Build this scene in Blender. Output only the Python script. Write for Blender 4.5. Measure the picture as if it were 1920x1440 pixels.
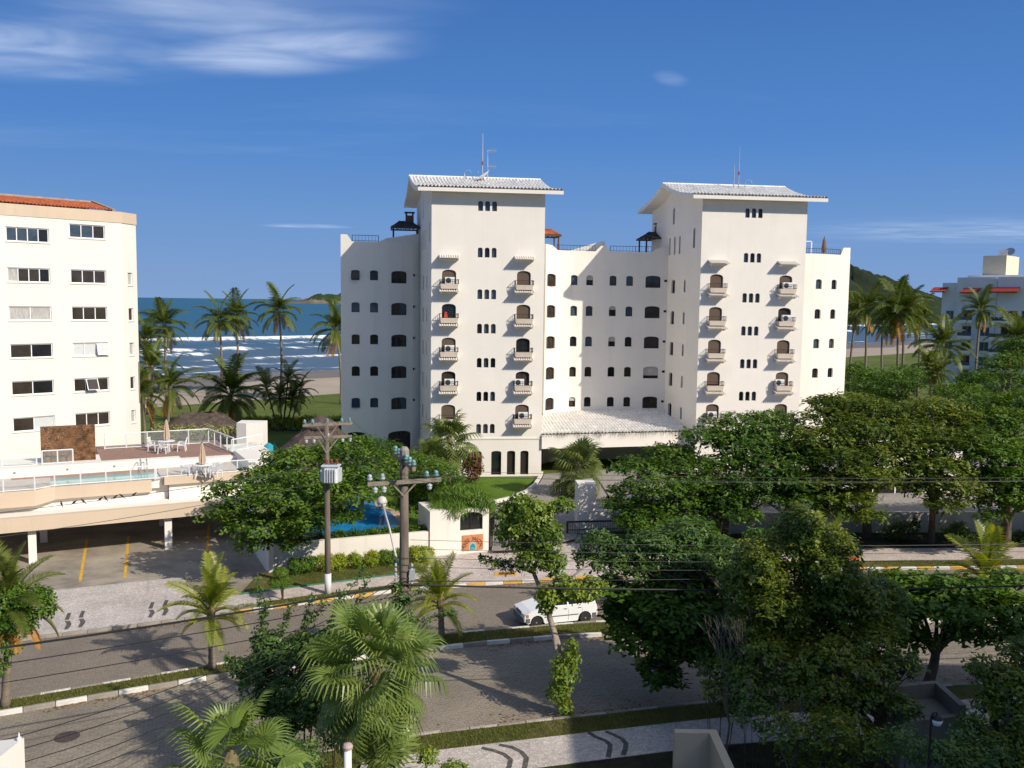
import bpy, bmesh, math, random
import numpy as np
from mathutils import Vector, Matrix

for o in list(bpy.data.objects):
    bpy.data.objects.remove(o, do_unlink=True)
scene = bpy.context.scene
COL = scene.collection
RAD = math.radians

# ------------------------------------------------------------------ camera
F_PX, CAM_H = 1700.0, 14.7
PITCH, ROLL = math.atan(154 / F_PX), RAD(0.72)
cam_data = bpy.data.cameras.new('camera')
cam_data.sensor_width = 36.0
cam_data.lens = 36.0 * F_PX / 1920.0
cam_data.clip_start, cam_data.clip_end = 0.1, 60000.0
cam = bpy.data.objects.new('camera', cam_data)
COL.objects.link(cam)
cam.matrix_world = Matrix.Translation((0, 0, CAM_H)) @ Matrix.Rotation(RAD(90) - PITCH, 4, 'X') @ Matrix.Rotation(ROLL, 4, 'Z')
scene.camera = cam

# ------------------------------------------------------------------ sun, sky, exposure
SUN_EL = RAD(33.5)
SUN_XY = Vector((0.82, -0.57)).normalized()          # horizontal direction towards the sun
SUN_DIR = Vector((SUN_XY.x * math.cos(SUN_EL), SUN_XY.y * math.cos(SUN_EL), math.sin(SUN_EL)))
sun_data = bpy.data.lights.new('sun', 'SUN')
sun_data.energy, sun_data.angle, sun_data.color = 4.2, RAD(0.53), (1.0, 0.91, 0.765)
sun = bpy.data.objects.new('sun', sun_data)
COL.objects.link(sun)
sun.rotation_euler = SUN_DIR.to_track_quat('Z', 'Y').to_euler()
sun.location = (60, -60, 80)

world = bpy.data.worlds.new('World')
scene.world = world
world.use_nodes = True
nt = world.node_tree
nt.nodes.clear()
w_out = nt.nodes.new('ShaderNodeOutputWorld')
w_bg = nt.nodes.new('ShaderNodeBackground')
w_sky = nt.nodes.new('ShaderNodeTexSky')
w_sky.sky_type = 'NISHITA'
w_sky.sun_disc = False
w_sky.sun_elevation = SUN_EL
w_sky.sun_rotation = math.atan2(SUN_XY.x, SUN_XY.y)
w_sky.altitude = 0
w_sky.air_density, w_sky.dust_density, w_sky.ozone_density = 1.0, 1.6, 1.6
w_bg.inputs['Strength'].default_value = 0.14
# thin cirrus: noise on the sky direction projected on a high flat layer
tc = nt.nodes.new('ShaderNodeTexCoord')
sep = nt.nodes.new('ShaderNodeSeparateXYZ')
nt.links.new(tc.outputs['Generated'], sep.inputs[0])
def wmath(op, a, b=None, clamp=False):
    n = nt.nodes.new('ShaderNodeMath'); n.operation = op; n.use_clamp = clamp
    for i, v in enumerate((a, b)):
        if v is None: continue
        if isinstance(v, (int, float)): n.inputs[i].default_value = v
        else: nt.links.new(v, n.inputs[i])
    return n.outputs[0]
zc = wmath('MAXIMUM', sep.outputs['Z'], 0.02)
lx = wmath('DIVIDE', sep.outputs['X'], zc)
ly = wmath('DIVIDE', sep.outputs['Y'], zc)
comb = nt.nodes.new('ShaderNodeCombineXYZ')
nt.links.new(lx, comb.inputs[0]); nt.links.new(ly, comb.inputs[1])
def wnoise(scale, detail, rough, rotz, stretch, off, dist=0.0):
    mp = nt.nodes.new('ShaderNodeMapping')
    mp.inputs['Rotation'].default_value = (0, 0, rotz)
    mp.inputs['Scale'].default_value = stretch
    mp.inputs['Location'].default_value = off
    nt.links.new(comb.outputs[0], mp.inputs[0])
    n = nt.nodes.new('ShaderNodeTexNoise')
    n.inputs['Scale'].default_value = scale; n.inputs['Detail'].default_value = detail
    n.inputs['Roughness'].default_value = rough; n.inputs['Distortion'].default_value = dist
    nt.links.new(mp.outputs[0], n.inputs['Vector'])
    return n.outputs['Fac']
def wramp(v, a, b):
    r = nt.nodes.new('ShaderNodeMapRange'); r.interpolation_type = 'SMOOTHSTEP'
    r.inputs['From Min'].default_value = a; r.inputs['From Max'].default_value = b
    nt.links.new(v, r.inputs['Value'])
    return r.outputs[0]
# one cirrus bank lies up ahead on the left: an ellipse on the cloud layer
def bank(cx, cy, rx, ry, rot):
    c, s = math.cos(rot), math.sin(rot)
    ax = wmath('SUBTRACT', lx, cx); ay = wmath('SUBTRACT', ly, cy)
    px = wmath('DIVIDE', wmath('ADD', wmath('MULTIPLY', ax, c), wmath('MULTIPLY', ay, s)), rx)
    py = wmath('DIVIDE', wmath('ADD', wmath('MULTIPLY', ax, -s), wmath('MULTIPLY', ay, c)), ry)
    d = wmath('SQRT', wmath('ADD', wmath('MULTIPLY', px, px), wmath('MULTIPLY', py, py)))
    return wramp(wmath('SUBTRACT', 1.0, d), 0.0, 0.75)
# (parameters of the two banks are cloud-layer coordinates: 1 unit = the cloud height)
streaks = wnoise(1.5, 7, 0.52, 0.40, (0.85, 1.35, 1), (3.1, 0.4, 0), 0.9)
soft = wnoise(0.9, 4, 0.5, 0.2, (0.8, 1.2, 1), (1.7, 5.2, 0), 0.6)
shape = wmath('MULTIPLY', wramp(streaks, 0.12, 0.88), wramp(soft, 0.15, 0.60))
BANKS = [(-2.05, 3.75, 0.95, 0.75, 0.0, 0.85), (-0.98, 3.80, 0.80, 0.42, -0.38, 0.9), (-1.2, 3.35, 1.2, 0.45, -0.2, 0.6), (6.2, 12.2, 3.2, 2.6, 0.5, 0.42), (-2.85, 12.6, 0.75, 0.5, 0.0, 0.6), (0.69, 4.15, 0.09, 0.2, -0.4, 0.22)]
tot = None
for (cx, cy, rx, ry, rot, k) in BANKS:
    b = wmath('MULTIPLY', bank(cx, cy, rx, ry, rot), k)
    tot = b if tot is None else wmath('MAXIMUM', tot, b)
thin = wmath('MULTIPLY', wramp(wnoise(0.35, 8, 0.6, 0.5, (0.5, 1.5, 1), (9.0, 2.0, 0), 0.8), 0.56, 0.85), 0.10)
dens = wmath('MAXIMUM', wmath('MULTIPLY', wmath('MULTIPLY', tot, shape), 0.95, True), thin)
mixc = nt.nodes.new('ShaderNodeMix'); mixc.data_type = 'RGBA'
nt.links.new(dens, mixc.inputs['Factor'])
hs = nt.nodes.new('ShaderNodeHueSaturation')
hs.inputs['Saturation'].default_value = 0.85
nt.links.new(w_sky.outputs[0], hs.inputs['Color'])
# humid sea air: a deep blue sky that pales to a soft blue at the horizon, the same all round
ar = nt.nodes.new('ShaderNodeValToRGB')
SKY_K = 0.14
for i, (p, c) in enumerate(((0.0, (0.225, 0.36, 0.62)), (0.08, (0.16, 0.315, 0.62)), (0.17, (0.088, 0.245, 0.595)), (0.34, (0.052, 0.160, 0.455)), (0.55, (0.045, 0.135, 0.40)))):
    e = ar.color_ramp.elements[i] if i < 2 else ar.color_ramp.elements.new(p)
    e.position = p; e.color = (*[v / SKY_K * 0.1 / 1.133 for v in c], 1)
nt.links.new(sep.outputs['Z'], ar.inputs[0])
arx = nt.nodes.new('ShaderNodeMix'); arx.data_type = 'RGBA'; arx.blend_type = 'MULTIPLY'; arx.inputs['Factor'].default_value = 1.0
nt.links.new(ar.outputs[0], arx.inputs['A']); arx.inputs['B'].default_value = (10, 10, 10, 1)
hz = nt.nodes.new('ShaderNodeMapRange'); hz.interpolation_type = 'SMOOTHSTEP'
hz.inputs['From Min'].default_value = 0.36; hz.inputs['From Max'].default_value = 0.75; hz.inputs['To Min'].default_value = 1.0; hz.inputs['To Max'].default_value = 0.0
nt.links.new(sep.outputs['Z'], hz.inputs['Value'])
mixh = nt.nodes.new('ShaderNodeMix'); mixh.data_type = 'RGBA'
nt.links.new(hz.outputs[0], mixh.inputs['Factor']); nt.links.new(hs.outputs[0], mixh.inputs['A'])
nt.links.new(arx.outputs['Result'], mixh.inputs['B'])
nt.links.new(mixh.outputs['Result'], mixc.inputs['A'])
mixc.inputs['B'].default_value = (4.3, 5.0, 6.3, 1)
nt.links.new(mixc.outputs['Result'], w_bg.inputs['Color'])
nt.links.new(w_bg.outputs[0], w_out.inputs[0])

vs = scene.view_settings
vs.view_transform, vs.look, vs.gamma, vs.exposure = 'Standard', 'None', 1.0, 0.20
scene.render.resolution_x, scene.render.resolution_y = 1024, 768

# ------------------------------------------------------------------ places from the photograph
def ray(x, y):
    dx, dy = (x - 960) / F_PX, -(y - 720) / F_PX
    c, s = math.cos(ROLL), math.sin(ROLL)
    ax, ay = dx * c - dy * s, dx * s + dy * c
    return Vector((ax, math.cos(PITCH) + ay * math.sin(PITCH), -math.sin(PITCH) + ay * math.cos(PITCH)))
def G(x, y, z=0.0):                      # the point at height z seen at a pixel
    r = ray(x, y); t = (z - CAM_H) / r.z
    return Vector((r.x * t, r.y * t, z))
def D(x, y, Y):                          # the point at distance Y seen at a pixel
    r = ray(x, y); t = Y / r.y
    return Vector((r.x * t, Y, CAM_H + r.z * t))
def on_plane(x, y, P0, dv):              # (along, height) on an upright plane through P0 along dv
    d = Vector(dv).normalized(); n = Vector((d.y, -d.x)); r = ray(x, y)
    t = (P0[0] * n.x + P0[1] * n.y) / (r.x * n.x + r.y * n.y)
    return (r.x * t - P0[0]) * d.x + (r.y * t - P0[1]) * d.y, CAM_H + r.z * t

# ------------------------------------------------------------------ materials
MATS = {}
def mat(name, col, rough=0.8, var=0.12, scale=3.0, bump=0.0, bscale=40.0, spec=0.3, metal=0.0, var2=None, detail=5.0, coord='Object', stretch=None):
    """procedural material: a base colour varied by noise, with optional second colour, bump and grain"""
    if name in MATS: return MATS[name]
    m = bpy.data.materials.new(name); m.use_nodes = True
    n = m.node_tree.nodes; l = m.node_tree.links
    b = n['Principled BSDF']
    b.inputs['Roughness'].default_value = rough
    b.inputs['Specular IOR Level'].default_value = spec
    b.inputs['Metallic'].default_value = metal
    t = n.new('ShaderNodeTexCoord')
    src = t.outputs[coord]
    if stretch:
        mp = n.new('ShaderNodeMapping'); mp.inputs['Scale'].default_value = stretch
        l.new(src, mp.inputs[0]); src = mp.outputs[0]
    nz = n.new('ShaderNodeTexNoise'); nz.inputs['Scale'].default_value = scale; nz.inputs['Detail'].default_value = detail
    nz.inputs['Roughness'].default_value = 0.62
    l.new(src, nz.inputs['Vector'])
    r = n.new('ShaderNodeValToRGB')
    c = Vector(col)
    c2 = Vector(var2) if var2 else c * (1 + var)
    lo = c * (1 - var)
    r.color_ramp.elements[0].color = (*lo, 1); r.color_ramp.elements[0].position = 0.32
    r.color_ramp.elements[1].color = (*[min(v, 0.95) for v in c2], 1); r.color_ramp.elements[1].position = 0.70
    l.new(nz.outputs['Fac'], r.inputs[0]); l.new(r.outputs[0], b.inputs['Base Color'])
    if bump:
        nb = n.new('ShaderNodeTexNoise'); nb.inputs['Scale'].default_value = bscale; nb.inputs['Detail'].default_value = 4
        l.new(src, nb.inputs['Vector'])
        bp = n.new('ShaderNodeBump'); bp.inputs['Strength'].default_value = bump; bp.inputs['Distance'].default_value = 0.02
        l.new(nb.outputs['Fac'], bp.inputs['Height']); l.new(bp.outputs[0], b.inputs['Normal'])
    MATS[name] = m
    return m

def wall_mat(name, col, stain=(0.45, 0.42, 0.38), amount=0.35, rough=0.9):
    """painted render: faint mottling plus grey rain streaks that run down the wall"""
    if name in MATS: return MATS[name]
    m = mat(name, col, rough, 0.035, 0.35, 0.25, 22.0, 0.2)
    n = m.node_tree.nodes; l = m.node_tree.links; b = n['Principled BSDF']
    old = b.inputs['Base Color'].links[0].from_socket
    t = n.new('ShaderNodeTexCoord'); mp = n.new('ShaderNodeMapping'); mp.inputs['Scale'].default_value = (1.6, 1.6, 0.09)
    l.new(t.outputs['Object'], mp.inputs[0])
    nz = n.new('ShaderNodeTexNoise'); nz.inputs['Scale'].default_value = 1.0; nz.inputs['Detail'].default_value = 7
    nz.inputs['Roughness'].default_value = 0.7
    l.new(mp.outputs[0], nz.inputs['Vector'])
    mr = n.new('ShaderNodeMapRange'); mr.inputs['From Min'].default_value = 0.52; mr.inputs['From Max'].default_value = 0.86
    mr.inputs['To Max'].default_value = amount
    l.new(nz.outputs['Fac'], mr.inputs['Value'])
    mx = n.new('ShaderNodeMix'); mx.data_type = 'RGBA'
    l.new(mr.outputs[0], mx.inputs['Factor']); l.new(old, mx.inputs['A']); mx.inputs['B'].default_value = (*stain, 1)
    l.new(mx.outputs['Result'], b.inputs['Base Color'])
    return m

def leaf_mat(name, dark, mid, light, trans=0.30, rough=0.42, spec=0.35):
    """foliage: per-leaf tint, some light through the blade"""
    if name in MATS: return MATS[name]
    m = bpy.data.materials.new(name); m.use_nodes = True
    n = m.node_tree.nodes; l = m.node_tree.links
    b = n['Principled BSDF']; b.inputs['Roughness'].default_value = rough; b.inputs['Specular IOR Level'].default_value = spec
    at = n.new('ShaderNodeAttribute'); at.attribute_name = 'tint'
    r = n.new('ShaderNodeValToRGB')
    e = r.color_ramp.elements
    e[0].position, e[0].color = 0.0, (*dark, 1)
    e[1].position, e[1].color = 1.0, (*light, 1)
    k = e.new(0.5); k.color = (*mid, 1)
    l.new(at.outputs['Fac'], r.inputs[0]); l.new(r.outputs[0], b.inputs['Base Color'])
    tr = n.new('ShaderNodeBsdfTranslucent')
    hs = n.new('ShaderNodeHueSaturation'); hs.inputs['Saturation'].default_value = 1.15; hs.inputs['Value'].default_value = 1.5
    hs.inputs['Hue'].default_value = 0.485
    l.new(r.outputs[0], hs.inputs['Color']); l.new(hs.outputs[0], tr.inputs['Color'])
    mx = n.new('ShaderNodeMixShader'); mx.inputs[0].default_value = trans
    l.new(b.outputs[0], mx.inputs[1]); l.new(tr.outputs[0], mx.inputs[2])
    l.new(mx.outputs[0], n['Material Output'].inputs['Surface'])
    MATS[name] = m
    return m

def glass_mat(name, tint=(0.82, 0.9, 0.9), alpha=0.32, rough=0.08):
    """thin balustrade glass: mostly clear, a pale sheen"""
    if name in MATS: return MATS[name]
    m = bpy.data.materials.new(name); m.use_nodes = True
    n = m.node_tree.nodes; l = m.node_tree.links
    b = n['Principled BSDF']; b.inputs['Base Color'].default_value = (*tint, 1); b.inputs['Roughness'].default_value = rough
    tr = n.new('ShaderNodeBsdfTransparent'); tr.inputs[0].default_value = (0.93, 0.97, 0.96, 1)
    mx = n.new('ShaderNodeMixShader'); mx.inputs[0].default_value = alpha
    l.new(tr.outputs[0], mx.inputs[1]); l.new(b.outputs[0], mx.inputs[2]); l.new(mx.outputs[0], n['Material Output'].inputs['Surface'])
    MATS[name] = m
    return m

# ------------------------------------------------------------------ mesh helpers
class MB:
    """collects geometry for one mesh"""
    def __init__(self): self.v, self.f = [], []
    def add(self, vs, fs):
        k = len(self.v); self.v += [tuple(p) for p in vs]; self.f += [tuple(i + k for i in f) for f in fs]; return self
    def quad(self, *p): return self.add(p, [tuple(range(len(p)))])
    def box(self, c, s, rz=0.0, taper=1.0):
        hx, hy, hz = s[0] / 2, s[1] / 2, s[2] / 2
        ca, sa = math.cos(rz), math.sin(rz); vs = []
        for z, k in ((-hz, 1.0), (hz, taper)):
            for x, y in ((-hx, -hy), (hx, -hy), (hx, hy), (-hx, hy)):
                x *= k; y *= k
                vs.append((c[0] + x * ca - y * sa, c[1] + x * sa + y * ca, c[2] + z))
        return self.add(vs, [(3, 2, 1, 0), (4, 5, 6, 7), (0, 1, 5, 4), (1, 2, 6, 5), (2, 3, 7, 6), (3, 0, 4, 7)])
    def prism(self, poly, z0, z1, cap=True):
        n = len(poly); vs = [(p[0], p[1], z0) for p in poly] + [(p[0], p[1], z1) for p in poly]
        fs = [(i, (i + 1) % n, n + (i + 1) % n, n + i) for i in range(n)]
        if cap: fs += [tuple(range(n))[::-1], tuple(range(n, 2 * n))]
        return self.add(vs, fs)
    def tube(self, pts, r, n=6, cap=True):
        pts = [Vector(p) for p in pts]; m = len(pts)
        rs = r if isinstance(r, (list, tuple)) else [r] * m
        vs, fs = [], []
        up = None
        for i, p in enumerate(pts):
            t = (pts[min(i + 1, m - 1)] - pts[max(i - 1, 0)]).normalized()
            if up is None:
                ref = Vector((0, 0, 1)) if abs(t.z) < 0.9 else Vector((1, 0, 0))
                a = t.cross(ref).normalized()
            else:
                a = (up - t * up.dot(t)).normalized()
            up = a; b = t.cross(a)
            for k in range(n):
                an = 2 * math.pi * k / n
                vs.append(p + (a * math.cos(an) + b * math.sin(an)) * rs[i])
        for i in range(m - 1):
            for k in range(n):
                fs.append((i * n + k, i * n + (k + 1) % n, (i + 1) * n + (k + 1) % n, (i + 1) * n + k))
        if cap: fs += [tuple(range(n))[::-1], tuple(range((m - 1) * n, m * n))]
        return self.add(vs, fs)
    def bar(self, a, b, w=0.04, d=None):
        """a square bar between two points"""
        a, b = Vector(a), Vector(b); d = d or w
        t = (b - a).normalized(); ref = Vector((0, 0, 1)) if abs(t.z) < 0.9 else Vector((1, 0, 0))
        x = t.cross(ref).normalized() * (w / 2); y = t.cross(x).normalized() * (d / 2)
        vs = [a - x - y, a + x - y, a + x + y, a - x + y, b - x - y, b + x - y, b + x + y, b - x + y]
        return self.add(vs, [(3, 2, 1, 0), (4, 5, 6, 7), (0, 1, 5, 4), (1, 2, 6, 5), (2, 3, 7, 6), (3, 0, 4, 7)])
    def lathe(self, prof, c=(0, 0, 0), n=16):
        vs, fs = [], []
        for r, z in prof:
            for k in range(n):
                a = 2 * math.pi * k / n; vs.append((c[0] + r * math.cos(a), c[1] + r * math.sin(a), c[2] + z))
        for i in range(len(prof) - 1):
            for k in range(n): fs.append((i * n + k, i * n + (k + 1) % n, (i + 1) * n + (k + 1) % n, (i + 1) * n + k))
        fs += [tuple(range(n))[::-1], tuple(range((len(prof) - 1) * n, len(prof) * n))]
        return self.add(vs, fs)
    def mesh(self, name):
        me = bpy.data.meshes.new(name); me.from_pydata(self.v, [], self.f); me.update(); return me
    def build(self, name, m, parent=None, smooth=False, local=False):
        return link(name, self.mesh(name), m, parent, smooth, local)

def link(name, me, m=None, parent=None, smooth=False, local=False):
    if m is not None and not me.materials: me.materials.append(m)
    if smooth:
        me.polygons.foreach_set('use_smooth', [True] * len(me.polygons))
    o = bpy.data.objects.new(name, me); COL.objects.link(o)
    if parent is not None:
        o.parent = parent
        if not local and parent.type == 'EMPTY': o.location = -Vector(parent.location)   # meshes are written in world coordinates
    return o

def tag(o, label=None, cat=None, group=None, kind=None):
    if label: o['label'] = label
    if cat: o['category'] = cat
    if group: o['group'] = group
    if kind: o['kind'] = kind
    return o

def thing(name, loc, label, cat, group=None, rz=0.0):
    o = bpy.data.objects.new(name, None); COL.objects.link(o)
    o.empty_display_size = 0.3
    o.location = loc; o.rotation_euler = (0, 0, rz)
    return tag(o, label, cat, group)

def copy_tree(o, parent=None):
    c = o.copy(); COL.objects.link(c)
    if parent is not None: c.parent = parent
    for ch in list(o.children): copy_tree(ch, c)
    return c

def struct(name, mb, m, parent=None):
    o = mb.build(name, m, parent)
    if parent is None: o['kind'] = 'structure'
    return o

def mesh_np(name, V, Fq, tint=None):
    """mesh from numpy: V (n,3), Fq (m,k) with k = 3 or 4, optional tint per face"""
    me = bpy.data.meshes.new(name)
    V = np.ascontiguousarray(V, dtype=np.float32); Fq = np.ascontiguousarray(Fq, dtype=np.int32)
    m, k = Fq.shape
    me.vertices.add(len(V)); me.vertices.foreach_set('co', V.ravel())
    me.loops.add(m * k); me.loops.foreach_set('vertex_index', Fq.ravel())
    me.polygons.add(m); me.polygons.foreach_set('loop_start', np.arange(0, m * k, k, dtype=np.int32))
    me.polygons.foreach_set('loop_total', np.full(m, k, dtype=np.int32))
    if tint is not None:
        a = me.attributes.new('tint', 'FLOAT', 'FACE'); a.data.foreach_set('value', np.ascontiguousarray(tint, dtype=np.float32))
    me.update(calc_edges=True)
    return me

def interp(poly, x):
    """y on a polyline [(x,y)...] sorted by x, extrapolated at the ends"""
    for i in range(len(poly) - 1):
        if x <= poly[i + 1][0] or i == len(poly) - 2:
            (x0, y0), (x1, y1) = poly[i], poly[i + 1]
            return y0 + (y1 - y0) * (x - x0) / (x1 - x0)
# ================================================================== THE SETTING
rnd = random.Random(7)
nrng = np.random.default_rng(11)

def ground_mat(name, cols, scale, rough=0.95, bump=0.6, bscale=25.0, detail=8.0):
    """ground cover: three colours mixed by two noises"""
    m = bpy.data.materials.new(name); m.use_nodes = True; n = m.node_tree.nodes; l = m.node_tree.links
    b = n['Principled BSDF']; b.inputs['Roughness'].default_value = rough; b.inputs['Specular IOR Level'].default_value = 0.15
    t = n.new('ShaderNodeTexCoord')
    def nz(s, d=detail):
        k = n.new('ShaderNodeTexNoise'); k.inputs['Scale'].default_value = s; k.inputs['Detail'].default_value = d; k.inputs['Roughness'].default_value = 0.65
        l.new(t.outputs['Object'], k.inputs['Vector']); return k.outputs['Fac']
    r = n.new('ShaderNodeValToRGB'); e = r.color_ramp.elements
    e[0].position, e[0].color = 0.33, (*cols[0], 1); e[1].position, e[1].color = 0.68, (*cols[1], 1)
    l.new(nz(scale), r.inputs[0])
    mr = n.new('ShaderNodeMapRange'); mr.inputs['From Min'].default_value = 0.5; mr.inputs['From Max'].default_value = 0.72
    l.new(nz(scale * 0.23, 6), mr.inputs['Value'])
    mx = n.new('ShaderNodeMix'); mx.data_type = 'RGBA'; l.new(mr.outputs[0], mx.inputs['Factor']); l.new(r.outputs[0], mx.inputs['A']); mx.inputs['B'].default_value = (*cols[2], 1)
    l.new(mx.outputs['Result'], b.inputs['Base Color'])
    bp = n.new('ShaderNodeBump'); bp.inputs['Strength'].default_value = bump; bp.inputs['Distance'].default_value = 0.05
    l.new(nz(bscale, 3), bp.inputs['Height']); l.new(bp.outputs[0], b.inputs['Normal'])
    MATS[name] = m
    return m

M_LAWN = ground_mat('lawn_grass', [(0.075, 0.105, 0.020), (0.125, 0.160, 0.032), (0.165, 0.16, 0.055)], 0.22)
M_VERGE = ground_mat('verge_grass', [(0.07, 0.085, 0.02), (0.14, 0.145, 0.04), (0.25, 0.20, 0.10)], 1.2, bump=1.0, bscale=50)
M_BED = ground_mat('planting_soil', [(0.025, 0.024, 0.015), (0.05, 0.05, 0.025), (0.035, 0.06, 0.015)], 1.2, bump=1.0)
M_CONC = mat('kerb_concrete', (0.30, 0.27, 0.23), 0.9, 0.25, 2.5, 0.5, 30)
M_KWHITE = mat('kerb_white_paint', (0.66, 0.635, 0.59), 0.8, 0.18, 3.0, 0.5, 30)
M_KERBOLD = mat('kerb_faded_paint', (0.42, 0.39, 0.34), 0.85, 0.3, 3.0, 0.5, 30)
M_KYELL = mat('kerb_yellow_paint', (0.60, 0.36, 0.09), 0.8, 0.18, 3.0, 0.5, 30)

def paver_mat(name, c1, c2, joint, sx, sy, dirt=(0.11, 0.095, 0.075)):
    """small interlocking blocks: brick texture with worn joints and broad stains"""
    m = bpy.data.materials.new(name); m.use_nodes = True; n = m.node_tree.nodes; l = m.node_tree.links
    b = n['Principled BSDF']; b.inputs['Roughness'].default_value = 0.85; b.inputs['Specular IOR Level'].default_value = 0.25
    t = n.new('ShaderNodeTexCoord'); mp = n.new('ShaderNodeMapping'); mp.inputs['Rotation'].default_value = (0, 0, RAD(-20))
    l.new(t.outputs['Object'], mp.inputs[0])
    br = n.new('ShaderNodeTexBrick'); br.inputs['Scale'].default_value = 1.0
    br.inputs['Brick Width'].default_value = sx; br.inputs['Row Height'].default_value = sy; br.inputs['Mortar Size'].default_value = 0.012
    br.inputs['Color1'].default_value = (*c1, 1); br.inputs['Color2'].default_value = (*c2, 1); br.inputs['Mortar'].default_value = (*joint, 1)
    l.new(mp.outputs[0], br.inputs['Vector'])
    nz = n.new('ShaderNodeTexNoise'); nz.inputs['Scale'].default_value = 0.28; nz.inputs['Detail'].default_value = 9; nz.inputs['Roughness'].default_value = 0.66
    l.new(t.outputs['Object'], nz.inputs['Vector'])
    mr = n.new('ShaderNodeMapRange'); mr.inputs['From Min'].default_value = 0.42; mr.inputs['From Max'].default_value = 0.75; mr.inputs['To Max'].default_value = 0.75
    l.new(nz.outputs['Fac'], mr.inputs['Value'])
    mx = n.new('ShaderNodeMix'); mx.data_type = 'RGBA'; l.new(mr.outputs[0], mx.inputs['Factor']); l.new(br.outputs['Color'], mx.inputs['A']); mx.inputs['B'].default_value = (*dirt, 1)
    n2 = n.new('ShaderNodeTexNoise'); n2.inputs['Scale'].default_value = 9.0; n2.inputs['Detail'].default_value = 6
    l.new(t.outputs['Object'], n2.inputs['Vector'])
    m2 = n.new('ShaderNodeMix'); m2.data_type = 'RGBA'; m2.blend_type = 'OVERLAY'; m2.inputs['Factor'].default_value = 0.45
    l.new(mx.outputs['Result'], m2.inputs['A']); l.new(n2.outputs['Fac'], m2.inputs['B']); l.new(m2.outputs['Result'], b.inputs['Base Color'])
    bp = n.new('ShaderNodeBump'); bp.inputs['Strength'].default_value = 0.5; bp.inputs['Distance'].default_value = 0.01
    l.new(br.outputs['Fac'], bp.inputs['Height']); bp.invert = True; l.new(bp.outputs[0], b.inputs['Normal'])
    MATS[name] = m
    return m
M_ROAD = paver_mat('road_blocks', (0.265, 0.222, 0.18), (0.225, 0.188, 0.152), (0.17, 0.145, 0.112), 0.24, 0.12, (0.165, 0.14, 0.113))
M_ROAD2 = paver_mat('road_blocks_worn', (0.27, 0.23, 0.18), (0.215, 0.182, 0.142), (0.34, 0.30, 0.235), 0.26, 0.14, (0.155, 0.132, 0.105))
M_PARK = ground_mat('parking_concrete', [(0.20, 0.175, 0.14), (0.38, 0.335, 0.27), (0.47, 0.40, 0.31)], 0.55, 0.9, 0.3, 30)
M_COURT = paver_mat('court_blocks', (0.34, 0.31, 0.28), (0.27, 0.25, 0.225), (0.18, 0.17, 0.15), 0.3, 0.3, (0.25, 0.225, 0.20))

def mosaic_mat(name, base, alt, scale=11.0):
    """Portuguese stone mosaic: small cells of uneven tone"""
    m = bpy.data.materials.new(name); m.use_nodes = True; n = m.node_tree.nodes; l = m.node_tree.links
    b = n['Principled BSDF']; b.inputs['Roughness'].default_value = 0.85
    t = n.new('ShaderNodeTexCoord'); vo = n.new('ShaderNodeTexVoronoi'); vo.inputs['Scale'].default_value = scale
    l.new(t.outputs['Object'], vo.inputs['Vector'])
    r = n.new('ShaderNodeValToRGB'); e = r.color_ramp.elements
    e[0].position, e[0].color = 0.0, (*base, 1); e[1].position, e[1].color = 1.0, (*alt, 1)
    sp = n.new('ShaderNodeSeparateColor'); l.new(vo.outputs['Color'], sp.inputs[0]); l.new(sp.outputs[0], r.inputs[0])
    vd = n.new('ShaderNodeTexVoronoi'); vd.feature = 'DISTANCE_TO_EDGE'; vd.inputs['Scale'].default_value = scale
    l.new(t.outputs['Object'], vd.inputs['Vector'])
    mr = n.new('ShaderNodeMapRange'); mr.inputs['From Min'].default_value = 0.0; mr.inputs['From Max'].default_value = 0.09; mr.inputs['To Min'].default_value = 0.55; mr.inputs['To Max'].default_value = 1
    l.new(vd.outputs['Distance'], mr.inputs['Value'])
    nz = n.new('ShaderNodeTexNoise'); nz.inputs['Scale'].default_value = 0.6; nz.inputs['Detail'].default_value = 7; l.new(t.outputs['Object'], nz.inputs['Vector'])
    mr2 = n.new('ShaderNodeMapRange'); mr2.inputs['From Min'].default_value = 0.35; mr2.inputs['From Max'].default_value = 0.75; mr2.inputs['To Min'].default_value = 1.0; mr2.inputs['To Max'].default_value = 0.72
    l.new(nz.outputs['Fac'], mr2.inputs['Value'])
    mu = n.new('ShaderNodeMath'); mu.operation = 'MULTIPLY'; l.new(mr.outputs[0], mu.inputs[0]); l.new(mr2.outputs[0], mu.inputs[1])
    mx = n.new('ShaderNodeMix'); mx.data_type = 'RGBA'; mx.blend_type = 'MULTIPLY'; mx.inputs['Factor'].default_value = 1
    l.new(r.outputs[0], mx.inputs['A']); l.new(mu.outputs[0], mx.inputs['B']); l.new(mx.outputs['Result'], b.inputs['Base Color'])
    MATS[name] = m
    return m
M_MOSAIC = mosaic_mat('white_mosaic', (0.50, 0.44, 0.40), (0.70, 0.63, 0.58))
M_MOSDARK = mosaic_mat('dark_mosaic', (0.07, 0.065, 0.06), (0.15, 0.135, 0.12))
M_DRIVE = mosaic_mat('pink_mosaic', (0.56, 0.47, 0.42), (0.72, 0.62, 0.56), 8)

# ---- big sheets
g = MB()
xs = [-9000, -3000, -800, -200, -60, 0, 60, 200, 800, 3000, 9000]; ys = [-400, -40, 0, 60, 120, 300, 1000, 3000, 9000]
for i in range(len(xs) - 1):
    for j in range(len(ys) - 1):
        g.quad((xs[i], ys[j], 0), (xs[i + 1], ys[j], 0), (xs[i + 1], ys[j + 1], 0), (xs[i], ys[j + 1], 0))
struct('ground', g, M_LAWN)

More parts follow.
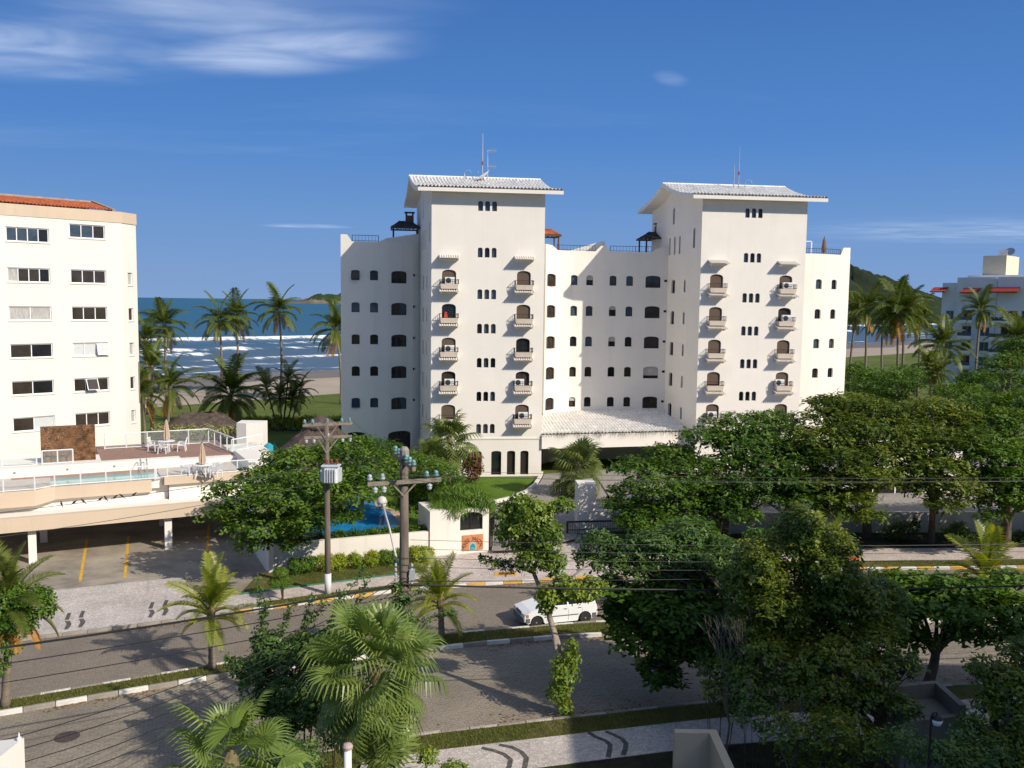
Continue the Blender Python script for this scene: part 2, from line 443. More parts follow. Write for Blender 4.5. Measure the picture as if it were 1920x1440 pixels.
# ---- the two carriageways, edges traced on the ground
FK = [(-60, 20.5), (-40, 29.2), (-20.1, 37.9), (-16.8, 39.3), (-13.7, 40.8), (-10.4, 42.4), (-6.3, 44.4), (-2.1, 45.8), (1.3, 46.6), (4.1, 47.3), (10, 48.3), (18.9, 49.5), (29.2, 50.3), (50, 51.4), (90, 52.5)]
MF = [(-60, 11.0), (-40, 21.0), (-18.2, 31.7), (-13.2, 34.3), (-11.8, 35.1), (-7.5, 37.0), (-2.5, 38.9), (0.1, 39.6), (3.6, 40.5), (10, 41.5), (18.9, 42.7), (29.2, 43.6), (50, 44.8), (90, 46)]
MN = [(-60, 9.5), (-40, 19.6), (-17.8, 30.6), (-14.4, 32.4), (-11.8, 33.7), (-7, 35.7), (-1.2, 37.7), (2.2, 38.6), (10, 39.9), (18, 41.1), (29.2, 42.1), (50, 43.4), (90, 44.6)]
NK = [(-60, 1.0), (-40, 11.5), (-20, 21.8), (-10, 26.6), (-3.1, 29.5), (2.8, 31.1), (7.0, 32.2), (12.3, 33.1), (17.8, 34.2), (30, 35.4), (50, 36.6), (90, 38)]
def strip(a, b, x0, x1, z, mb=None, n=60, z2=None):
    """a sheet between two edge lines (functions of x); with z2 it is a slab down to z2"""
    mb = mb or MB(); fa = a if callable(a) else (lambda x: interp(a, x)); fb = b if callable(b) else (lambda x: interp(b, x))
    for i in range(n):
        xa, xb = x0 + (x1 - x0) * i / n, x0 + (x1 - x0) * (i + 1) / n
        p = [(xa, fa(xa), z), (xb, fa(xb), z), (xb, fb(xb), z), (xa, fb(xa), z)]
        mb.quad(*p)
        if z2 is not None:
            mb.quad((xa, fa(xa), z2), (xb, fa(xb), z2), p[1], p[0]); mb.quad(p[3], p[2], (xb, fb(xb), z2), (xa, fb(xa), z2))
    if z2 is not None:
        mb.quad((x0, fa(x0), z2), (x0, fa(x0), z), (x0, fb(x0), z), (x0, fb(x0), z2)); mb.quad((x1, fb(x1), z2), (x1, fb(x1), z), (x1, fa(x1), z), (x1, fa(x1), z2))
    return mb
def off(p, d): return lambda x: interp(p, x) + d
road_far = struct('road', strip(MF, FK, -60, 90, 0.004), M_ROAD)
road_near = struct('road', strip(NK, MN, -60, 90, 0.004), M_ROAD2)
median = struct('median', strip(off(MN, 0.14), off(MF, -0.14), -60, 90, 0.13), M_VERGE)

def kerb_line(poly, x0, x1, inset, parent, cols, step, first=0, h=0.15, w=0.15, jitter=0.0):
    """kerb stones one by one along an edge line"""
    L = []; x = x0
    meshes = {}
    k = first
    while x < x1:
        y = interp(poly, x); dx = 0.5; sl = (interp(poly, x + dx) - y) / dx
        ang = math.atan(sl); ln = step * math.cos(ang)
        xm = x + ln / 2; ym = interp(poly, xm) + inset
        m = cols[k % len(cols)]
        if m.name not in meshes:
            hx, hy, hz, bv = step / 2 - 0.012, w / 2, h, 0.02
            mb = MB(); mb.add([(-hx, -hy, 0), (hx, -hy, 0), (hx, hy, 0), (-hx, hy, 0), (-hx, -hy, hz - bv), (hx, -hy, hz - bv), (hx, hy, hz - bv), (-hx, hy, hz - bv),
                    (-hx + bv, -hy + bv, hz), (hx - bv, -hy + bv, hz), (hx - bv, hy - bv, hz), (-hx + bv, hy - bv, hz)],
                   [(0, 1, 5, 4), (1, 2, 6, 5), (2, 3, 7, 6), (3, 0, 4, 7), (4, 5, 9, 8), (5, 6, 10, 9), (6, 7, 11, 10), (7, 4, 8, 11), (8, 9, 10, 11)])
            me = mb.mesh('kerb_stone'); me.materials.append(m); meshes[m.name] = me
        o = link('kerb_stone', meshes[m.name], None, parent)
        o.location = (xm, ym + rnd.uniform(-1, 1) * jitter, 0.002); o.rotation_euler = (0, 0, ang + rnd.uniform(-1, 1) * jitter)
        k += 1; x += ln
kerb_line(MN, -20.0, 24, 0.075, median, [M_KWHITE, M_CONC], 1.04, 0, 0.17, 0.15, 0.012)
kerb_line(MF, -20.0, 12, -0.075, median, [M_KWHITE, M_CONC], 1.04, 1, 0.16, 0.15, 0.010)

# ---- far pavement: mosaic in front of the parking, verge and path in front of the garden wall
pav = struct('pavement', strip(off(FK, 0.16), lambda x: interp(FK, x) + (7.3 if x < -17.2 else 7.3 - (x + 17.2) * 1.9 if x < -14.8 else 2.75), -60, -12.0, 0.10, z2=-0.05, n=120), M_MOSAIC)
struct('verge', strip(off(FK, 0.16), off(FK, 1.05), -11.99, -4.5, 0.11, z2=-0.05), M_VERGE)
struct('pavement', strip(off(FK, 1.05), off(FK, 2.75), -11.99, -4.5, 0.12, z2=-0.05), M_DRIVE)
struct('verge', strip(off(FK, 2.76), off(FK, 6.4), -13.3, -4.5, 0.13, z2=-0.05), M_VERGE)
struct('driveway', strip(off(FK, 0.16), off(FK, 9.5), -4.49, 6.2, 0.11, z2=-0.05), M_DRIVE)
struct('verge', strip(off(FK, 0.16), off(FK, 1.5), 6.21, 60, 0.11, z2=-0.05), M_VERGE)
struct('pavement', strip(off(FK, 1.5), off(FK, 4.0), 6.21, 60, 0.12, z2=-0.05), M_DRIVE)
struct('planting_bed', strip(off(FK, 4.01), off(FK, 7.6), 6.21, 60, 0.10, z2=-0.05), M_BED)
kerb_line(FK, -13.0, 34, 0.075, road_far, [M_KYELL, M_KWHITE], 0.98, 0, 0.15, 0.15, 0.006)
kerb_line(FK, -24.0, -13.0, 0.075, road_far, [M_CONC], 1.0, 0, 0.13, 0.15, 0.006)
edge = MB(); strip(off(FK, 2.70), off(FK, 2.78), -13.3, -4.6, 0.19, edge, 20, 0.10)
edge.build('pavement_edging', mat('green_edging', (0.05, 0.16, 0.10), 0.7, 0.2), pav)

# dark chevron pairs laid in the white mosaic
for i, (ox, oy, k) in enumerate(((0, 0, 1), (26, -4, 1), (157, -21, 0.93), (183, -25, 0.93))):
    mb = MB()
    for poly in ([(121, 1162), (129, 1162), (134, 1149), (127, 1149)], [(121, 1164.5), (131, 1164), (134.5, 1170), (127.5, 1180), (120, 1180), (125, 1170)]):
        mb.quad(*[tuple(G(121 + ox + (x - 121) * k, 1164 + oy + (y - 1164) * k, 0.104)) for x, y in poly])
    mb.build('mosaic_chevron', M_MOSDARK, pav)

# ---- parking court under and before the pool terrace
TA = RAD(27.5); T_O = Vector((-26.3, 48.9)); T_a = Vector((math.cos(TA), math.sin(TA))); T_b = Vector((-math.sin(TA), math.cos(TA)))
def TP(p, q, z): v = T_O + T_a * p + T_b * q; return (v.x, v.y, z)
mb = MB()
fk = [(x, interp(FK, x) + 7.3) for x in (-60, -48, -36, -27, -20, -17.2)]
mb.quad(*[(x, y, 0.008) for x, y in fk], (-14.8, interp(FK, -14.8) + 2.6, 0.008), (-13.3, interp(FK, -13.3) + 2.6, 0.008), TP(14.6, -2.0, 0.008), TP(15.6, 3.0, 0.008), TP(15, 20, 0.008), TP(-34, 20, 0.008))
parking = struct('parking_court', mb, M_PARK)
M_YLINE = mat('yellow_line_paint', (0.66, 0.38, 0.05), 0.8, 0.25, 4.0)
for (x0, y0, x1, y1) in ((150, 1091, 167, 988), (234, 1083, 243, 982), (388, 1055, 392, 975)):
    a, b = G(x0, y0), G(x1, y1); d = (b - a).normalized(); w = Vector((d.y, -d.x, 0)) * 0.075; b = a + d * 9
    mb = MB(); mb.quad(*[(p.x, p.y, 0.012) for p in (a - w, b - w, b + w, a + w)]); mb.build('bay_line', M_YLINE, parking)

# ---- near pavement with its wave pattern, grass on both sides
struct('verge', strip(off(NK, -1.35), off(NK, -0.16), -60, 90, 0.11, z2=-0.05), M_VERGE)
near_pav = struct('pavement', strip(off(NK, -3.25), off(NK, -1.36), -4.6, 40, 0.12, z2=-0.05), M_MOSAIC)
struct('garden_soil', strip(off(NK, -19), off(NK, -3.26), -40, 40, 0.10), M_BED)
kerb_line(NK, -20, -6, -0.075, near_pav, [M_CONC], 1.0, 0, 0.14, 0.15, 0.01)
kerb_line(NK, -6, 20, -0.075, near_pav, [M_CONC, M_KERBOLD], 1.0, 0, 0.14, 0.15, 0.008)
for pts in ([(903, 1402), (925, 1407), (945, 1414), (957, 1424), (955, 1436), (950, 1446)], [(936, 1396), (960, 1401), (978, 1410), (987, 1421), (985, 1432), (982, 1444)],
            [(1103, 1373), (1118, 1382), (1134, 1388), (1144, 1396), (1143, 1408), (1140, 1420)], [(1135, 1371), (1152, 1378), (1166, 1385), (1174, 1394), (1172, 1406), (1168, 1416)]):
    P = [G(x, y, 0.124) for x, y in pts]; mb = MB(); k = len(P)
    P = [P[0].lerp(P[0], 0)] + P[1:]
    left, right = [], []
    for i, p in enumerate(P):
        t = (P[min(i + 1, k - 1)] - P[max(i - 1, 0)]).normalized(); w = Vector((t.y, -t.x, 0)) * 0.085
        left.append(p - w); right.append(p + w)
    for i in range(k - 1): mb.quad(left[i], left[i + 1], right[i + 1], right[i])
    mb.build('mosaic_wave', M_MOSDARK, near_pav)

# ---- beach and sea: the shore runs diagonally, away to the right
B_O = Vector((-30.0, 141.0)); B_1 = Vector((0.72, 0.694)).normalized(); B_2 = Vector((-B_1.y, B_1.x))
def BP(a, s, z=0.0): v = B_O + B_1 * a + B_2 * s; return (v.x, v.y, z)
def to_beach(p): v = Vector((p[0], p[1])) - B_O; return v.dot(B_1), v.dot(B_2)
M_SAND = ground_mat('beach_sand', [(0.36, 0.30, 0.235), (0.44, 0.375, 0.30), (0.33, 0.28, 0.225)], 0.06, 0.95, 0.15, 3)
M_WETSAND = ground_mat('wet_sand', [(0.17, 0.145, 0.12), (0.22, 0.19, 0.155), (0.15, 0.13, 0.11)], 0.05, 0.55, 0.1, 3)
mb = MB()
for i in range(40):
    a0, a1 = -300 + i * 50, -250 + i * 50
    mb.quad(BP(a0, -1.5 + 1.5 * math.sin(a0 * .05), 0.012), BP(a1, -1.5 + 1.5 * math.sin(a1 * .05), 0.012), BP(a1, 34, 0.012), BP(a0, 34, 0.012))
struct('beach', mb, M_SAND)
mb = MB()
for i in range(400):
    a0, a1 = -300 + i * 5, -295 + i * 5
    w = lambda a: 23 + 3.0 * math.sin(a * 0.07) + 1.8 * math.sin(a * 0.19 + 1)
    mb.quad(BP(a0, w(a0), 0.016), BP(a1, w(a1), 0.016), BP(a1, 60, 0.016), BP(a0, 60, 0.016))
struct('wet_sand', mb, M_WETSAND)

M_SEA = bpy.data.materials.new('sea_water'); M_SEA.use_nodes = True
n = M_SEA.node_tree.nodes; l = M_SEA.node_tree.links; b = n['Principled BSDF']
at = n.new('ShaderNodeAttribute'); at.attribute_name = 'foam'
dp = n.new('ShaderNodeAttribute'); dp.attribute_name = 'deep'
t = n.new('ShaderNodeTexCoord')
mp = n.new('ShaderNodeMapping'); mp.inputs['Rotation'].default_value = (0, 0, -math.atan2(B_1.y, B_1.x)); mp.inputs['Scale'].default_value = (0.16, 0.75, 1)
l.new(t.outputs['Object'], mp.inputs[0])
nz = n.new('ShaderNodeTexNoise'); nz.inputs['Scale'].default_value = 1.0; nz.inputs['Detail'].default_value = 8; nz.inputs['Roughness'].default_value = 0.7
l.new(mp.outputs[0], nz.inputs['Vector'])
cr = n.new('ShaderNodeValToRGB'); e = cr.color_ramp.elements
e[0].position, e[0].color = 0.0, (0.085, 0.125, 0.165, 1); e[1].position, e[1].color = 1.0, (0.016, 0.100, 0.155, 1)
k = e.new(0.35); k.color = (0.032, 0.105, 0.160, 1)
l.new(dp.outputs['Fac'], cr.inputs[0])
fm = n.new('ShaderNodeMath'); fm.operation = 'ADD'; l.new(at.outputs['Fac'], fm.inputs[0])
fz = n.new('ShaderNodeMapRange'); fz.inputs['From Min'].default_value = 0.2; fz.inputs['From Max'].default_value = 0.8; fz.inputs['To Min'].default_value = -0.55; fz.inputs['To Max'].default_value = 0.55
l.new(nz.outputs['Fac'], fz.inputs['Value']); l.new(fz.outputs[0], fm.inputs[1])
fr = n.new('ShaderNodeMapRange'); fr.interpolation_type = 'SMOOTHSTEP'; fr.inputs['From Min'].default_value = 0.42; fr.inputs['From Max'].default_value = 0.75
l.new(fm.outputs[0], fr.inputs['Value'])
mx = n.new('ShaderNodeMix'); mx.data_type = 'RGBA'; l.new(fr.outputs[0], mx.inputs['Factor']); l.new(cr.outputs[0], mx.inputs['A']); mx.inputs['B'].default_value = (0.82, 0.84, 0.86, 1)
l.new(mx.outputs['Result'], b.inputs['Base Color'])
rr = n.new('ShaderNodeMapRange'); rr.inputs['To Min'].default_value = 0.38; rr.inputs['To Max'].default_value = 0.9
l.new(fr.outputs[0], rr.inputs['Value']); l.new(rr.outputs[0], b.inputs['Roughness'])
b.inputs['Specular IOR Level'].default_value = 0.22
bp = n.new('ShaderNodeBump'); bp.inputs['Strength'].default_value = 0.7; bp.inputs['Distance'].default_value = 0.5
mp2 = n.new('ShaderNodeMapping'); mp2.inputs['Rotation'].default_value = (0, 0, -math.atan2(B_1.y, B_1.x)); mp2.inputs['Scale'].default_value = (0.12, 0.45, 1)
l.new(t.outputs['Object'], mp2.inputs[0])
nb = n.new('ShaderNodeTexNoise'); nb.inputs['Scale'].default_value = 1.0; nb.inputs['Detail'].default_value = 6
l.new(mp2.outputs[0], nb.inputs['Vector']); l.new(nb.outputs['Fac'], bp.inputs['Height']); l.new(bp.outputs[0], b.inputs['Normal'])

def smooth_noise(x, seed):
    r = np.random.default_rng(seed); v = r.random(4000)
    x = np.asarray(x) + 2000; i = np.floor(x).astype(int) % 3999; f = x - np.floor(x); f = f * f * (3 - 2 * f)
    return v[i] * (1 - f) + v[i + 1] * f
# sea mesh: a fine sheet near the shore with the breaking crests, a coarse one to the horizon
s_near = np.concatenate([np.arange(36, 130, 1.1), np.arange(130, 300, 1.6), np.arange(300, 700, 8), np.geomspace(700, 40000, 24)])
a_line = np.concatenate([np.geomspace(-30000, -420, 14), np.arange(-400, 700, 4.0), np.geomspace(720, 30000, 14) if True else []])
AA, SS = np.meshgrid(a_line, s_near)
foam = np.zeros_like(AA); Z = np.full_like(AA, 0.022)
WAVES = [(500, 636, 1.7, 1.25, 1.0, 0.30), (500, 656, 1.4, 1.0, 0.95, 0.45), (500, 664, 1.2, 0.8, 0.9, 0.5), (500, 673, 1.0, 0.5, 0.8, 0.5), (500, 683, 1.2, 0.30, 0.75, 0.42), (500, 692, 1.0, 0.12, 0.70, 0.38), (500, 645, 1.6, 0.7, 0.7, 0.62), (500, 622, 1.2, 0.5, 0.5, 0.75)]
for j, (px, py, w, hgt, k, thr) in enumerate(WAVES):
    sj = to_beach(G(px, py))[1]
    wob = (smooth_noise(AA / 45, 30 + j) - 0.5) * 9 + (smooth_noise(AA / 11, 60 + j) - 0.5) * 2.2
    msk = np.clip((smooth_noise(AA / 38, 90 + j) * 0.7 + smooth_noise(AA / 9, 120 + j) * 0.3 - thr) / 0.14, 0, 1)
    d = SS - sj - wob
    prof = np.where(d < 0, np.exp(-(d / (w * 2.4)) ** 2), np.exp(-(d / w) ** 2))
    foam = np.maximum(foam, prof * msk ** 0.35 * k * (0.62 + 0.38 * smooth_noise(AA / 5.5 + SS / 7, 150 + j)))
    Z = np.maximum(Z, 0.022 + np.where(d < 0, np.exp(-(d / (w * 1.1)) ** 2), np.exp(-(d / (w * 2.6)) ** 2)) * hgt * (0.35 + 0.65 * msk))
# swash edge
edge_s = 41 + (smooth_noise(AA / 20, 201) - 0.5) * 5 + (smooth_noise(AA / 6, 202) - 0.5) * 1.5
foam = np.maximum(foam, np.exp(-((SS - edge_s - 0.6) / 0.8) ** 2) * 0.62)
# white water left between the breakers
foam = np.maximum(foam, np.clip((smooth_noise(AA / 16, 301) + smooth_noise(SS / 5, 302)) - 1.45, 0, 1) * 1.3 * np.exp(-((SS - 105) / 45) ** 2))
Z = np.where(SS < edge_s, -0.05, Z)
P = np.stack([B_O.x + B_1.x * AA + B_2.x * SS, B_O.y + B_1.y * AA + B_2.y * SS, Z], -1).reshape(-1, 3)
nr, nc = AA.shape
idx = np.arange(nr * nc).reshape(nr, nc)
Fq = np.stack([idx[:-1, :-1], idx[:-1, 1:], idx[1:, 1:], idx[1:, :-1]], -1).reshape(-1, 4)
me = mesh_np('sea', P, Fq)
for nm, arr in (('foam', foam), ('deep', np.clip((SS - 60) / 420, 0, 1))):
    a = me.attributes.new(nm, 'FLOAT', 'POINT'); a.data.foreach_set('value', arr.ravel().astype(np.float32))
tag(link('sea', me, M_SEA, smooth=True), kind='structure')

# ---- island and headland
M_WOODS = ground_mat('hill_woods', [(0.018, 0.04, 0.014), (0.055, 0.085, 0.03), (0.03, 0.06, 0.02)], 0.035, 0.95, 1.0, 0.2)
M_ROCK = ground_mat('island_rock', [(0.10, 0.085, 0.07), (0.24, 0.195, 0.15), (0.05, 0.075, 0.03)], 0.02, 0.95, 1.0, 0.1)
M_HEAD = ground_mat('headland_woods', [(0.016, 0.027, 0.016), (0.034, 0.047, 0.026), (0.022, 0.036, 0.02)], 0.05, 0.95, 1.0, 0.2)  # woods dulled and darkened: distance haze put into the colour
def hill(name, c, rx, ry, hf, m, nx=90, ny=24, rough=0.1, seed=5, rz=0.0):
    """a hill: height profile hf(u) over its length, rounded across"""
    r = np.random.default_rng(seed)
    U, Vv = np.meshgrid(np.linspace(-1, 1, nx), np.linspace(-1, 1, ny))
    h = np.vectorize(hf)(U) * np.sqrt(np.clip(1 - Vv ** 2, 0, 1))
    bump = (r.random(U.shape) - 0.5) * rough + (smooth_noise(U * 9 + Vv * 3, seed) - 0.5) * rough * 2
    h = np.maximum(h * (1 + bump) - 0.5, -1)
    x, y = U * rx, Vv * ry; ca, sa = math.cos(rz), math.sin(rz)
    P = np.stack([c[0] + x * ca - y * sa, c[1] + x * sa + y * ca, h], -1).reshape(-1, 3)
    idx = np.arange(nx * ny).reshape(ny, nx)
    Fq = np.stack([idx[:-1, :-1], idx[:-1, 1:], idx[1:, 1:], idx[1:, :-1]], -1).reshape(-1, 4)
    return tag(link(name, mesh_np(name, P, Fq), m), kind='structure')
def lin(tab):
    return lambda u: float(np.interp(u, [a for a, _ in tab], [b for _, b in tab]))
c = D(612, 560, 3300)
isl = hill('island', (c.x, 3300), 130, 130, lin([(-1, 0), (-0.85, 6), (-0.45, 14), (-0.3, 30), (0.0, 37), (0.4, 36), (0.8, 22), (1, 0)]), M_WOODS, rough=0.16)
hill('island_shore', (c.x - 8, 3280), 138, 140, lin([(-1, 1), (-0.8, 7), (-0.4, 15), (0.0, 17), (0.6, 14), (1, 2)]), M_ROCK, rough=0.35, seed=8)
c = D(1560, 560, 900)
hill('headland', (c.x, 900), 190, 90, lin([(-1, 20), (-0.6, 44), (-0.25, 54), (0.02, 53), (0.1, 50), (0.25, 42), (0.35, 36), (0.45, 30), (0.52, 22), (0.7, 15), (1, 8)]), M_HEAD, nx=160, rough=0.13, seed=9)
# ================================================================== BUILDINGS
M_WHITE = wall_mat('white_render', (0.80, 0.755, 0.69), (0.58, 0.545, 0.50), 0.26)
M_CREAM = wall_mat('left_building_paint', (0.765, 0.72, 0.668), (0.62, 0.59, 0.55), 0.28)
M_BEIGE = wall_mat('beige_paint', (0.60, 0.485, 0.365), (0.36, 0.32, 0.27), 0.40)
M_BALC = wall_mat('balcony_stone', (0.62, 0.53, 0.44), (0.36, 0.31, 0.27), 0.5)
M_BRONZE = mat('bronze_frame', (0.022, 0.017, 0.014), 0.5, 0.2, 5, spec=0.4)
M_IRON = mat('black_iron', (0.018, 0.017, 0.017), 0.55, 0.2, 6, spec=0.4)
M_WHITEMETAL = mat('white_metal', (0.80, 0.81, 0.82), 0.4, 0.05, 5, spec=0.45)
M_GREYMETAL = mat('grey_metal', (0.45, 0.46, 0.48), 0.4, 0.1, 5, spec=0.5, metal=0.6)
M_ROOFW = mat('white_roof_tile', (0.82, 0.80, 0.76), 0.85, 0.16, 1.3, 0.5, 25, var2=(0.88, 0.87, 0.84))
M_TILEW = mat('awning_tile', (0.74, 0.68, 0.60), 0.85, 0.2, 6, var2=(0.80, 0.76, 0.70))
M_TILER = mat('terracotta_tile', (0.52, 0.13, 0.05), 0.85, 0.30, 2.2, 0.5, 25, var2=(0.62, 0.20, 0.085))
M_TILEG = mat('slate_tile', (0.055, 0.06, 0.068), 0.8, 0.3, 4, 0.4, 25)
M_WOOD = mat('dark_wood', (0.10, 0.055, 0.03), 0.75, 0.35, 6, 0.4, 30, stretch=(1, 1, 4))
def pane_mat(name, col, rough=0.06, spec=0.5):
    m = mat(name, col, rough, 0.35, 0.9, spec=spec); return m
M_PANE = pane_mat('dark_window_glass', (0.016, 0.017, 0.019))
M_PANE2 = pane_mat('brown_window_glass', (0.042, 0.034, 0.028))
M_PANE3 = pane_mat('blue_window_glass', (0.05, 0.07, 0.095), 0.12, 0.7)
M_BLIND = mat('brown_roller_blind', (0.115, 0.082, 0.062), 0.85, 0.12, 8, stretch=(1, 1, 9))
M_CURT = mat('pale_curtain', (0.42, 0.41, 0.39), 0.9, 0.35, 7, stretch=(5, 5, 0.3))
M_LATTICE = mat('pale_shutter', (0.55, 0.58, 0.58), 0.7, 0.1, 8)

class Facade:
    """an upright wall along a plan polyline (left to right as seen from the street); openings are cut through it"""
    def __init__(self, path, z0, z1, depth=0.22):
        self.p = [Vector(q) for q in path]; self.z0, self.z1, self.depth = z0, z1, depth
        self.s = [0.0]
        for a, b in zip(self.p, self.p[1:]): self.s.append(self.s[-1] + (b - a).length)
        self.holes = []
    def frame(self, s):
        i = 0
        while i < len(self.p) - 2 and s > self.s[i + 1]: i += 1
        d = (self.p[i + 1] - self.p[i]).normalized()
        return self.p[i] + d * (s - self.s[i]), d, Vector((d.y, -d.x))
    def pt(self, s, z, out=0.0):
        p, d, nn = self.frame(s); q = p + nn * out
        return (q.x, q.y, z)
    def at(self, px, py):
        """(s, z) where the pixel's ray meets the wall"""
        best = None
        for i in range(len(self.p) - 1):
            d = (self.p[i + 1] - self.p[i]); L = d.length; u, z = on_plane(px, py, self.p[i], d)
            miss = max(0, -u, u - L)
            if best is None or miss < best[0]: best = (miss, self.s[i] + u, z)
        return best[1], best[2]
    @staticmethod
    def outline(s0, s1, z0, z1, rise, n=8):
        """counter-clockwise opening outline, flat-arched when rise > 0"""
        o = [(s0, z0), (s1, z0)]
        if rise <= 0: return o + [(s1, z1), (s0, z1)]
        for k in range(n + 1):
            a = math.pi * k / n
            o.append(((s0 + s1) / 2 + (s1 - s0) / 2 * math.cos(a), z1 - rise + rise * math.sin(a) ** 0.8))
        return o
    def hole(self, s, z, w, h, rise=0.0):
        self.holes.append((s - w / 2, s + w / 2, z - h / 2, z + h / 2, rise)); return self.holes[-1]
    def wall(self):
        mb = MB()
        S = set(self.s); Zs = {self.z0, self.z1}
        for (s0, s1, z0, z1, r) in self.holes: S |= {s0, s1}; Zs |= {z0, z1}
        S = sorted(x for x in S if self.s[0] - 1e-6 <= x <= self.s[-1] + 1e-6); Zs = sorted(z for z in Zs if self.z0 <= z <= self.z1)
        S = [x for i, x in enumerate(S) if i == 0 or x - S[i - 1] > 1e-4]; Zs = [x for i, x in enumerate(Zs) if i == 0 or x - Zs[i - 1] > 1e-4]
        for i in range(len(S) - 1):
            for j in range(len(Zs) - 1):
                sm, zm = (S[i] + S[i + 1]) / 2, (Zs[j] + Zs[j + 1]) / 2
                if any(s0 < sm < s1 and z0 < zm < z1 for (s0, s1, z0, z1, r) in self.holes): continue
                mb.quad(self.pt(S[i], Zs[j]), self.pt(S[i + 1], Zs[j]), self.pt(S[i + 1], Zs[j + 1]), self.pt(S[i], Zs[j + 1]))
        for (s0, s1, z0, z1, r) in self.holes:
            o = self.outline(s0, s1, z0, z1, r)
            if r > 0:                                   # spandrels between the arch and its rectangle
                arc = o[2:]; m = len(arc) // 2
                for k in range(m): mb.quad(self.pt(s1, z1), self.pt(*arc[k + 1]), self.pt(*arc[k]))
                for k in range(m, len(arc) - 1): mb.quad(self.pt(s0, z1), self.pt(*arc[k + 1]), self.pt(*arc[k]))
            for k in range(len(o)):                     # the reveal
                a, b = o[k], o[(k + 1) % len(o)]
                mb.quad(self.pt(*a), self.pt(*b), self.pt(*b, -self.depth), self.pt(*a, -self.depth))
        return mb

def ring(fac, o_out, o_in, d0, d1, mb):
    """a flat frame between two outlines, from depth d0 (outer face) to d1"""
    n = len(o_out)
    for k in range(n):
        a, b, c, d = o_out[k], o_out[(k + 1) % n], o_in[(k + 1) % n], o_in[k]
        mb.quad(fac.pt(*a, d0), fac.pt(*b, d0), fac.pt(*c, d0), fac.pt(*d, d0))
        mb.quad(fac.pt(*d, d0), fac.pt(*c, d0), fac.pt(*c, d1), fac.pt(*d, d1))
    return mb

def window(fac, root, s, z, w, h, rise=0.0, panes=2, frame_m=None, pane_m=None, fw=0.06, blind=None, name='window', open_pane=None):
    """cut the opening and fit frame, panes and an optional blind into it"""
    frame_m = frame_m or M_BRONZE; pane_m = pane_m or M_PANE
    s0, s1, z0, z1, r = fac.hole(s, z, w, h, rise)
    D0, D1 = -fac.depth + 0.07, -fac.depth + 0.015
    mb = MB()
    o = Facade.outline(s0, s1, z0, z1, r); oi = Facade.outline(s0 + fw, s1 - fw, z0 + fw, z1 - fw, r * 0.92 if r else 0)
    ring(fac, o, oi, D0, D1, mb)
    zt = z1 - (0.02 if r else 0)
    for k in range(1, panes):
        sk = s0 + w * k / panes
        top = zt - (r * abs(2 * k / panes - 1) ** 2 if r else 0)
        a, b = sk - fw * 0.45, sk + fw * 0.45
        mb.quad(fac.pt(a, z0 + fw, D0), fac.pt(b, z0 + fw, D0), fac.pt(b, top, D0), fac.pt(a, top, D0))
    wo = mb.build(name, frame_m, root)
    pl = pane_m if isinstance(pane_m, (list, tuple)) else [pane_m] * panes
    edges = [s0 + w * k / panes for k in range(panes + 1)]
    def top_at(x):
        if r <= 0: return z1
        c = max(-1, min(1, (x - (s0 + s1) / 2) / (w / 2)))
        return z1 - r + r * math.sin(math.acos(c)) ** 0.8
    for k in range(panes):
        a, b = edges[k], edges[k + 1]; m = 6
        pm = MB(); dd = -fac.depth + 0.02
        top = [(b + (a - b) * i / m) for i in range(m + 1)]
        pm.quad(fac.pt(a, z0, dd), fac.pt(b, z0, dd), *[fac.pt(x, top_at(x), dd) for x in top])
        pm.build('pane', pl[k % len(pl)], wo)
    if blind:                                            # a roller blind hangs in front of the glass, down to a fraction of the height
        bm_, frac = blind; zb = z1 - h * frac; pm = MB(); m = 8; dd = -fac.depth + 0.09
        aa, bb = s0 + 0.02, s1 - 0.02
        top = [(bb + (aa - bb) * i / m) for i in range(m + 1)]
        pm.quad(fac.pt(aa, zb, dd), fac.pt(bb, zb, dd), *[fac.pt(x, max(zb + 0.01, top_at(x) - 0.01), dd) for x in top])
        pm.build('blind', bm_, wo)
    if open_pane:                                        # a top-hung sash pushed out at the bottom
        k, ang = open_pane; a, b = edges[k] + 0.03, edges[k + 1] - 0.03; outd = (h * 0.9) * math.sin(ang); zb = z1 - 0.08 - h * 0.86 * math.cos(ang)
        pm = MB(); pm.quad(fac.pt(a, zb, outd), fac.pt(b, zb, outd), fac.pt(b, z1 - 0.08, 0.01), fac.pt(a, z1 - 0.08, 0.01)); sash = pm.build('open_sash', pane_m if not isinstance(pane_m, (list, tuple)) else pane_m[0], wo)
        fm = MB(); q = [Vector(fac.pt(a, zb, outd)), Vector(fac.pt(b, zb, outd)), Vector(fac.pt(b, z1 - 0.08, 0.01)), Vector(fac.pt(a, z1 - 0.08, 0.01))]
        for i in range(4): fm.bar(q[i], q[(i + 1) % 4], 0.05)
        fm.build('sash_frame', frame_m, wo)
    return wo

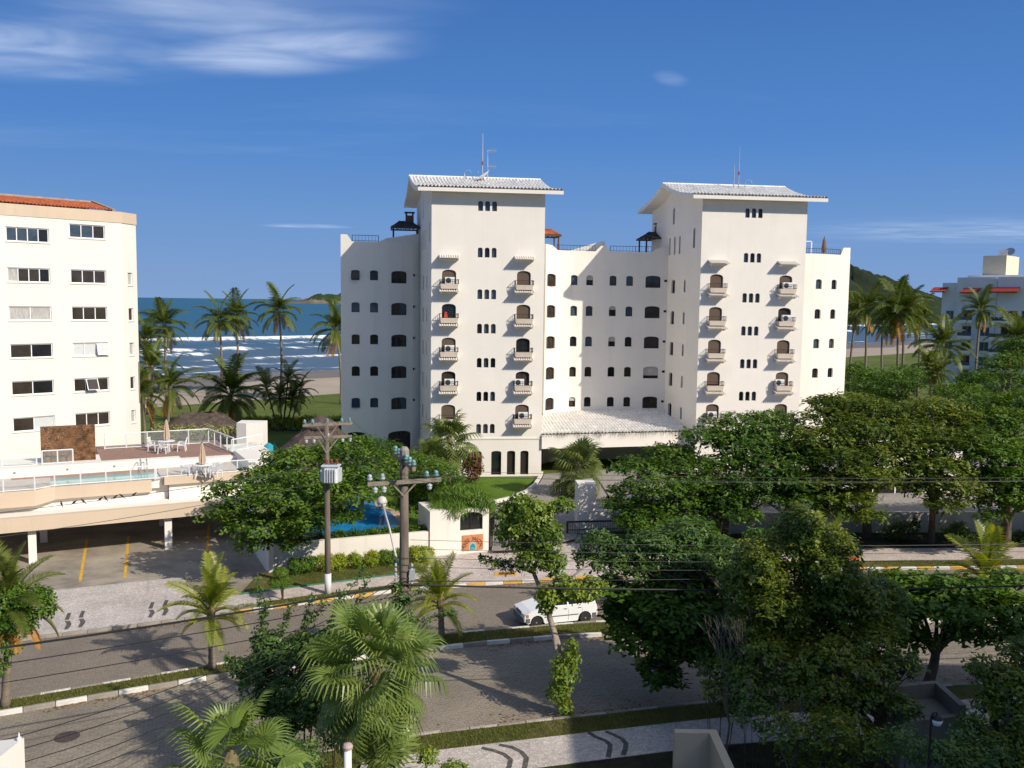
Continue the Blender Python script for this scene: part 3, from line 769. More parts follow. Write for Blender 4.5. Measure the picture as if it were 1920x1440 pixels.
def tile_roof(p00, p10, p01, p11, sag, n, rows=8, amp=0.075, mb=None, thick=0.1):
    """a barrel-tiled slope: p00-p10 along the eave, p01-p11 along the ridge; sag flares the eave; courses step"""
    mb = mb or MB(); p00, p10, p01, p11 = map(Vector, (p00, p10, p01, p11)); K = 5
    def P(u, v, dz=0.0):
        a = p00.lerp(p10, u); b = p01.lerp(p11, u); q = a.lerp(b, v); q.z -= sag * math.sin(math.pi * v); q.z += dz; return q
    cols = n * K
    base = len(mb.v); vs = []; stride = cols + 1; fs = []
    rr = random.Random(3); jit = [rr.uniform(-0.012, 0.012) for _ in range(n * (rows + 1))]
    for r in range(rows):
        for (v, st) in ((r / rows, 0.03), ((r + 1) / rows, 0.0)):
            for c in range(cols + 1):
                w = (c % K) / K; h = amp * math.sin(math.pi * min(1, w / 0.7)) if w < 0.7 else -amp * 0.35 * math.sin(math.pi * (w - 0.7) / 0.3)
                vs.append(P(c / cols, v, h + st + jit[min(c // K, n - 1) + r * n]))
        o = 2 * r * stride
        for c in range(cols): fs.append((o + c, o + c + 1, o + stride + c + 1, o + stride + c))
        if r: 
            q = (2 * r - 1) * stride
            for c in range(cols): fs.append((q + c, q + c + 1, o + c + 1, o + c))
    mb.add(vs, fs)
    return mb

# ------------------------------------------------------------------ the white apartment building between the two gardens
MBD = thing('apartment_building', (8.0, 80.0, 0), 'long white apartment block with two tall towers, arched windows and small tiled balconies', 'building')
QA = RAD(7.5); U_ = Vector((math.cos(QA), math.sin(QA))); N_ = Vector((U_.y, -U_.x)); Bk = -N_
T1, T2 = Vector((-6.72, 74.8)), Vector((-6.72, 74.8)) + U_ * 22.85
TW = 9.36
Z_EAVE, Z_RIDGE = 23.75, 25.50
# ------- towers
def tower(T, idx):
    FL, FR = T, T + U_ * TW
    BL, BR = FL + Bk * 12.0 - U_ * 0.9, FR + Bk * 12.0
    front = Facade([FL, FR], 0.0, Z_EAVE)
    # three slim windows in a row on every landing
    tri_z = [22.5, 18.72, 15.30, 12.46, 9.62, 6.80, 4.08]
    for z in tri_z:
        for k in (-1, 0, 1):
            window(front, MBD, 4.58 + k * 0.575, z, 0.40, 0.80, 0.16, 1, pane_m=rnd.choice([M_PANE, M_PANE3, M_PANE3]), fw=0.035, open_pane=None)
    # balcony windows
    cfg = {}
    for col, s in ((0, 1.45), (1, 7.66)):
        for row in range(5):
            z = 16.6 - 2.79 * row
            r = random.Random(idx * 100 + col * 10 + row)
            style = [('b', 0.55), ('d', 0), ('b', 0.55), ('g', 0), ('b', 0.8), ('b', 1.0), ('b', 1.0), ('d', 0), ('g', 0), ('b', 0.6)][col * 5 + row] if idx == 0 else [('b', 0.93), ('b', 0.97), ('b', 0.93), ('b', 0.8), ('b', 0.97), ('b', 0.5), ('g', 0), ('b', 0.95), ('b', 0.97), ('b', 0.9)][col * 5 + row]
            window(front, MBD, s, z, 1.16, 1.34, 0.30, 2, fw=0.05, pane_m=M_PANE if style[0] == 'd' else M_PANE2, blind=(M_BLIND, style[1]) if style[0] == 'b' else None)
    for s, w in ((3.9, 0.75), (5.52, 0.85), (6.78, 0.70), (7.92, 0.70)):
        window(front, MBD, s, 1.16, w, 2.05, 0.16, 1, pane_m=M_PANE if w > 0.8 else M_BRONZE, fw=0.06, name='door')
    mb = front.wall()
    o = mb.build('tower_wall', M_WHITE, MBD)
    band = MB(); 
    for (a, b, zc, hh, d) in ((-0.03, TW + 0.03, 3.24, 0.07, 0.05),):
        p = [front.pt(a, zc - hh, d), front.pt(b, zc - hh, d), front.pt(b, zc + hh, d), front.pt(a, zc + hh, d)]; q = [front.pt(a, zc - hh, -0.05), front.pt(b, zc - hh, -0.05), front.pt(b, zc + hh, -0.05), front.pt(a, zc + hh, -0.05)]
        band.add(p + q, [(0, 1, 2, 3), (0, 3, 7, 4), (1, 5, 6, 2), (3, 2, 6, 7), (0, 4, 5, 1)])
    band.build('string_course', M_WHITE, o)
    # left flank with slim windows, facing the neighbouring wing
    left = Facade([BL, FL + (FL - BL) * 0.0], 0.0, Z_EAVE)
    Ltot = left.s[-1]
    for z in (16.3, 13.45, 10.6, 7.75, 4.9):
        window(left, MBD, Ltot - 6.1, z, 0.85, 1.25, 0.25, 1, fw=0.06, pane_m=M_PANE2)
        window(left, MBD, Ltot - 3.4, z, 0.40, 1.1, 0.16, 1, fw=0.04, pane_m=M_PANE2)
    for s_ in (Ltot - 7.2, Ltot - 6.0, Ltot - 4.8): window(left, MBD, s_, 20.0, 0.34, 1.6, 0.12, 1, fw=0.03)
    window(left, MBD, Ltot - 1.6, 20.4, 0.42, 1.7, 0.15, 1, fw=0.04)
    window(left, MBD, Ltot - 6.4, 23.0 - 0.3, 0.42, 1.5, 0.15, 1, fw=0.04)
    left.wall().build('tower_wall', M_WHITE, MBD)
    mb = MB()
    mb.quad((*FR, 0), (*BR, 0), (*BR, Z_EAVE), (*FR, Z_EAVE)); mb.quad((*BR, 0), (*BL, 0), (*BL, Z_EAVE), (*BR, Z_EAVE))
    ML, MR = (FL + BL) / 2, (FR + BR) / 2
    for (a, b, c, sg) in ((BL, FL, ML, 1), (FR, BR, MR, 1)):
        mb.add([(*a, Z_EAVE), (*b, Z_EAVE), (*c, Z_RIDGE - 0.2)], [(0, 1, 2)])
    mb.build('tower_wall', M_WHITE, MBD)
    # roof: ridge parallel to the street, overhanging all round
    oh = 1.0; e1, e2 = FL - U_ * 1.15 - Bk * oh, FR + U_ * 1.35 - Bk * oh
    r1, r2 = FL + Bk * 6.0 - U_ * 1.75, FR + Bk * 6.0 + U_ * 0.55
    b1, b2 = FL + Bk * 13.0 - U_ * 2.1, FR + Bk * 13.0 + U_ * 1.3
    mb = MB()
    tile_roof((*e1, Z_EAVE + 0.08), (*e2, Z_EAVE + 0.08), (*r1, Z_RIDGE), (*r2, Z_RIDGE), 0.32, 40, 9, 0.13, mb=mb)
    tile_roof((*b2, Z_EAVE + 0.08), (*b1, Z_EAVE + 0.08), (*r2, Z_RIDGE), (*r1, Z_RIDGE), 0.32, 40, 9, 0.13, mb=mb)
    roof = mb.build('roof', M_ROOFW, MBD, smooth=False)
    mb = MB()
    mb.tube([(*r1, Z_RIDGE + 0.03), (*r2, Z_RIDGE + 0.03)], 0.13, 8)
    mb.build('ridge_tile', M_ROOFW, roof)
    mb = MB()           # soffit and fascia boards
    def P3(q, z): return (q.x, q.y, z)
    K = 8
    for (ea, eb, ra, rb) in ((e1, e2, r1, r2), (b2, b1, r2, r1)):
        rows_ = []
        for k in range(K + 1):
            v = k / K; za = Z_EAVE + (Z_RIDGE - Z_EAVE) * v - 0.32 * math.sin(math.pi * v)
            rows_.append((ea.lerp(ra, v), eb.lerp(rb, v), za))
        for k in range(K):
            (a, b, za), (c, d, zb) = rows_[k], rows_[k + 1]
            mb.quad(P3(a, za - 0.26), P3(c, zb - 0.26), P3(d, zb - 0.26), P3(b, za - 0.26))
            mb.quad(P3(a, za - 0.26), P3(a, za + 0.10), P3(c, zb + 0.10), P3(c, zb - 0.26)); mb.quad(P3(b, za + 0.10), P3(b, za - 0.26), P3(d, zb - 0.26), P3(d, zb + 0.10))
        mb.quad(P3(ea, Z_EAVE - 0.26), P3(eb, Z_EAVE - 0.26), P3(eb, Z_EAVE + 0.04), P3(ea, Z_EAVE + 0.04))
    mb.build('fascia', M_WHITE, roof)
    return front
# balconies: built once per tower face spot; ledge, tiled skirt, railing
def balcony(front, s, z, rail=True, tiles_only=False):
    def bx(mb, s0, s1, d0, d1, z0, z1, tap=0.0):
        v = [front.pt(s0 + tap, z0, d0), front.pt(s1 - tap, z0, d0), front.pt(s1 - tap, z0, d1 - tap), front.pt(s0 + tap, z0, d1 - tap), front.pt(s0, z1, d0), front.pt(s1, z1, d0), front.pt(s1, z1, d1), front.pt(s0, z1, d1)]
        mb.add(v, [(0, 1, 2, 3), (7, 6, 5, 4), (1, 0, 4, 5), (2, 1, 5, 6), (3, 2, 6, 7), (0, 3, 7, 4)])
    mb = MB(); n = 9; w = 1.72; st = w / n
    zz = z if not tiles_only else z + 0.0
    if not tiles_only:
        led = MB(); bx(led, s - 0.73, s + 0.73, -0.02, 0.62, zz + 0.20, zz + 0.60, 0.05)
        o = led.build('balcony', M_BALC, MBD)
    else:
        led = MB(); bx(led, s - 0.80, s + 0.80, -0.02, 0.30, zz - 0.14, zz - 0.05)
        o = led.build('awning', M_WHITE, MBD)
    for k in range(n):                                  # the row of barrel tiles under the ledge
        sc = s - w / 2 + st * (k + 0.5); top = [front.pt(sc, zz + 0.20, -0.02), front.pt(sc, zz - 0.10, 0.86)]
        A, B = Vector(top[0]), Vector(top[1]); nn = Vector(front.pt(sc, 0, 1)) - Vector(front.pt(sc, 0, 0)); dd = Vector((-nn.y, nn.x, 0)) ; upv = Vector((0, 0, 1))
        vs = []
        for q in (A, B):
            for i in range(6):
                a = math.pi * i / 5; vs.append(q + dd * math.cos(a) * st * 0.46 + upv * math.sin(a) * 0.11)
        vs2 = [Vector(v) - upv * 0.03 for v in vs]
        mb.add(vs + vs2, [(i, i + 1, 7 + i, 6 + i) for i in range(5)] + [(6 + i, 7 + i, 19 + i, 18 + i) for i in range(5)] + [(13 + i, 12 + i, 18 + i, 19 + i) for i in range(5)])
    mb.build('tile_row', M_TILEW, o)
    und = MB(); bx(und, s - 0.74, s + 0.74, -0.02, 0.62, zz - 0.24, zz - 0.10, 0.10); und.build('corbel', M_WHITE, o)
    if rail and not tiles_only:
        mb = MB(); z0, z1 = zz + 0.60, zz + 0.97
        cor = [(s - 0.75, 0.02), (s - 0.75, 0.60), (s + 0.75, 0.60), (s + 0.75, 0.02)]
        for (a, b) in zip(cor, cor[1:]):
            for zq in (z0 + 0.06, z1): mb.bar(front.pt(a[0], zq, a[1]), front.pt(b[0], zq, b[1]), 0.035)
            m = 9 if a[1] == b[1] else 4
            for k in range(m + 1): mb.bar(front.pt(a[0] + (b[0] - a[0]) * k / m, z0, a[1] + (b[1] - a[1]) * k / m), front.pt(a[0] + (b[0] - a[0]) * k / m, z1, a[1] + (b[1] - a[1]) * k / m), 0.018)
        mb.build('railing', M_IRON, o)
    return o
FRONTS = []
for idx, T in enumerate((T1, T2)):
    fr = tower(T, idx); FRONTS.append(fr)
    for s in (1.45, 7.66):
        balcony(fr, s, 18.22, tiles_only=True)
        for row in range(5): balcony(fr, s, 16.6 - 2.79 * row - 1.10)

# ------- wings between and beside the towers (gently hollow in plan)
WL = Facade([(-15.28, 80.8), (-13.85, 80.9), (-12.4, 81.15), (-11.15, 81.5), (-10.05, 82.0), (-9.1, 82.7), (-8.35, 83.8)], 0.0, 19.85)
WM = Facade([(2.9, 81.9), (3.45, 82.9), (4.35, 83.7), (5.5, 84.2), (7.1, 84.5), (9.35, 84.8), (11.85, 85.0), (13.4, 85.1), (14.95, 85.1)], 0.0, 19.45)
WR = Facade([(27.2, 86.3), (28.5, 86.6), (29.8, 87.1), (31.2, 87.9), (32.75, 89.0)], 0.0, 19.6)
for row in range(5):
    zr = 16.9 - 2.85 * row
    for px in (666.5, 701.5): 
        s, _ = WL.at(px, 560); window(WL, MBD, s, zr, 0.72, 0.88, 0.16, 1, fw=0.045, pane_m=rnd.choice([M_PANE, M_PANE3, M_PANE2]), open_pane=(0, rnd.uniform(0.15, 0.4)) if rnd.random() < 0.15 else None)
    s, _ = WL.at(749, 560); window(WL, MBD, s, zr - 0.12, 1.52, 1.10, 0.22, 2, fw=0.05, pane_m=[rnd.choice([M_PANE, M_PANE2]), rnd.choice([M_PANE2, M_PANE3])])
    s, _ = WL.at(777, 560); window(WL, MBD, s, zr + 0.1, 0.36, 0.24, 0, 1, fw=0.03)
    zr = 16.78 - 2.83 * row
    for k, px in enumerate((1031, 1222)):
        s, _ = WM.at(px, 620); window(WM, MBD, s, zr - 0.05, 1.42, 1.12, 0.22, 2, fw=0.05, pane_m=[rnd.choice([M_PANE, M_PANE3, M_PANE2]), M_PANE2], blind=(M_CURT, 0.75) if (k == 1 and row == 3) else None)
    for px in (1075, 1104, 1147.5, 1178.5):
        s, _ = WM.at(px, 620); window(WM, MBD, s, zr, 0.66, 0.92, 0.18, 1, fw=0.045, pane_m=rnd.choice([M_PANE, M_PANE3, M_PANE2]), blind=(M_CURT, rnd.uniform(0.25, 0.5)) if rnd.random() < 0.12 else None)
    s, _ = WM.at(1246.5, 620); window(WM, MBD, s, zr + 0.05, 0.34, 0.22, 0, 1, fw=0.03)
    if row < 5:
        for px in (1532.5, 1561):
            s, _ = WR.at(px, 600); window(WR, MBD, s, 16.75 - 2.83 * row, 0.70, 0.92, 0.18, 1, fw=0.045, pane_m=rnd.choice([M_PANE, M_PANE3]))
for px, w in ((668, 1.9), (750, 2.25)):
    s, _ = WL.at(px, 820); window(WL, MBD, s, 1.75, w, 2.2, 0.35, 2, fw=0.07, name='door')
for W in (WL, WM, WR):
    W.wall().build('wing_wall', M_WHITE, MBD)

def rect_wall(mb, pts, z0, z1):
    """upright faces along a polyline"""
    for a, b in zip(pts, pts[1:]): mb.quad((a[0], a[1], z0), (b[0], b[1], z0), (b[0], b[1], z1), (a[0], a[1], z1))
# flat roofs and return walls behind the wings
for W, back, name in ((WL, 12.0, 'l'), (WM, 9.0, 'm'), (WR, 10.0, 'r')):
    mb = MB(); p = W.p; q = [v + Bk * back for v in p]
    mb.quad(*[(v.x, v.y, W.z1 - 0.35) for v in p], *[(v.x, v.y, W.z1 - 0.35) for v in reversed(q)])
    rect_wall(mb, [q[0], p[0]], 0, W.z1); rect_wall(mb, [p[-1], q[-1]], 0, W.z1); rect_wall(mb, list(reversed(q)), 0, W.z1)
    # inner face and top of the parapet
    inn = [v + Bk * 0.2 for v in p]
    for a, b, c, d in zip(p, p[1:], inn[1:], inn):
        mb.quad((a.x, a.y, W.z1), (b.x, b.y, W.z1), (c.x, c.y, W.z1), (d.x, d.y, W.z1)); mb.quad((d.x, d.y, W.z1), (c.x, c.y, W.z1), (c.x, c.y, W.z1 - 0.35), (d.x, d.y, W.z1 - 0.35))
    mb.build('flat_roof', M_WHITE, MBD)
def parapet(W, prof, name='parapet'):
    """a raised piece of parapet: profile of (s, z) along the wing wall"""
    mb = MB()
    for (s0, z0), (s1, z1) in zip(prof, prof[1:]):
        f = [W.pt(s0, W.z1 - 0.0, 0.0), W.pt(s1, W.z1 - 0.0, 0.0), W.pt(s1, z1, 0.0), W.pt(s0, z0, 0.0)]; bk = [W.pt(s0, W.z1, -0.2), W.pt(s1, W.z1, -0.2), W.pt(s1, z1, -0.2), W.pt(s0, z0, -0.2)]
        mb.add(f + bk, [(0, 1, 2, 3), (7, 6, 5, 4), (3, 2, 6, 7), (1, 5, 6, 2), (0, 3, 7, 4)])
    return mb.build(name, M_WHITE, MBD)
Le = WL.s[-1]; Lm = WM.s[-1]; Lr = WR.s[-1]
parapet(WL, [(0, 20.45), (0.55, 20.45), (0.95, 19.86)]); parapet(WL, [(Le - 4.6, 19.86), (Le - 3.9, 20.2), (Le - 0.6, 20.75), (Le - 0.02, 20.8)])
parapet(WM, [(0, 19.9), (1.2, 19.86), (1.9, 19.46)])
s1, _ = WM.at(1117, 460); s2, _ = WM.at(1127, 460); s3, _ = WM.at(1137, 460); s4, _ = WM.at(1145, 460)
parapet(WM, [(s1, 19.46), (s2, 19.95), (s3, 19.97), (s4, 19.46)])
s1, _ = WM.at(1222, 460); parapet(WM, [(s1, 19.46), (s1 + 0.5, 19.8), (Lm - 1.0, 19.9), (Lm - 0.02, 20.5)])
parapet(WR, [(Lr - 1.5, 19.61), (Lr - 1.1, 20.3), (Lr - 0.02, 20.35)])
# return of the raised corner at the left end, lit by the sun above the tower's shadow
def rail(W, s0, s1, z0, z1, step=0.28):
    mb = MB(); m = max(2, int((s1 - s0) / step)); d = -0.1
    pts = [s0 + (s1 - s0) * k / m for k in range(m + 1)]
    for a, b in zip(pts, pts[1:]):
        mb.bar(W.pt(a, z1, d), W.pt(b, z1, d), 0.04); mb.bar(W.pt(a, z0 + 0.08, d), W.pt(b, z0 + 0.08, d), 0.03)
    for k, a in enumerate(pts): mb.bar(W.pt(a, z0, d), W.pt(a, z1, d), 0.05 if k % 8 == 0 else 0.022)
    mb.build('roof_railing', M_IRON, MBD)
rail(WL, 1.0, Le - 4.6, 19.86, 20.40); rail(WM, 1.9, WM.at(1117, 460)[0], 19.46, 19.95); rail(WM, WM.at(1145, 460)[0], WM.at(1222, 460)[0], 19.46, 19.97); rail(WR, 0.2, Lr - 1.5, 19.61, 20.1)

# ------- covered entrance between the towers
cA, cB = T1 + U_ * TW, T2
zf = 3.55
fa, fb = cA - Bk * 0.2, cB + Bk * 1.2 + U_ * 0.0
mb = MB(); tile_roof((*fa, zf), (*fb, zf), (*(cA + Bk * 9.0), 4.75), (*(T2 + Bk * 9.0 - U_ * 0.6), 4.75), 0.0, 44, 9, amp=0.12, mb=mb)
mb.build('porch_roof', M_ROOFW, MBD)
mb = MB(); ca_, cb_ = fa, fb; dd = (cb_ - ca_).normalized(); nn = Vector((dd.y, -dd.x)) * 0.12
mb.add([(*(ca_), 2.35), (*(cb_), 2.35), (*(cb_), zf - 0.02), (*(ca_), zf - 0.02), *[(*(ca_ - nn * 3), 2.35), (*(cb_ - nn * 3), 2.35), (*(cb_ - nn * 3), zf - 0.02), (*(ca_ - nn * 3), zf - 0.02)]], [(0, 1, 2, 3), (4, 0, 3, 7), (5, 4, 7, 6), (1, 5, 6, 2), (0, 4, 5, 1), (3, 2, 6, 7)])
mb.build('porch_beam', M_WHITE, MBD)
mb = MB()
for k in range(6):
    q = cA.lerp(cB, (k + 0.5) / 6) + Bk * 8.2; mb.box((q.x, q.y, 1.2), (1.5, 0.1, 2.1), QA)
mb.build('porch_glazing', M_PANE, MBD)
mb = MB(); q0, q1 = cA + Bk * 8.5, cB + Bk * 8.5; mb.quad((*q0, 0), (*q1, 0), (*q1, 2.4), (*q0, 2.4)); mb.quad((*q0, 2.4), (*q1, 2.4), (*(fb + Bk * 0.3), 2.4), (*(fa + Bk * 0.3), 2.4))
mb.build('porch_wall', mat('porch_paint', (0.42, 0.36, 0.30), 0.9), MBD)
# weeds sprouting from the porch gutter
V, Fq, tn = [], [], []
r_ = np.random.default_rng(5)
for k in range(900):
    t_ = r_.random(); p = fa.lerp(fb, t_) - Bk * 0.05; x, y = p.x, p.y; h = r_.uniform(0.06, 0.30) * (0.5 + smooth_noise(t_ * 30, 8)); dx, dy = r_.normal(0, 0.10, 2)
    if r_.random() < 0.2: h = -h * 2.0
    b0 = len(V); V += [(x - 0.012, y - 0.1, zf + 0.02), (x + 0.012, y - 0.1, zf + 0.02), (x + dx, y + dy - 0.17, zf + 0.02 + h)]; Fq.append((b0, b0 + 1, b0 + 2)); tn.append(r_.random())
M_WEED = leaf_mat('gutter_weeds', (0.06, 0.07, 0.02), (0.12, 0.12, 0.04), (0.22, 0.17, 0.07))
wd = link('gutter_weeds', mesh_np('gutter_weeds', np.array(V), np.array(Fq), tn), M_WEED)
tag(wd, 'dry grass weeds sprouting along the gutter of the white tiled porch roof', 'weeds', kind='stuff')

# ------- roof terraces: small tiled shelters with chimneys
def shelter(c, w, d, z0, h, m_roof, label, chim=True, rz=QA, posts=True):
    t = thing('roof_shelter', (c[0], c[1], z0), label, 'shelter', 'roof shelters on the white apartment block')
    ca, sa = math.cos(rz), math.sin(rz)
    R = lambda x, y, z: (c[0] + x * ca - y * sa, c[1] + x * sa + y * ca, z)
    if posts:
        for x in (-1, 1):
            for y in (-1, 1):
                mb = MB(); mb.bar(R(x * w * 0.42, y * d * 0.42, z0), R(x * w * 0.42, y * d * 0.42, z0 + h), 0.14); mb.build('post', M_WOOD, t)
    mb = MB(); zz = z0 + h; k = 0.42
    cr = [R(-w / 2, -d / 2, zz), R(w / 2, -d / 2, zz), R(w / 2, d / 2, zz), R(-w / 2, d / 2, zz)]; tp = [R(-w * k / 2, 0, zz + 0.62), R(w * k / 2, 0, zz + 0.62)]
    tile_roof(cr[0], cr[1], tp[0], tp[1], 0.04, 12, 4, 0.05, mb); tile_roof(cr[2], cr[3], tp[1], tp[0], 0.04, 12, 4, 0.05, mb)
    tile_roof(cr[1], cr[2], tp[1], tp[1], 0.04, 10, 4, 0.05, mb); tile_roof(cr[3], cr[0], tp[0], tp[0], 0.04, 10, 4, 0.05, mb)
    mb.build('roof', m_roof, t)
    mb = MB()
    for a, b in zip(cr, cr[1:] + cr[:1]): mb.bar(Vector(a) - Vector((0, 0, 0.07)), Vector(b) - Vector((0, 0, 0.07)), 0.10, 0.14)
    for k in range(7):
        f = (k + 0.5) / 7; mb.bar(Vector(cr[0]).lerp(Vector(cr[1]), f) - Vector((0, 0, 0.05)), Vector(cr[3]).lerp(Vector(cr[2]), f) - Vector((0, 0, 0.05)), 0.06)
    mb.build('beam', M_WOOD, t)
    if chim:
        mb = MB(); q = R(w * 0.15, 0.2, 0); mb.box((q[0], q[1], zz + 0.65), (0.75, 0.7, 1.0), rz); mb.build('chimney', mat('old_brick', (0.20, 0.085, 0.06), 0.9, 0.35, 5), t)
        mb = MB()
        for x in (-1, 1):
            for y in (-1, 1): mb.box((q[0] + x * 0.3, q[1] + y * 0.28, zz + 1.27), (0.1, 0.1, 0.26), rz)
        mb.box((q[0], q[1], zz + 1.43), (0.95, 0.9, 0.08), rz); mb.build('chimney_cap', M_TILEG, t)
    return t
c = D(760, 440, 84.5); shelter((c.x, c.y), 2.6, 3.0, 19.8, 1.55, M_TILEG, 'dark tiled roof shelter with brick chimney left of the left tower')
c = D(1033, 440, 87.5); shelter((c.x - 0.6, c.y), 2.7, 2.8, 19.3, 1.75, M_TILER, 'wooden roof shelter with orange eaves against the left tower\'s right side', False)
c = D(1230, 440, 88.5); shelter((c.x - 0.1, c.y), 2.8, 3.0, 19.2, 1.75, M_TILEG, 'dark tiled roof shelter with chimney on the middle wing beside the right tower')

def antenna(px, py_top, py_base, Y, kind, label):
    a, b = D(px, py_base, Y), D(px, py_top, Y)
    t = thing('antenna', (a.x, a.y, a.z), label, 'antenna', 'antennas on the tower roofs')
    mb = MB(); mb.tube([a, (a.x, a.y, (a.z + b.z) / 2), (a.x, a.y, b.z)], [0.05, 0.04, 0.022], 6); mb.build('mast', M_GREYMETAL, t)
    if kind == 'whip':
        mb = MB(); mb.tube([(a.x, a.y, a.z + (b.z - a.z) * 0.30), (a.x, a.y, a.z + (b.z - a.z) * 0.38)], 0.075, 8); mb.build('clamp', mat('red_plastic', (0.3, 0.04, 0.04), 0.5), t)
    if kind == 'yagi':
        for f in (0.98, 0.45):
            z = a.z + (b.z - a.z) * f; mb = MB(); mb.bar((a.x - 0.05, a.y, z), (a.x + 0.75, a.y + 0.2, z), 0.03)
            for k in range(5): x = a.x + 0.1 + k * 0.15; mb.bar((x, a.y - 0.25, z - 0.25), (x, a.y + 0.35, z + 0.25), 0.02)
            mb.build('aerial_arm', M_GREYMETAL, t)
    if kind == 'hook':
        mb = MB(); pts = [(a.x + 0.3 - 0.3 * math.cos(k * math.pi / 8), a.y, b.z + 0.3 * math.sin(k * math.pi / 8)) for k in range(9)]; mb.tube(pts, 0.025, 5); mb.build('hoop', M_GREYMETAL, t)
antenna(904.5, 250, 335, 80.0, 'whip', 'tallest whip antenna on the left tower roof')
antenna(914, 281, 336, 80.2, 'yagi', 'short mast with two aerial arms beside the left tower\'s dish')
antenna(871, 325, 334, 80.0, 'hook', 'small hooked pipe antenna left of the dish on the left tower')
antenna(1384.5, 273, 352, 83.0, 'whip', 'tallest whip antenna on the right tower roof')
antenna(1375.5, 308, 352, 83.0, 'plain', 'shorter plain antenna rod left of the right tower\'s whip antenna')
antenna(1397, 343, 353, 83.0, 'hook', 'small hooked pipe antenna on the right tower roof')
def dish(c, r, aim, label, m=None):
    t = thing('satellite_dish', c, label, 'satellite dish', 'satellite dishes')
    q = Vector(aim).to_track_quat('Z', 'Y').to_matrix(); mb = MB(); vs = []; n = 20; R_ = 6
    for i in range(R_ + 1):
        rr_ = r * i / R_
        for k in range(n): vs.append(Vector(c) + Vector((0, 0, 0.55)) + q @ Vector((rr_ * math.cos(2 * math.pi * k / n), rr_ * math.sin(2 * math.pi * k / n), 0.28 * (rr_ / r) ** 2 * r)))
    fs = [(i * n + k, i * n + (k + 1) % n, (i + 1) * n + (k + 1) % n, (i + 1) * n + k) for i in range(R_) for k in range(n)]
    mb.add(vs, fs); mb.build('reflector', m or M_WHITEMETAL, t, smooth=True)
    mb = MB(); mb.bar(c, Vector(c) + Vector((0, 0, 0.6)), 0.09); mb.build('mount', M_GREYMETAL, t)
    mb = MB(); f = Vector(c) + Vector((0, 0, 0.55)) + q @ Vector((0, 0, r * 0.8)); e = Vector(c) + Vector((0, 0, 0.55)) + q @ Vector((0, -r, 0.28 * r)); mb.bar(e, f, 0.03); mb.build('feed_arm', M_GREYMETAL, t)
c = D(906, 337, 80.5); dish((c.x, c.y, c.z - 0.35), 0.85, (-0.55, -0.15, 0.8), 'white satellite dish on the left tower roof ridge')

# terrace things on the right wing
c = D(1545, 466, 90); t = thing('closed_parasol', (c.x, c.y, 19.3), 'closed brown parasol on the right wing\'s roof terrace', 'parasol', 'closed parasols')
mb = MB(); mb.tube([(c.x, c.y, 19.3), (c.x, c.y, 21.5)], 0.035, 6); mb.build('pole', M_WOOD, t)
mb = MB(); mb.lathe([(0.22, 0), (0.26, 0.3), (0.21, 0.8), (0.17, 1.1), (0.10, 1.35), (0.02, 1.5)], (c.x, c.y, 19.9), 10); mb.build('canopy', mat('brown_canvas', (0.20, 0.12, 0.085), 0.9, 0.2, 6), t)
a = D(1506, 466, 89.5); mb = MB(); mb.bar((a.x, a.y, 19.3), (a.x, a.y, 20.95), 0.09); mb.bar((a.x + 0.8, a.y, 19.3), (a.x + 0.8, a.y, 20.95), 0.09); mb.bar((a.x - 0.04, a.y, 20.95), (a.x + 0.84, a.y, 20.95), 0.09)
tag(mb.build('pergola_frame', M_WHITEMETAL), 'white open frame on the roof terrace right of the right tower', 'frame')
c = D(1116, 462, 92); mb = MB(); mb.add([(c.x - 3.0, c.y, 19.1), (c.x + 1.0, c.y, 19.1), (c.x + 1.0, c.y, 20.9), (c.x + 0.7, c.y, 20.9), (c.x - 3.0, c.y, 19.75)] + [(x, c.y + 1.5, z) for x, z in ((c.x - 3.0, 19.1), (c.x + 1.0, 19.1), (c.x + 1.0, 20.9), (c.x + 0.7, 20.9), (c.x - 3.0, 19.75))],
    [(0, 1, 2, 3, 4), (9, 8, 7, 6, 5), (0, 5, 6, 1), (1, 6, 7, 2), (2, 7, 8, 3), (3, 8, 9, 4), (4, 9, 5, 0)])
mb.build('stair_head', M_WHITE, MBD)

# air conditioners standing on balconies
def air_con(fr, s, row, label, w=0.78, h=0.56):
    z = 16.6 - 2.79 * row - 0.50; p = Vector(fr.pt(s, z, 0.30))
    t = thing('air_conditioner', p, label, 'air conditioner', 'air conditioners on the balconies')
    mb = MB(); mb.box((p.x, p.y, z + h / 2), (w, 0.30, h), QA); body = mb.build('casing', M_WHITEMETAL, t)
    q = Vector(fr.pt(s - w * 0.16, z + h / 2, 0.456)); mb = MB(); nn = (Vector(fr.pt(s, z, 1)) - Vector(fr.pt(s, z, 0))); uu = Vector((-nn.y, nn.x, 0))
    ringv = []
    for k in range(16):
        a = 2 * math.pi * k / 16; ringv.append(q + uu * math.cos(a) * h * 0.40 + Vector((0, 0, math.sin(a) * h * 0.40)))
    mb.quad(*ringv); mb.build('fan_grille', mat('dark_grille', (0.06, 0.06, 0.065), 0.6), t)
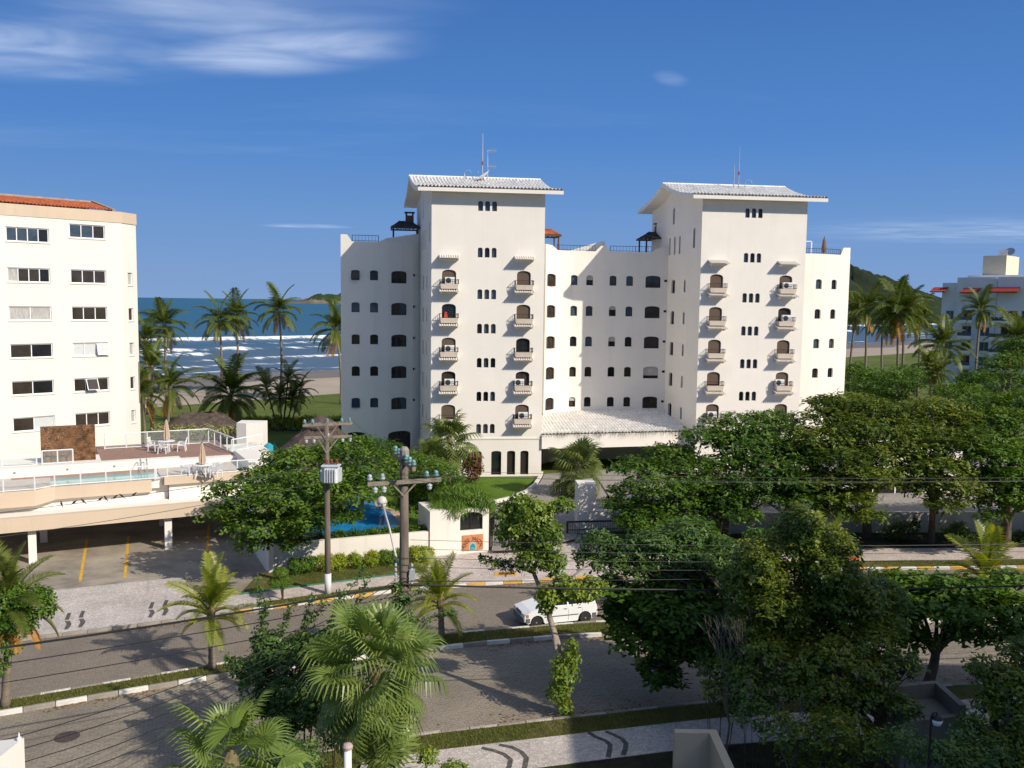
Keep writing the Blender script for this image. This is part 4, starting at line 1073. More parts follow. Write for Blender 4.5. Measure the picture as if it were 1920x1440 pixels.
for (ti, s, row, lab) in ((0, 1.5, 0, 'air conditioner on the left tower\'s left balcony, top row'), (0, 1.5, 2, 'air conditioner on the left tower\'s left balcony, third row down'), (0, 1.5, 3, 'air conditioner on the left tower\'s left balcony, fourth row down'),
                          (0, 7.35, 3, 'air conditioner on the left tower\'s right balcony, fourth row down'), (0, 7.7, 4, 'air conditioner on the left tower\'s right balcony, lowest row'),
                          (1, 7.65, 0, 'air conditioner on the right tower\'s right balcony, top row'), (1, 7.7, 1, 'air conditioner on the right tower\'s right balcony, second row down'), (1, 7.3, 3, 'air conditioner on the right tower\'s right balcony, fourth row down'), (1, 1.3, 4, 'air conditioner on the right tower\'s left balcony, lowest row')):
    air_con(FRONTS[ti], s, row, lab)
# a red towel and a pot plant on one balcony
p = FRONTS[0].pt(1.2, 16.6 - 2.79 - 0.25, 0.05)
mb = MB(); mb.box((p[0], p[1], p[2]), (0.30, 0.12, 0.5), QA, 0.6); tag(mb.build('towel', mat('red_cloth', (0.60, 0.07, 0.05), 0.9)), 'red cloth hanging in the left tower\'s second window down', 'cloth')
# ------------------------------------------------------------------ the apartment building at the left edge
LA = RAD(44); L_d = Vector((math.cos(LA), math.sin(LA))); L_o = Vector((-33.2, 71.0)); L_b = Vector((-L_d.y, L_d.x))
LB = thing('apartment_building', (-36, 70, 0), 'cream apartment block with white framed strip windows and an orange tiled roof', 'building')
fa_ = RAD(78); e0 = L_o + L_d * -13; e1 = L_o + L_d * 2.76; e2 = e1 + Vector((math.cos(fa_), math.sin(fa_))) * 1.85
LF = Facade([e0, e1, e2], 0.0, 20.55, 0.16)
S0 = 13.0
tops3 = [20.25, 16.77, 13.91, 11.11, 8.33, 5.58]
three = [[M_PANE3, M_PANE3, M_PANE2], [M_PANE2, M_PANE2, M_PANE2], [M_PANE2, M_PANE2, M_PANE2], [M_LATTICE, M_LATTICE, M_LATTICE], [M_PANE2, M_PANE2, M_PANE2], [M_PANE2, M_PANE2, M_PANE2]]
left4 = [[M_PANE3, M_PANE3, M_PANE3, M_PANE], [M_CURT, M_PANE2, M_PANE2, M_PANE], [M_CURT, M_CURT], [M_PANE2, M_PANE], [M_PANE2, M_PANE], [M_PANE2, M_LATTICE]]
for k, zt in enumerate(tops3):
    window(LF, LB, S0 + 0.14, zt - 0.53, 2.66, 1.06, 0, 3, M_WHITEMETAL, three[k], 0.075, open_pane=(2, 0.25) if k == 3 else ((1, 0.45) if k == 4 else None))
    zt4 = 19.75 if k == 0 else zt
    window(LF, LB, S0 - 4.12, zt4 - 0.53, 2.95, 1.06, 0, len(left4[k]), M_WHITEMETAL, left4[k], 0.075)
    window(LF, LB, S0 - 8.1, zt4 - 0.53, 2.9, 1.06, 0, 2, M_WHITEMETAL, [M_PANE2, M_PANE], 0.075)
    if k: window(LF, LB, S0 + 2.76 + 0.95, zt - 0.62, 0.62, 1.02, 0, 1, M_WHITEMETAL, M_CURT if k % 2 else M_PANE2, 0.06)
LF.wall().build('wall', M_CREAM, LB)
sill = MB()
for (s0, s1, z0, z1, r) in LF.holes:
    v = [LF.pt(s0 - 0.06, z0 - 0.07, -0.1), LF.pt(s1 + 0.06, z0 - 0.07, -0.1), LF.pt(s1 + 0.06, z0 - 0.07, 0.06), LF.pt(s0 - 0.06, z0 - 0.07, 0.06), LF.pt(s0 - 0.06, z0 - 0.002, -0.1), LF.pt(s1 + 0.06, z0 - 0.002, -0.1), LF.pt(s1 + 0.06, z0 - 0.002, 0.06), LF.pt(s0 - 0.06, z0 - 0.002, 0.06)]
    sm = MB(); sm.add(v, [(0, 1, 2, 3), (7, 6, 5, 4), (1, 0, 4, 5), (2, 1, 5, 6), (3, 2, 6, 7), (0, 3, 7, 4)]); sm.build('window_sill', M_CREAM, LB)
e3 = e2 + L_b * 11; e4 = e0 + L_b * 12
mb = MB(); rect_wall(mb, [e2, e3, e4, e0], 0, 20.55); mb.quad(*[(*p, 20.5) for p in (e0, e1, e2, e3, e4)]); mb.build('wall', M_CREAM, LB)
mb = MB(); out = [e0, e1, e2, e3, e4]; cen = sum(out, Vector((0, 0))) / 5
def grow(p, d): return p + (p - cen).normalized() * d
mb.prism([grow(p, 0.07) for p in out], 20.555, 21.42); mb.build('parapet_band', M_BEIGE, LB)
mb = MB(); a0 = L_o + L_d * -13 + L_b * 0.35; a1 = L_o + L_d * 2.35 + L_b * 0.35; b0_ = a0 + L_b * 3.6 ; b1_ = L_o + L_d * 1.95 + L_b * 3.9
tile_roof((*a0, 21.5), (*a1, 21.5), (*b0_, 22.32), (*b1_, 22.32), 0.0, 60, 10, 0.07, mb); tile_roof((*(b1_ + L_b * 4.2), 21.5), (*(b0_ + L_b * 4.2), 21.5), (*b1_, 22.32), (*b0_, 22.32), 0.0, 40, 10, 0.07, mb)
rf = mb.build('roof', M_TILER, LB)
mb = MB(); mb.bar((*a1, 21.47), (*b1_, 22.36), 0.30, 0.30); mb.bar((*b1_, 22.36), (*(b1_ + L_b * 4.2), 21.5), 0.30, 0.34); mb.tube([(*b0_, 22.36), (*b1_, 22.36)], 0.14, 8); mb.build('verge_coping', M_CONC, rf)
# drain pipe on the corner
mb = MB(); mb.tube([LF.pt(S0 + 2.76 + 1.72, 9.4, 0.06), LF.pt(S0 + 2.76 + 1.72, 6.0, 0.06)], 0.04, 6); mb.build('drain_pipe', M_CONC, LB)

# ------------------------------------------------------------------ raised pool terrace on columns
PT = thing('pool_terrace', TP(0, 0, 0), 'raised beige and white pool terrace on columns above the parking court', 'terrace')
M_DECK = mat('terrace_paving', (0.56, 0.47, 0.41), 0.85, 0.12, 1.0)
M_BRICKDECK = paver_mat('terrace_tiles', (0.33, 0.20, 0.155), (0.28, 0.17, 0.13), (0.22, 0.15, 0.12), 0.4, 0.4, (0.30, 0.19, 0.15))
def tbox(mb, p0, p1, q0, q1, z0, z1):
    v = [TP(p0, q0, z0), TP(p1, q0, z0), TP(p1, q1, z0), TP(p0, q1, z0), TP(p0, q0, z1), TP(p1, q0, z1), TP(p1, q1, z1), TP(p0, q1, z1)]
    return mb.add(v, [(3, 2, 1, 0), (4, 5, 6, 7), (0, 1, 5, 4), (1, 2, 6, 5), (2, 3, 7, 6), (3, 0, 4, 7)])
for (p, q) in ((0, 0.15), (7.05, 0.1), (0.55, 4.6), (7.4, 6), (-7.2, 0.1), (14.2, 2.5)):
    mb = MB(); tbox(mb, p - 0.2, p + 0.2, q - 0.16, q + 0.16, 0, 2.3); mb.build('column', M_WHITE, PT)
mb = MB(); tbox(mb, -24, 13.5, -0.45, -0.05, 1.93, 2.70); mb.build('beam', M_BEIGE, PT)
mb = MB(); tbox(mb, -24, 13.5, -0.05, 16, 2.25, 2.66); mb.build('slab', M_WHITE, PT)
mb = MB(); tbox(mb, -24, 6.3, 1.35, 1.5, 2.66, 3.25); tbox(mb, 7.3, 12.9, 1.25, 1.5, 2.66, 3.6); tbox(mb, 6.3, 7.3, 1.7, 1.85, 2.66, 3.9); mb.build('under_wall', M_WHITE, PT)
# three fascia lengths: left, pool front, right
fas = MB(); tbox(fas, -24, 0.2, 0.75, 1.5, 3.05, 3.92); fas.build('fascia', M_BEIGE, PT)
fas = MB(); fas.add([TP(0.2, 0.75, 3.05), TP(1.2, 1.0, 3.25), TP(1.2, 1.0, 4.0), TP(0.2, 0.75, 3.92), TP(0.2, 1.5, 3.05), TP(1.2, 1.5, 3.25), TP(1.2, 1.5, 4.0), TP(0.2, 1.5, 3.92)], [(0, 1, 2, 3), (0, 4, 5, 1), (3, 2, 6, 7)]); tbox(fas, 1.2, 6.3, 1.0, 1.4, 3.27, 3.97); fas.build('fascia', M_BEIGE, PT)
fas = MB(); tbox(fas, 7.0, 12.9, 0.95, 1.5, 3.62, 4.08); fas.build('fascia', M_BEIGE, PT)
mb = MB()
for (p0, p1, q0, q1) in ((-24, 1.0, 1.0, 4.7), (6.9, 12.9, 1.2, 6), (1.0, 6.9, 4.1, 4.7)): tbox(mb, p0, p1, q0, q1, 3.6, 4.0)
mb.build('deck', M_DECK, PT)
mb = MB(); tbox(mb, 1.0, 6.9, 1.40, 1.5, 3.4, 3.94); mb.build('pool_edge', M_WHITE, PT)
M_POOL = mat('turquoise_pool', (0.09, 0.42, 0.44), 0.08, 0.25, 0.8, 0.15, 3.0, spec=0.5, var2=(0.22, 0.60, 0.60))
mb = MB(); mb.quad(TP(1.0, 1.5, 3.92), TP(6.9, 1.5, 3.92), TP(6.9, 4.1, 3.92), TP(1.0, 4.1, 3.92)); mb.build('pool_water', M_POOL, PT)
mb = MB(); tbox(mb, -1, 7.0, 4.05, 4.2, 3.9, 4.07); mb.build('pool_coping', mat('pool_coping_brick', (0.30, 0.13, 0.09), 0.8, 0.2, 4), PT)
mb = MB(); tbox(mb, -24, 8.4, 4.7, 5.4, 3.6, 4.58); mb.build('planter_wall', M_WHITE, PT)
mb = MB(); tbox(mb, 8.4, 12.9, 5.4, 6.2, 3.6, 4.30); tbox(mb, -24, 3.9, 5.4, 9.0, 3.6, 4.42); mb.build('raised_floor', M_WHITE, PT)
mb = MB(); tbox(mb, 3.9, 12.0, 6.2, 13.0, 3.6, 4.34); tbox(mb, 3.9, 8.4, 5.4, 6.2, 3.6, 4.34); mb.build('brick_deck', M_BRICKDECK, PT)
mb = MB(); tbox(mb, 12.0, 14.6, 6.2, 11.0, 2.66, 4.25); tbox(mb, 12.0, 13.2, 1.5, 6.2, 2.66, 4.6); mb.build('stair_block', M_WHITE, PT)
for p in (-0.9, 1.9, 4.5):
    mb = MB(); tbox(mb, p, p + 0.1, 4.64, 4.7, 4.28, 4.36); mb.build('wall_lamp', M_CONC, PT)
M_STONE = paver_mat('ledger_stone', (0.16, 0.075, 0.035), (0.07, 0.04, 0.025), (0.02, 0.014, 0.01), 0.34, 0.07, (0.10, 0.05, 0.03))
# stone wall built of stacked ledges
rs = random.Random(21); mb = MB(); z = 4.40
while z < 6.6:
    h = rs.uniform(0.07, 0.13); p = 0.55
    while p < 3.63:
        w = min(rs.uniform(0.18, 0.55), 3.63 - p); dq = rs.uniform(0, 0.07); tbox(mb, p, p + w - 0.01, 7.0 - dq, 7.3, z, z + h - 0.012); p += w
    z += h
mb.build('stone_wall', mat('ledger_stone_blocks', (0.16, 0.08, 0.042), 0.9, 0.55, 2.3, 0.4, 20, var2=(0.30, 0.155, 0.075)), PT)
M_GLASS = glass_mat('balustrade_glass', alpha=0.13)
def glass_rail(pts, h, step=1.45):
    """glass panels between slim white posts along terrace points (p, q, z)"""
    for a, b in zip(pts, pts[1:]):
        A, B = Vector(TP(*a)), Vector(TP(*b)); n_ = max(1, round((B - A).length / step)); up = Vector((0, 0, h))
        for k in range(n_):
            u, v = A.lerp(B, k / n_), A.lerp(B, (k + 1) / n_)
            g_ = MB(); d = (v - u).normalized() * 0.05
            nn_ = Vector((d.y, -d.x, 0)).normalized() * 0.006
            c8 = [u + d + Vector((0, 0, 0.07)), v - d + Vector((0, 0, 0.07)), v - d + up * 0.95, u + d + up * 0.95]
            g_.quad(*c8); go = g_.build('glass_panel', M_GLASS, PT)
            m_ = MB(); m_.bar(u, u + up, 0.06); m_.bar(u + up, v + up, 0.06); m_.bar(u + Vector((0, 0, 0.06)), v + Vector((0, 0, 0.06)), 0.04); m_.build('rail_post', M_WHITEMETAL, PT)
        if b is pts[-1]: m_ = MB(); m_.bar(B, B + up, 0.06); m_.build('rail_post', M_WHITEMETAL, PT)
glass_rail([(-12, 0.9, 3.92), (0.2, 0.9, 3.92), (1.2, 1.15, 4.0), (6.5, 1.15, 4.0)], 0.80)
glass_rail([(6.58, 1.15, 4.0), (7.2, 1.1, 4.06), (12.6, 1.1, 4.06)], 0.72)
glass_rail([(4.4, 11.5, 4.34), (11.2, 11.5, 4.34), (12.0, 6.4, 4.34)], 1.05)
glass_rail([(12.1, 7.6, 4.25), (14.6, 9.5, 4.25)], 0.85)
glass_rail([(-7, 6.0, 4.42), (0.3, 6.0, 4.42)], 0.62, 1.8); glass_rail([(0.6, 6.3, 4.42), (2.3, 6.3, 4.42)], 0.85, 0.85)
# pool ladder
mb = MB()
for p in (6.0, 6.35): mb.tube([TP(p, 4.5, 4.0), TP(p, 4.5, 4.55), TP(p, 4.35, 4.72), TP(p, 4.0, 4.72), TP(p, 3.8, 4.5), TP(p, 3.8, 3.9)], 0.025, 6)
mb.build('pool_ladder', M_GREYMETAL, PT)

# terrace furniture
def parasol(c, h, label):
    t = thing('closed_parasol', c, label, 'parasol', 'closed parasols')
    mb = MB(); mb.tube([c, (c[0], c[1], c[2] + h)], 0.03, 6); mb.build('pole', M_WHITEMETAL, t)
    mb = MB(); f = h / 2.2; V_ = []; n_ = 14; prof = [(0.06, 0.8), (0.20, 0.85), (0.23, 1.1), (0.17, 1.5), (0.13, 1.85), (0.09, 2.05), (0.02, 2.2)]
    for r, z in prof:
        for k in range(n_): rr_ = r * (1.0 if k % 2 else 0.68); V_.append((c[0] + rr_ * math.cos(2 * math.pi * k / n_), c[1] + rr_ * math.sin(2 * math.pi * k / n_), c[2] + z * f))
    mb.add(V_, [(i * n_ + k, i * n_ + (k + 1) % n_, (i + 1) * n_ + (k + 1) % n_, (i + 1) * n_ + k) for i in range(len(prof) - 1) for k in range(n_)]); mb.build('canopy', mat('beige_canvas', (0.50, 0.38, 0.28), 0.9, 0.15, 5), t)
    mb = MB(); mb.lathe([(0.28, 0), (0.28, 0.06), (0.08, 0.1), (0.05, 0.3)], c, 12); mb.build('base', M_CONC, t)
def table(c, label):
    t = thing('garden_table', c, label, 'table', 'white terrace tables')
    mb = MB(); mb.lathe([(0.52, 0), (0.54, 0.02), (0.52, 0.04)], (c[0], c[1], c[2] + 0.68), 20); mb.build('table_top', M_WHITEMETAL, t)
    for k in range(4):
        a = RAD(45 + 90 * k); mb = MB(); mb.bar((c[0] + 0.30 * math.cos(a), c[1] + 0.30 * math.sin(a), c[2] + 0.68), (c[0] + 0.42 * math.cos(a), c[1] + 0.42 * math.sin(a), c[2]), 0.05); mb.build('leg', M_WHITEMETAL, t)
def chair(c, rz, label):
    t = thing('garden_chair', c, label, 'chair', 'white terrace chairs', rz)
    mb = MB(); mb.box((0, 0, 0.42), (0.48, 0.46, 0.04)); mb.build('seat', M_WHITEMETAL, t, local=True)
    mb = MB()
    for k in range(5): mb.bar((-0.19 + 0.095 * k, 0.23, 0.46), (-0.17 + 0.085 * k, 0.34, 0.88), 0.05, 0.02)
    mb.bar((-0.23, 0.34, 0.89), (0.23, 0.34, 0.89), 0.05, 0.05); mb.build('backrest', M_WHITEMETAL, t, local=True)
    for x in (-1, 1):
        mb = MB(); mb.bar((x * 0.25, -0.22, 0.62), (x * 0.25, 0.27, 0.64), 0.05, 0.03); mb.build('armrest', M_WHITEMETAL, t, local=True)
        for y in (-1, 1): mb = MB(); mb.bar((x * 0.24, y * 0.21, 0.62 if y < 0 else 0.44), (x * 0.26, y * 0.26, 0), 0.045); mb.build('leg', M_WHITEMETAL, t, local=True)
c1 = G(313, 846, 4.34); c2 = G(380, 893, 4.0)
parasol(tuple(c1), 2.15, 'closed beige parasol on the brick-red upper deck, in front of the thatched roof'); table(tuple(c1), 'white round table at the upper deck\'s parasol')
parasol(tuple(c2), 2.0, 'closed beige parasol at the right end of the lower pool deck'); table(tuple(c2), 'white round table at the lower deck\'s parasol, behind the glass rail')
for k, (dx, dy, lab) in enumerate(((-0.95, 0.1, 'chair left of the upper deck table'), (0.1, -0.95, 'chair in front of the upper deck table'), (0.95, 0.2, 'chair right of the upper deck table'))):
    chair((c1.x + dx, c1.y + dy, 4.34), math.atan2(dy, dx) - math.pi / 2, 'white garden ' + lab)
for k, (dx, dy, lab) in enumerate(((-0.95, 0.0, 'chair left of the lower deck table'), (0.9, -0.25, 'chair right of the lower deck table'), (0.0, 0.95, 'chair behind the lower deck table'))):
    chair((c2.x + dx, c2.y + dy, 4.0), math.atan2(dy, dx) - math.pi / 2, 'white garden ' + lab)

# ------------------------------------------------------------------ thatched roofs
M_THATCH = mat('dark_thatch', (0.075, 0.055, 0.045), 0.95, 0.35, 2.0, 1.0, 14, var2=(0.125, 0.095, 0.08), stretch=(1, 1, 0.35))
def thatch(c, rx, ry, z0, z1, ridge, label, cap=False, rz=0.3):
    t = thing('thatched_hut', (c[0], c[1], 0), label, 'hut', 'thatched huts')
    rr_ = np.random.default_rng(int(abs(c[0]) * 10)); n_ = 72; rows = 14; V_ = []; ca, sa = math.cos(rz), math.sin(rz)
    for i in range(rows + 1):
        v = i / rows; k = (1 - v) ** 0.92
        for j in range(n_):
            a = 2 * math.pi * j / n_; sq = 1 / max(abs(math.cos(a)), abs(math.sin(a))) ** 0.45
            x = rx * k * math.cos(a) * sq * 0.86 + ridge * (1 - k) * math.copysign(min(1, abs(math.cos(a)) * 3), math.cos(a)); y = ry * k * math.sin(a) * sq * 0.86
            z = z0 + (z1 - z0) * v + rr_.normal(0, 0.035) - (rr_.uniform(0, 0.16) if i == 0 else 0) + (0.05 if (i % 3 == 0) else 0)
            V_.append((c[0] + x * ca - y * sa, c[1] + x * sa + y * ca, z))
    F_ = [(i * n_ + k, i * n_ + (k + 1) % n_, (i + 1) * n_ + (k + 1) % n_, (i + 1) * n_ + k) for i in range(rows) for k in range(n_)]
    mb = MB(); mb.add(V_, F_); mb.build('roof', M_THATCH, t)
    if cap: mb = MB(); mb.lathe([(1.25, -0.75), (1.3, -0.6), (0.8, -0.15), (0.3, 0.15), (0.03, 0.25)], (c[0], c[1], z1), 20); mb.build('roof_cap', M_THATCH, t)
    for x in (-1, 1):
        for y in (-1, 1): mb = MB(); mb.tube([(c[0] + x * rx * 0.68, c[1] + y * ry * 0.68, 0), (c[0] + x * rx * 0.68, c[1] + y * ry * 0.68, z0 + 0.5)], 0.13, 8); mb.build('post', M_WOOD, t)
a = D(378, 790, 84); thatch((a.x, a.y), 4.9, 4.6, 2.1, 4.05, 1.6, 'low dark thatched hut roof behind the pool terrace, before the lawn')
a = D(602, 800, 66); thatch((a.x, a.y), 5.3, 5.3, 2.2, 6.05, 0.2, 'tall pyramid thatched roof with a cap, behind the transformer pole', True)

# white curved end wall, play slide and net beside the terrace
a = D(470, 815, 68); mb = MB(); mb.prism([(a.x - 1.0, a.y - 0.2), (a.x - 0.2, a.y - 0.45), (a.x + 0.9, a.y), (a.x + 0.9, a.y + 1.4), (a.x - 1.1, a.y + 1.4)], 0, 5.35)
tag(mb.build('stair_tower', M_WHITE), 'small white block with curved face behind the terrace\'s right end', 'block')
a = D(476, 830, 66); t = thing('play_slide', (a.x, a.y, 0), 'orange and turquoise play slide beside the thatched roof', 'slide')
mb = MB(); 
for k in range(10):
    f = k / 9; mb.box((a.x - 0.1 + 0.25 * f, a.y, 4.0 - 1.6 * f), (0.6, 0.5, 0.24))
mb.build('chute', mat('orange_plastic', (0.72, 0.13, 0.03), 0.45), t)
mb = MB(); mb.lathe([(0.35, 0), (0.42, 0.3), (0.36, 0.75), (0.1, 0.95)], (a.x + 0.95, a.y + 0.5, 3.1), 14); mb.build('tower_top', mat('turquoise_plastic', (0.03, 0.32, 0.42), 0.45), t)
mb = MB(); mb.box((a.x + 0.4, a.y + 0.4, 2.0), (0.16, 0.16, 4.0)); mb.box((a.x + 0.95, a.y + 0.5, 1.6), (0.5, 0.5, 3.1)); mb.build('frame', M_WOOD, t)
a = G(470, 850, 3.4); mb = MB(); q0 = Vector(TP(14.7, 6.5, 2.6)); q1 = Vector(TP(14.9, 1.8, 2.6))
for k in range(9): q = q0.lerp(q1, k / 8); mb.bar(q, q + Vector((0, 0, 2.3 - 0.9 * k / 8)), 0.05)
for k in range(14): h = 0.1 + k * 0.15; mb.bar(q0 + Vector((0, 0, h + 0.15)), q1 + Vector((0, 0, h * 0.6 + 0.1)), 0.06, 0.05)
tag(mb.build('screen_fence', mat('green_net', (0.012, 0.07, 0.045), 0.8)), 'dark green screen fence at the right end of the pool terrace', 'fence')

# ------------------------------------------------------------------ garden walls, gatehouse and gate
M_GW = wall_mat('garden_wall_paint', (0.78, 0.735, 0.665), (0.42, 0.39, 0.33), 0.5)
w0, w1 = G(503, 1075), G(806, 1046); w0 = Vector((w0.x, w0.y)); w1 = Vector((w1.x, w1.y))
wd_ = (w1 - w0).normalized(); wn = Vector((-wd_.y, wd_.x))
GW = thing('garden_wall', (w0.x, w0.y, 0), 'low white garden wall in front of the blue pool, behind the hedge', 'wall')
mb = MB(); mb.prism([w0, w1, w1 + wn * 0.25, w0 + wn * 0.25], 0, 1.55); mb.build('wall', M_GW, GW)
ws = Vector((G(482, 1040).x, G(482, 1040).y)); back = (Vector((-0.42, 0.9))).normalized()
mb = MB(); mb.prism([w0 - wd_ * 0.02 - back * 0.3, w0 + wd_ * 0.25 - back * 0.3, w0 + wd_ * 0.25 + back * 9, w0 - wd_ * 0.02 + back * 9], 0, 2.2); mb.build('side_wall', M_GW, GW)
g0, g1 = G(806, 1047), G(916, 1037); g0 = Vector((g0.x, g0.y)); g1 = Vector((g1.x, g1.y)); gd_ = (g1 - g0).normalized(); gn = Vector((-gd_.y, gd_.x))
GH = thing('gatehouse', (g0.x, g0.y, 0), 'white gatehouse with an arched dark window and terracotta name sign', 'gatehouse')
gf = Facade([g0, g1], 0.0, 2.72, 0.2)
s, z = gf.at(884, 977); window(gf, GH, s, z, 1.38, 1.06, 0.28, 2, fw=0.06)
gf.wall().build('wall', M_GW, GH)
mb = MB(); rect_wall(mb, [g1, g1 + gn * 2.6, g0 + gn * 2.6, g0], 0, 2.72); mb.quad((*g0, 2.72), (*g1, 2.72), (*(g1 + gn * 2.6), 2.72), (*(g0 + gn * 2.6), 2.72)); mb.build('wall', M_GW, GH)
# name sign: terracotta plaque, arched lettering, little teal emblem
s, z = gf.at(886, 1017)
SG = MB(); sw_, sh_ = 1.28, 0.92
def sgn(u, v, d): return gf.pt(s + u, z + v, d)
SG.add([sgn(-sw_ / 2, -sh_ / 2, 0.0), sgn(sw_ / 2, -sh_ / 2, 0.0), sgn(sw_ / 2, sh_ / 2, 0.0), sgn(-sw_ / 2, sh_ / 2, 0.0), sgn(-sw_ / 2, -sh_ / 2, 0.04), sgn(sw_ / 2, -sh_ / 2, 0.04), sgn(sw_ / 2, sh_ / 2, 0.04), sgn(-sw_ / 2, sh_ / 2, 0.04)], [(4, 5, 6, 7), (0, 1, 5, 4), (1, 2, 6, 5), (2, 3, 7, 6), (3, 0, 4, 7)])
so = SG.build('name_sign', mat('terracotta_plaque', (0.52, 0.22, 0.10), 0.85, 0.2, 5), GH)
word = 'MONTE PASCOAL'; lm = MB(); ls = 0.34
for i, ch in enumerate(word):
    if ch == ' ': continue
    fc = bpy.data.curves.new('letter', 'FONT'); fc.body = ch; fc.size = ls; fc.align_x = 'CENTER'; fc.extrude = 0.0
    fo = bpy.data.objects.new('letter', fc); COL.objects.link(fo)
    dg = bpy.context.evaluated_depsgraph_get(); me = fo.evaluated_get(dg).to_mesh()
    ang = math.pi * (0.985 - 0.97 * i / (len(word) - 1)); R0 = 0.36
    cx, cy = 0.0, -0.30; vs = []
    for v in me.vertices:
        x, y = v.co.x * 0.72, v.co.y * 0.9
        er, et = (math.cos(ang), math.sin(ang)), (math.sin(ang), -math.cos(ang))
        vs.append(sgn(cx + 1.15 * (er[0] * (R0 + y) + et[0] * x), cy + er[1] * (R0 + y) * 1.12 + et[1] * x, 0.046))
    lm.add(vs, [tuple(p.vertices) for p in me.polygons])
    bpy.data.objects.remove(fo, do_unlink=True); bpy.data.curves.remove(fc)
lm.build('lettering', mat('brown_letters', (0.06, 0.018, 0.012), 0.8), so)
em = MB(); arc = [sgn(0.22 * math.cos(math.pi * k / 10), -0.22 + 0.26 * math.sin(math.pi * k / 10), 0.044) for k in range(11)]
em.quad(sgn(-0.22, -0.44, 0.044), sgn(0.22, -0.44, 0.044), *arc); em.build('emblem_border', mat('pale_teal', (0.32, 0.45, 0.44), 0.7), so)
em = MB(); arc = [sgn(0.16 * math.cos(math.pi * k / 10), -0.24 + 0.18 * math.sin(math.pi * k / 10), 0.047) for k in range(11)]
em.quad(sgn(-0.16, -0.42, 0.047), sgn(0.16, -0.42, 0.047), *arc); em.build('emblem', mat('teal_sea', (0.02, 0.25, 0.30), 0.6, 0.4, 9), so)
em = MB(); em.quad(sgn(-0.15, -0.33, 0.050), sgn(0.02, -0.30, 0.050), sgn(0.13, -0.34, 0.050), sgn(0.0, -0.325, 0.050)); em.quad(sgn(-0.08, -0.40, 0.050), sgn(0.12, -0.37, 0.050), sgn(0.15, -0.40, 0.050), sgn(0.02, -0.385, 0.050)); em.build('emblem_wave', M_KWHITE, so)
# iron pedestrian gate to its right
def iron_gate(a, b, h, label, step=0.11, name='iron_gate'):
    t = thing(name, (a[0], a[1], 0), label, 'gate', 'black iron gates'); a = Vector(a); b = Vector(b); up = Vector((0, 0, 1))
    mb = MB()
    for p in (a, b): mb.bar(p, p + up * h, 0.12)
    mb.bar(a + up * (h - 0.05), b + up * (h - 0.05), 0.10); mb.bar(a + up * 0.14, b + up * 0.14, 0.09); mb.bar(a + up * h * 0.42, b + up * h * 0.42, 0.05); mb.build('frame', M_IRON, t)
    n_ = int((b - a).length / step)
    for k in range(1, n_): mb = MB(); p = a.lerp(b, k / n_); mb.bar(p + up * 0.14, p + up * (h - 0.06), 0.025); mb.build('bar', M_IRON, t)
ga = g1 + gd_ * 0.10 + gn * 0.25; gb = g1 + gd_ * 1.35 + gn * 0.25
iron_gate((ga.x, ga.y, 0.1), (gb.x, gb.y, 0.1), 2.2, 'dark iron pedestrian gate right of the gatehouse')
# white pillar and wall right of the drive, with the wide iron gate
p0 = D(1083, 985, 57.0); p1 = D(1116, 985, 57.4)
PW = thing('pillar_wall', (p0.x, p0.y, 0), 'tall white pillar with a stepped-down white wall right of the driveway', 'wall')
mb = MB(); mb.prism([(p0.x, p0.y), (p1.x, p1.y), (p1.x - 0.1, p1.y + 1.6), (p0.x - 0.1, p0.y + 1.6)], 0, 3.15); mb.build('pillar', M_GW, PW)
q1 = D(1250, 985, 58.4); mb = MB(); mb.prism([(p1.x, p1.y + 0.1), (q1.x, q1.y), (q1.x - 0.05, q1.y + 0.3), (p1.x, p1.y + 0.4)], 0, 1.35); mb.build('low_wall', M_GW, PW)
ga, gb = G(1064, 1012), G(1204, 1008); iron_gate((ga.x, ga.y + 0.4, 0.1), (gb.x, gb.y + 0.4, 0.1), 0.98, 'wide low black iron gate below the white pillar')
# long shaded boundary wall on the right
r0, r1, r2_ = (9.6, 56.9), (22, 58.0), (60, 60.2)
mb = MB(); mb.prism([r0, r1, r2_, (60, 60.5), (22, 58.3), (9.6, 57.2)], 0, 1.35)
tag(mb.build('boundary_wall', M_GW), 'long plain white boundary wall behind the tree trunks at right', 'wall')

# raised garden behind the walls: pool, lawn, drive
M_POOLBLUE = mat('blue_pool', (0.012, 0.20, 0.48), 0.06, 0.2, 0.7, 0.2, 3, spec=0.5, var2=(0.02, 0.30, 0.60))
mb = MB(); gp = [w0 + wn * 0.26 + wd_ * 0.3, w1 + wn * 0.26, g0 + gn * 2.7, g1 + gn * 2.7 - gd_ * 0.3, Vector((2.2, 74)), Vector((-6.5, 73)), Vector((-9, 79)), Vector((-16, 78)), Vector((-16.5, 58))]
mb.quad(*[(p.x, p.y, 0.30) for p in gp]); garden = struct('garden_terrace', mb, ground_mat('garden_lawn', [(0.07, 0.14, 0.012), (0.11, 0.19, 0.02), (0.09, 0.15, 0.02)], 0.8))
mb = MB(); pp = [(560, 1002), (590, 1008), (650, 1007), (735, 1000), (748, 982), (733, 962), (705, 951), (700, 936), (680, 926), (655, 930), (640, 948), (600, 970)]
mb.quad(*[tuple(G(x, y, 0.30) + Vector((0, 0, 0.045))) for x, y in pp]); tag(mb.build('swimming_pool', M_POOLBLUE), 'bright blue kidney-shaped swimming pool behind the low garden wall', 'pool')
mb = MB(); cxp = sum(p[0] for p in pp) / len(pp); cyp = sum(p[1] for p in pp) / len(pp)
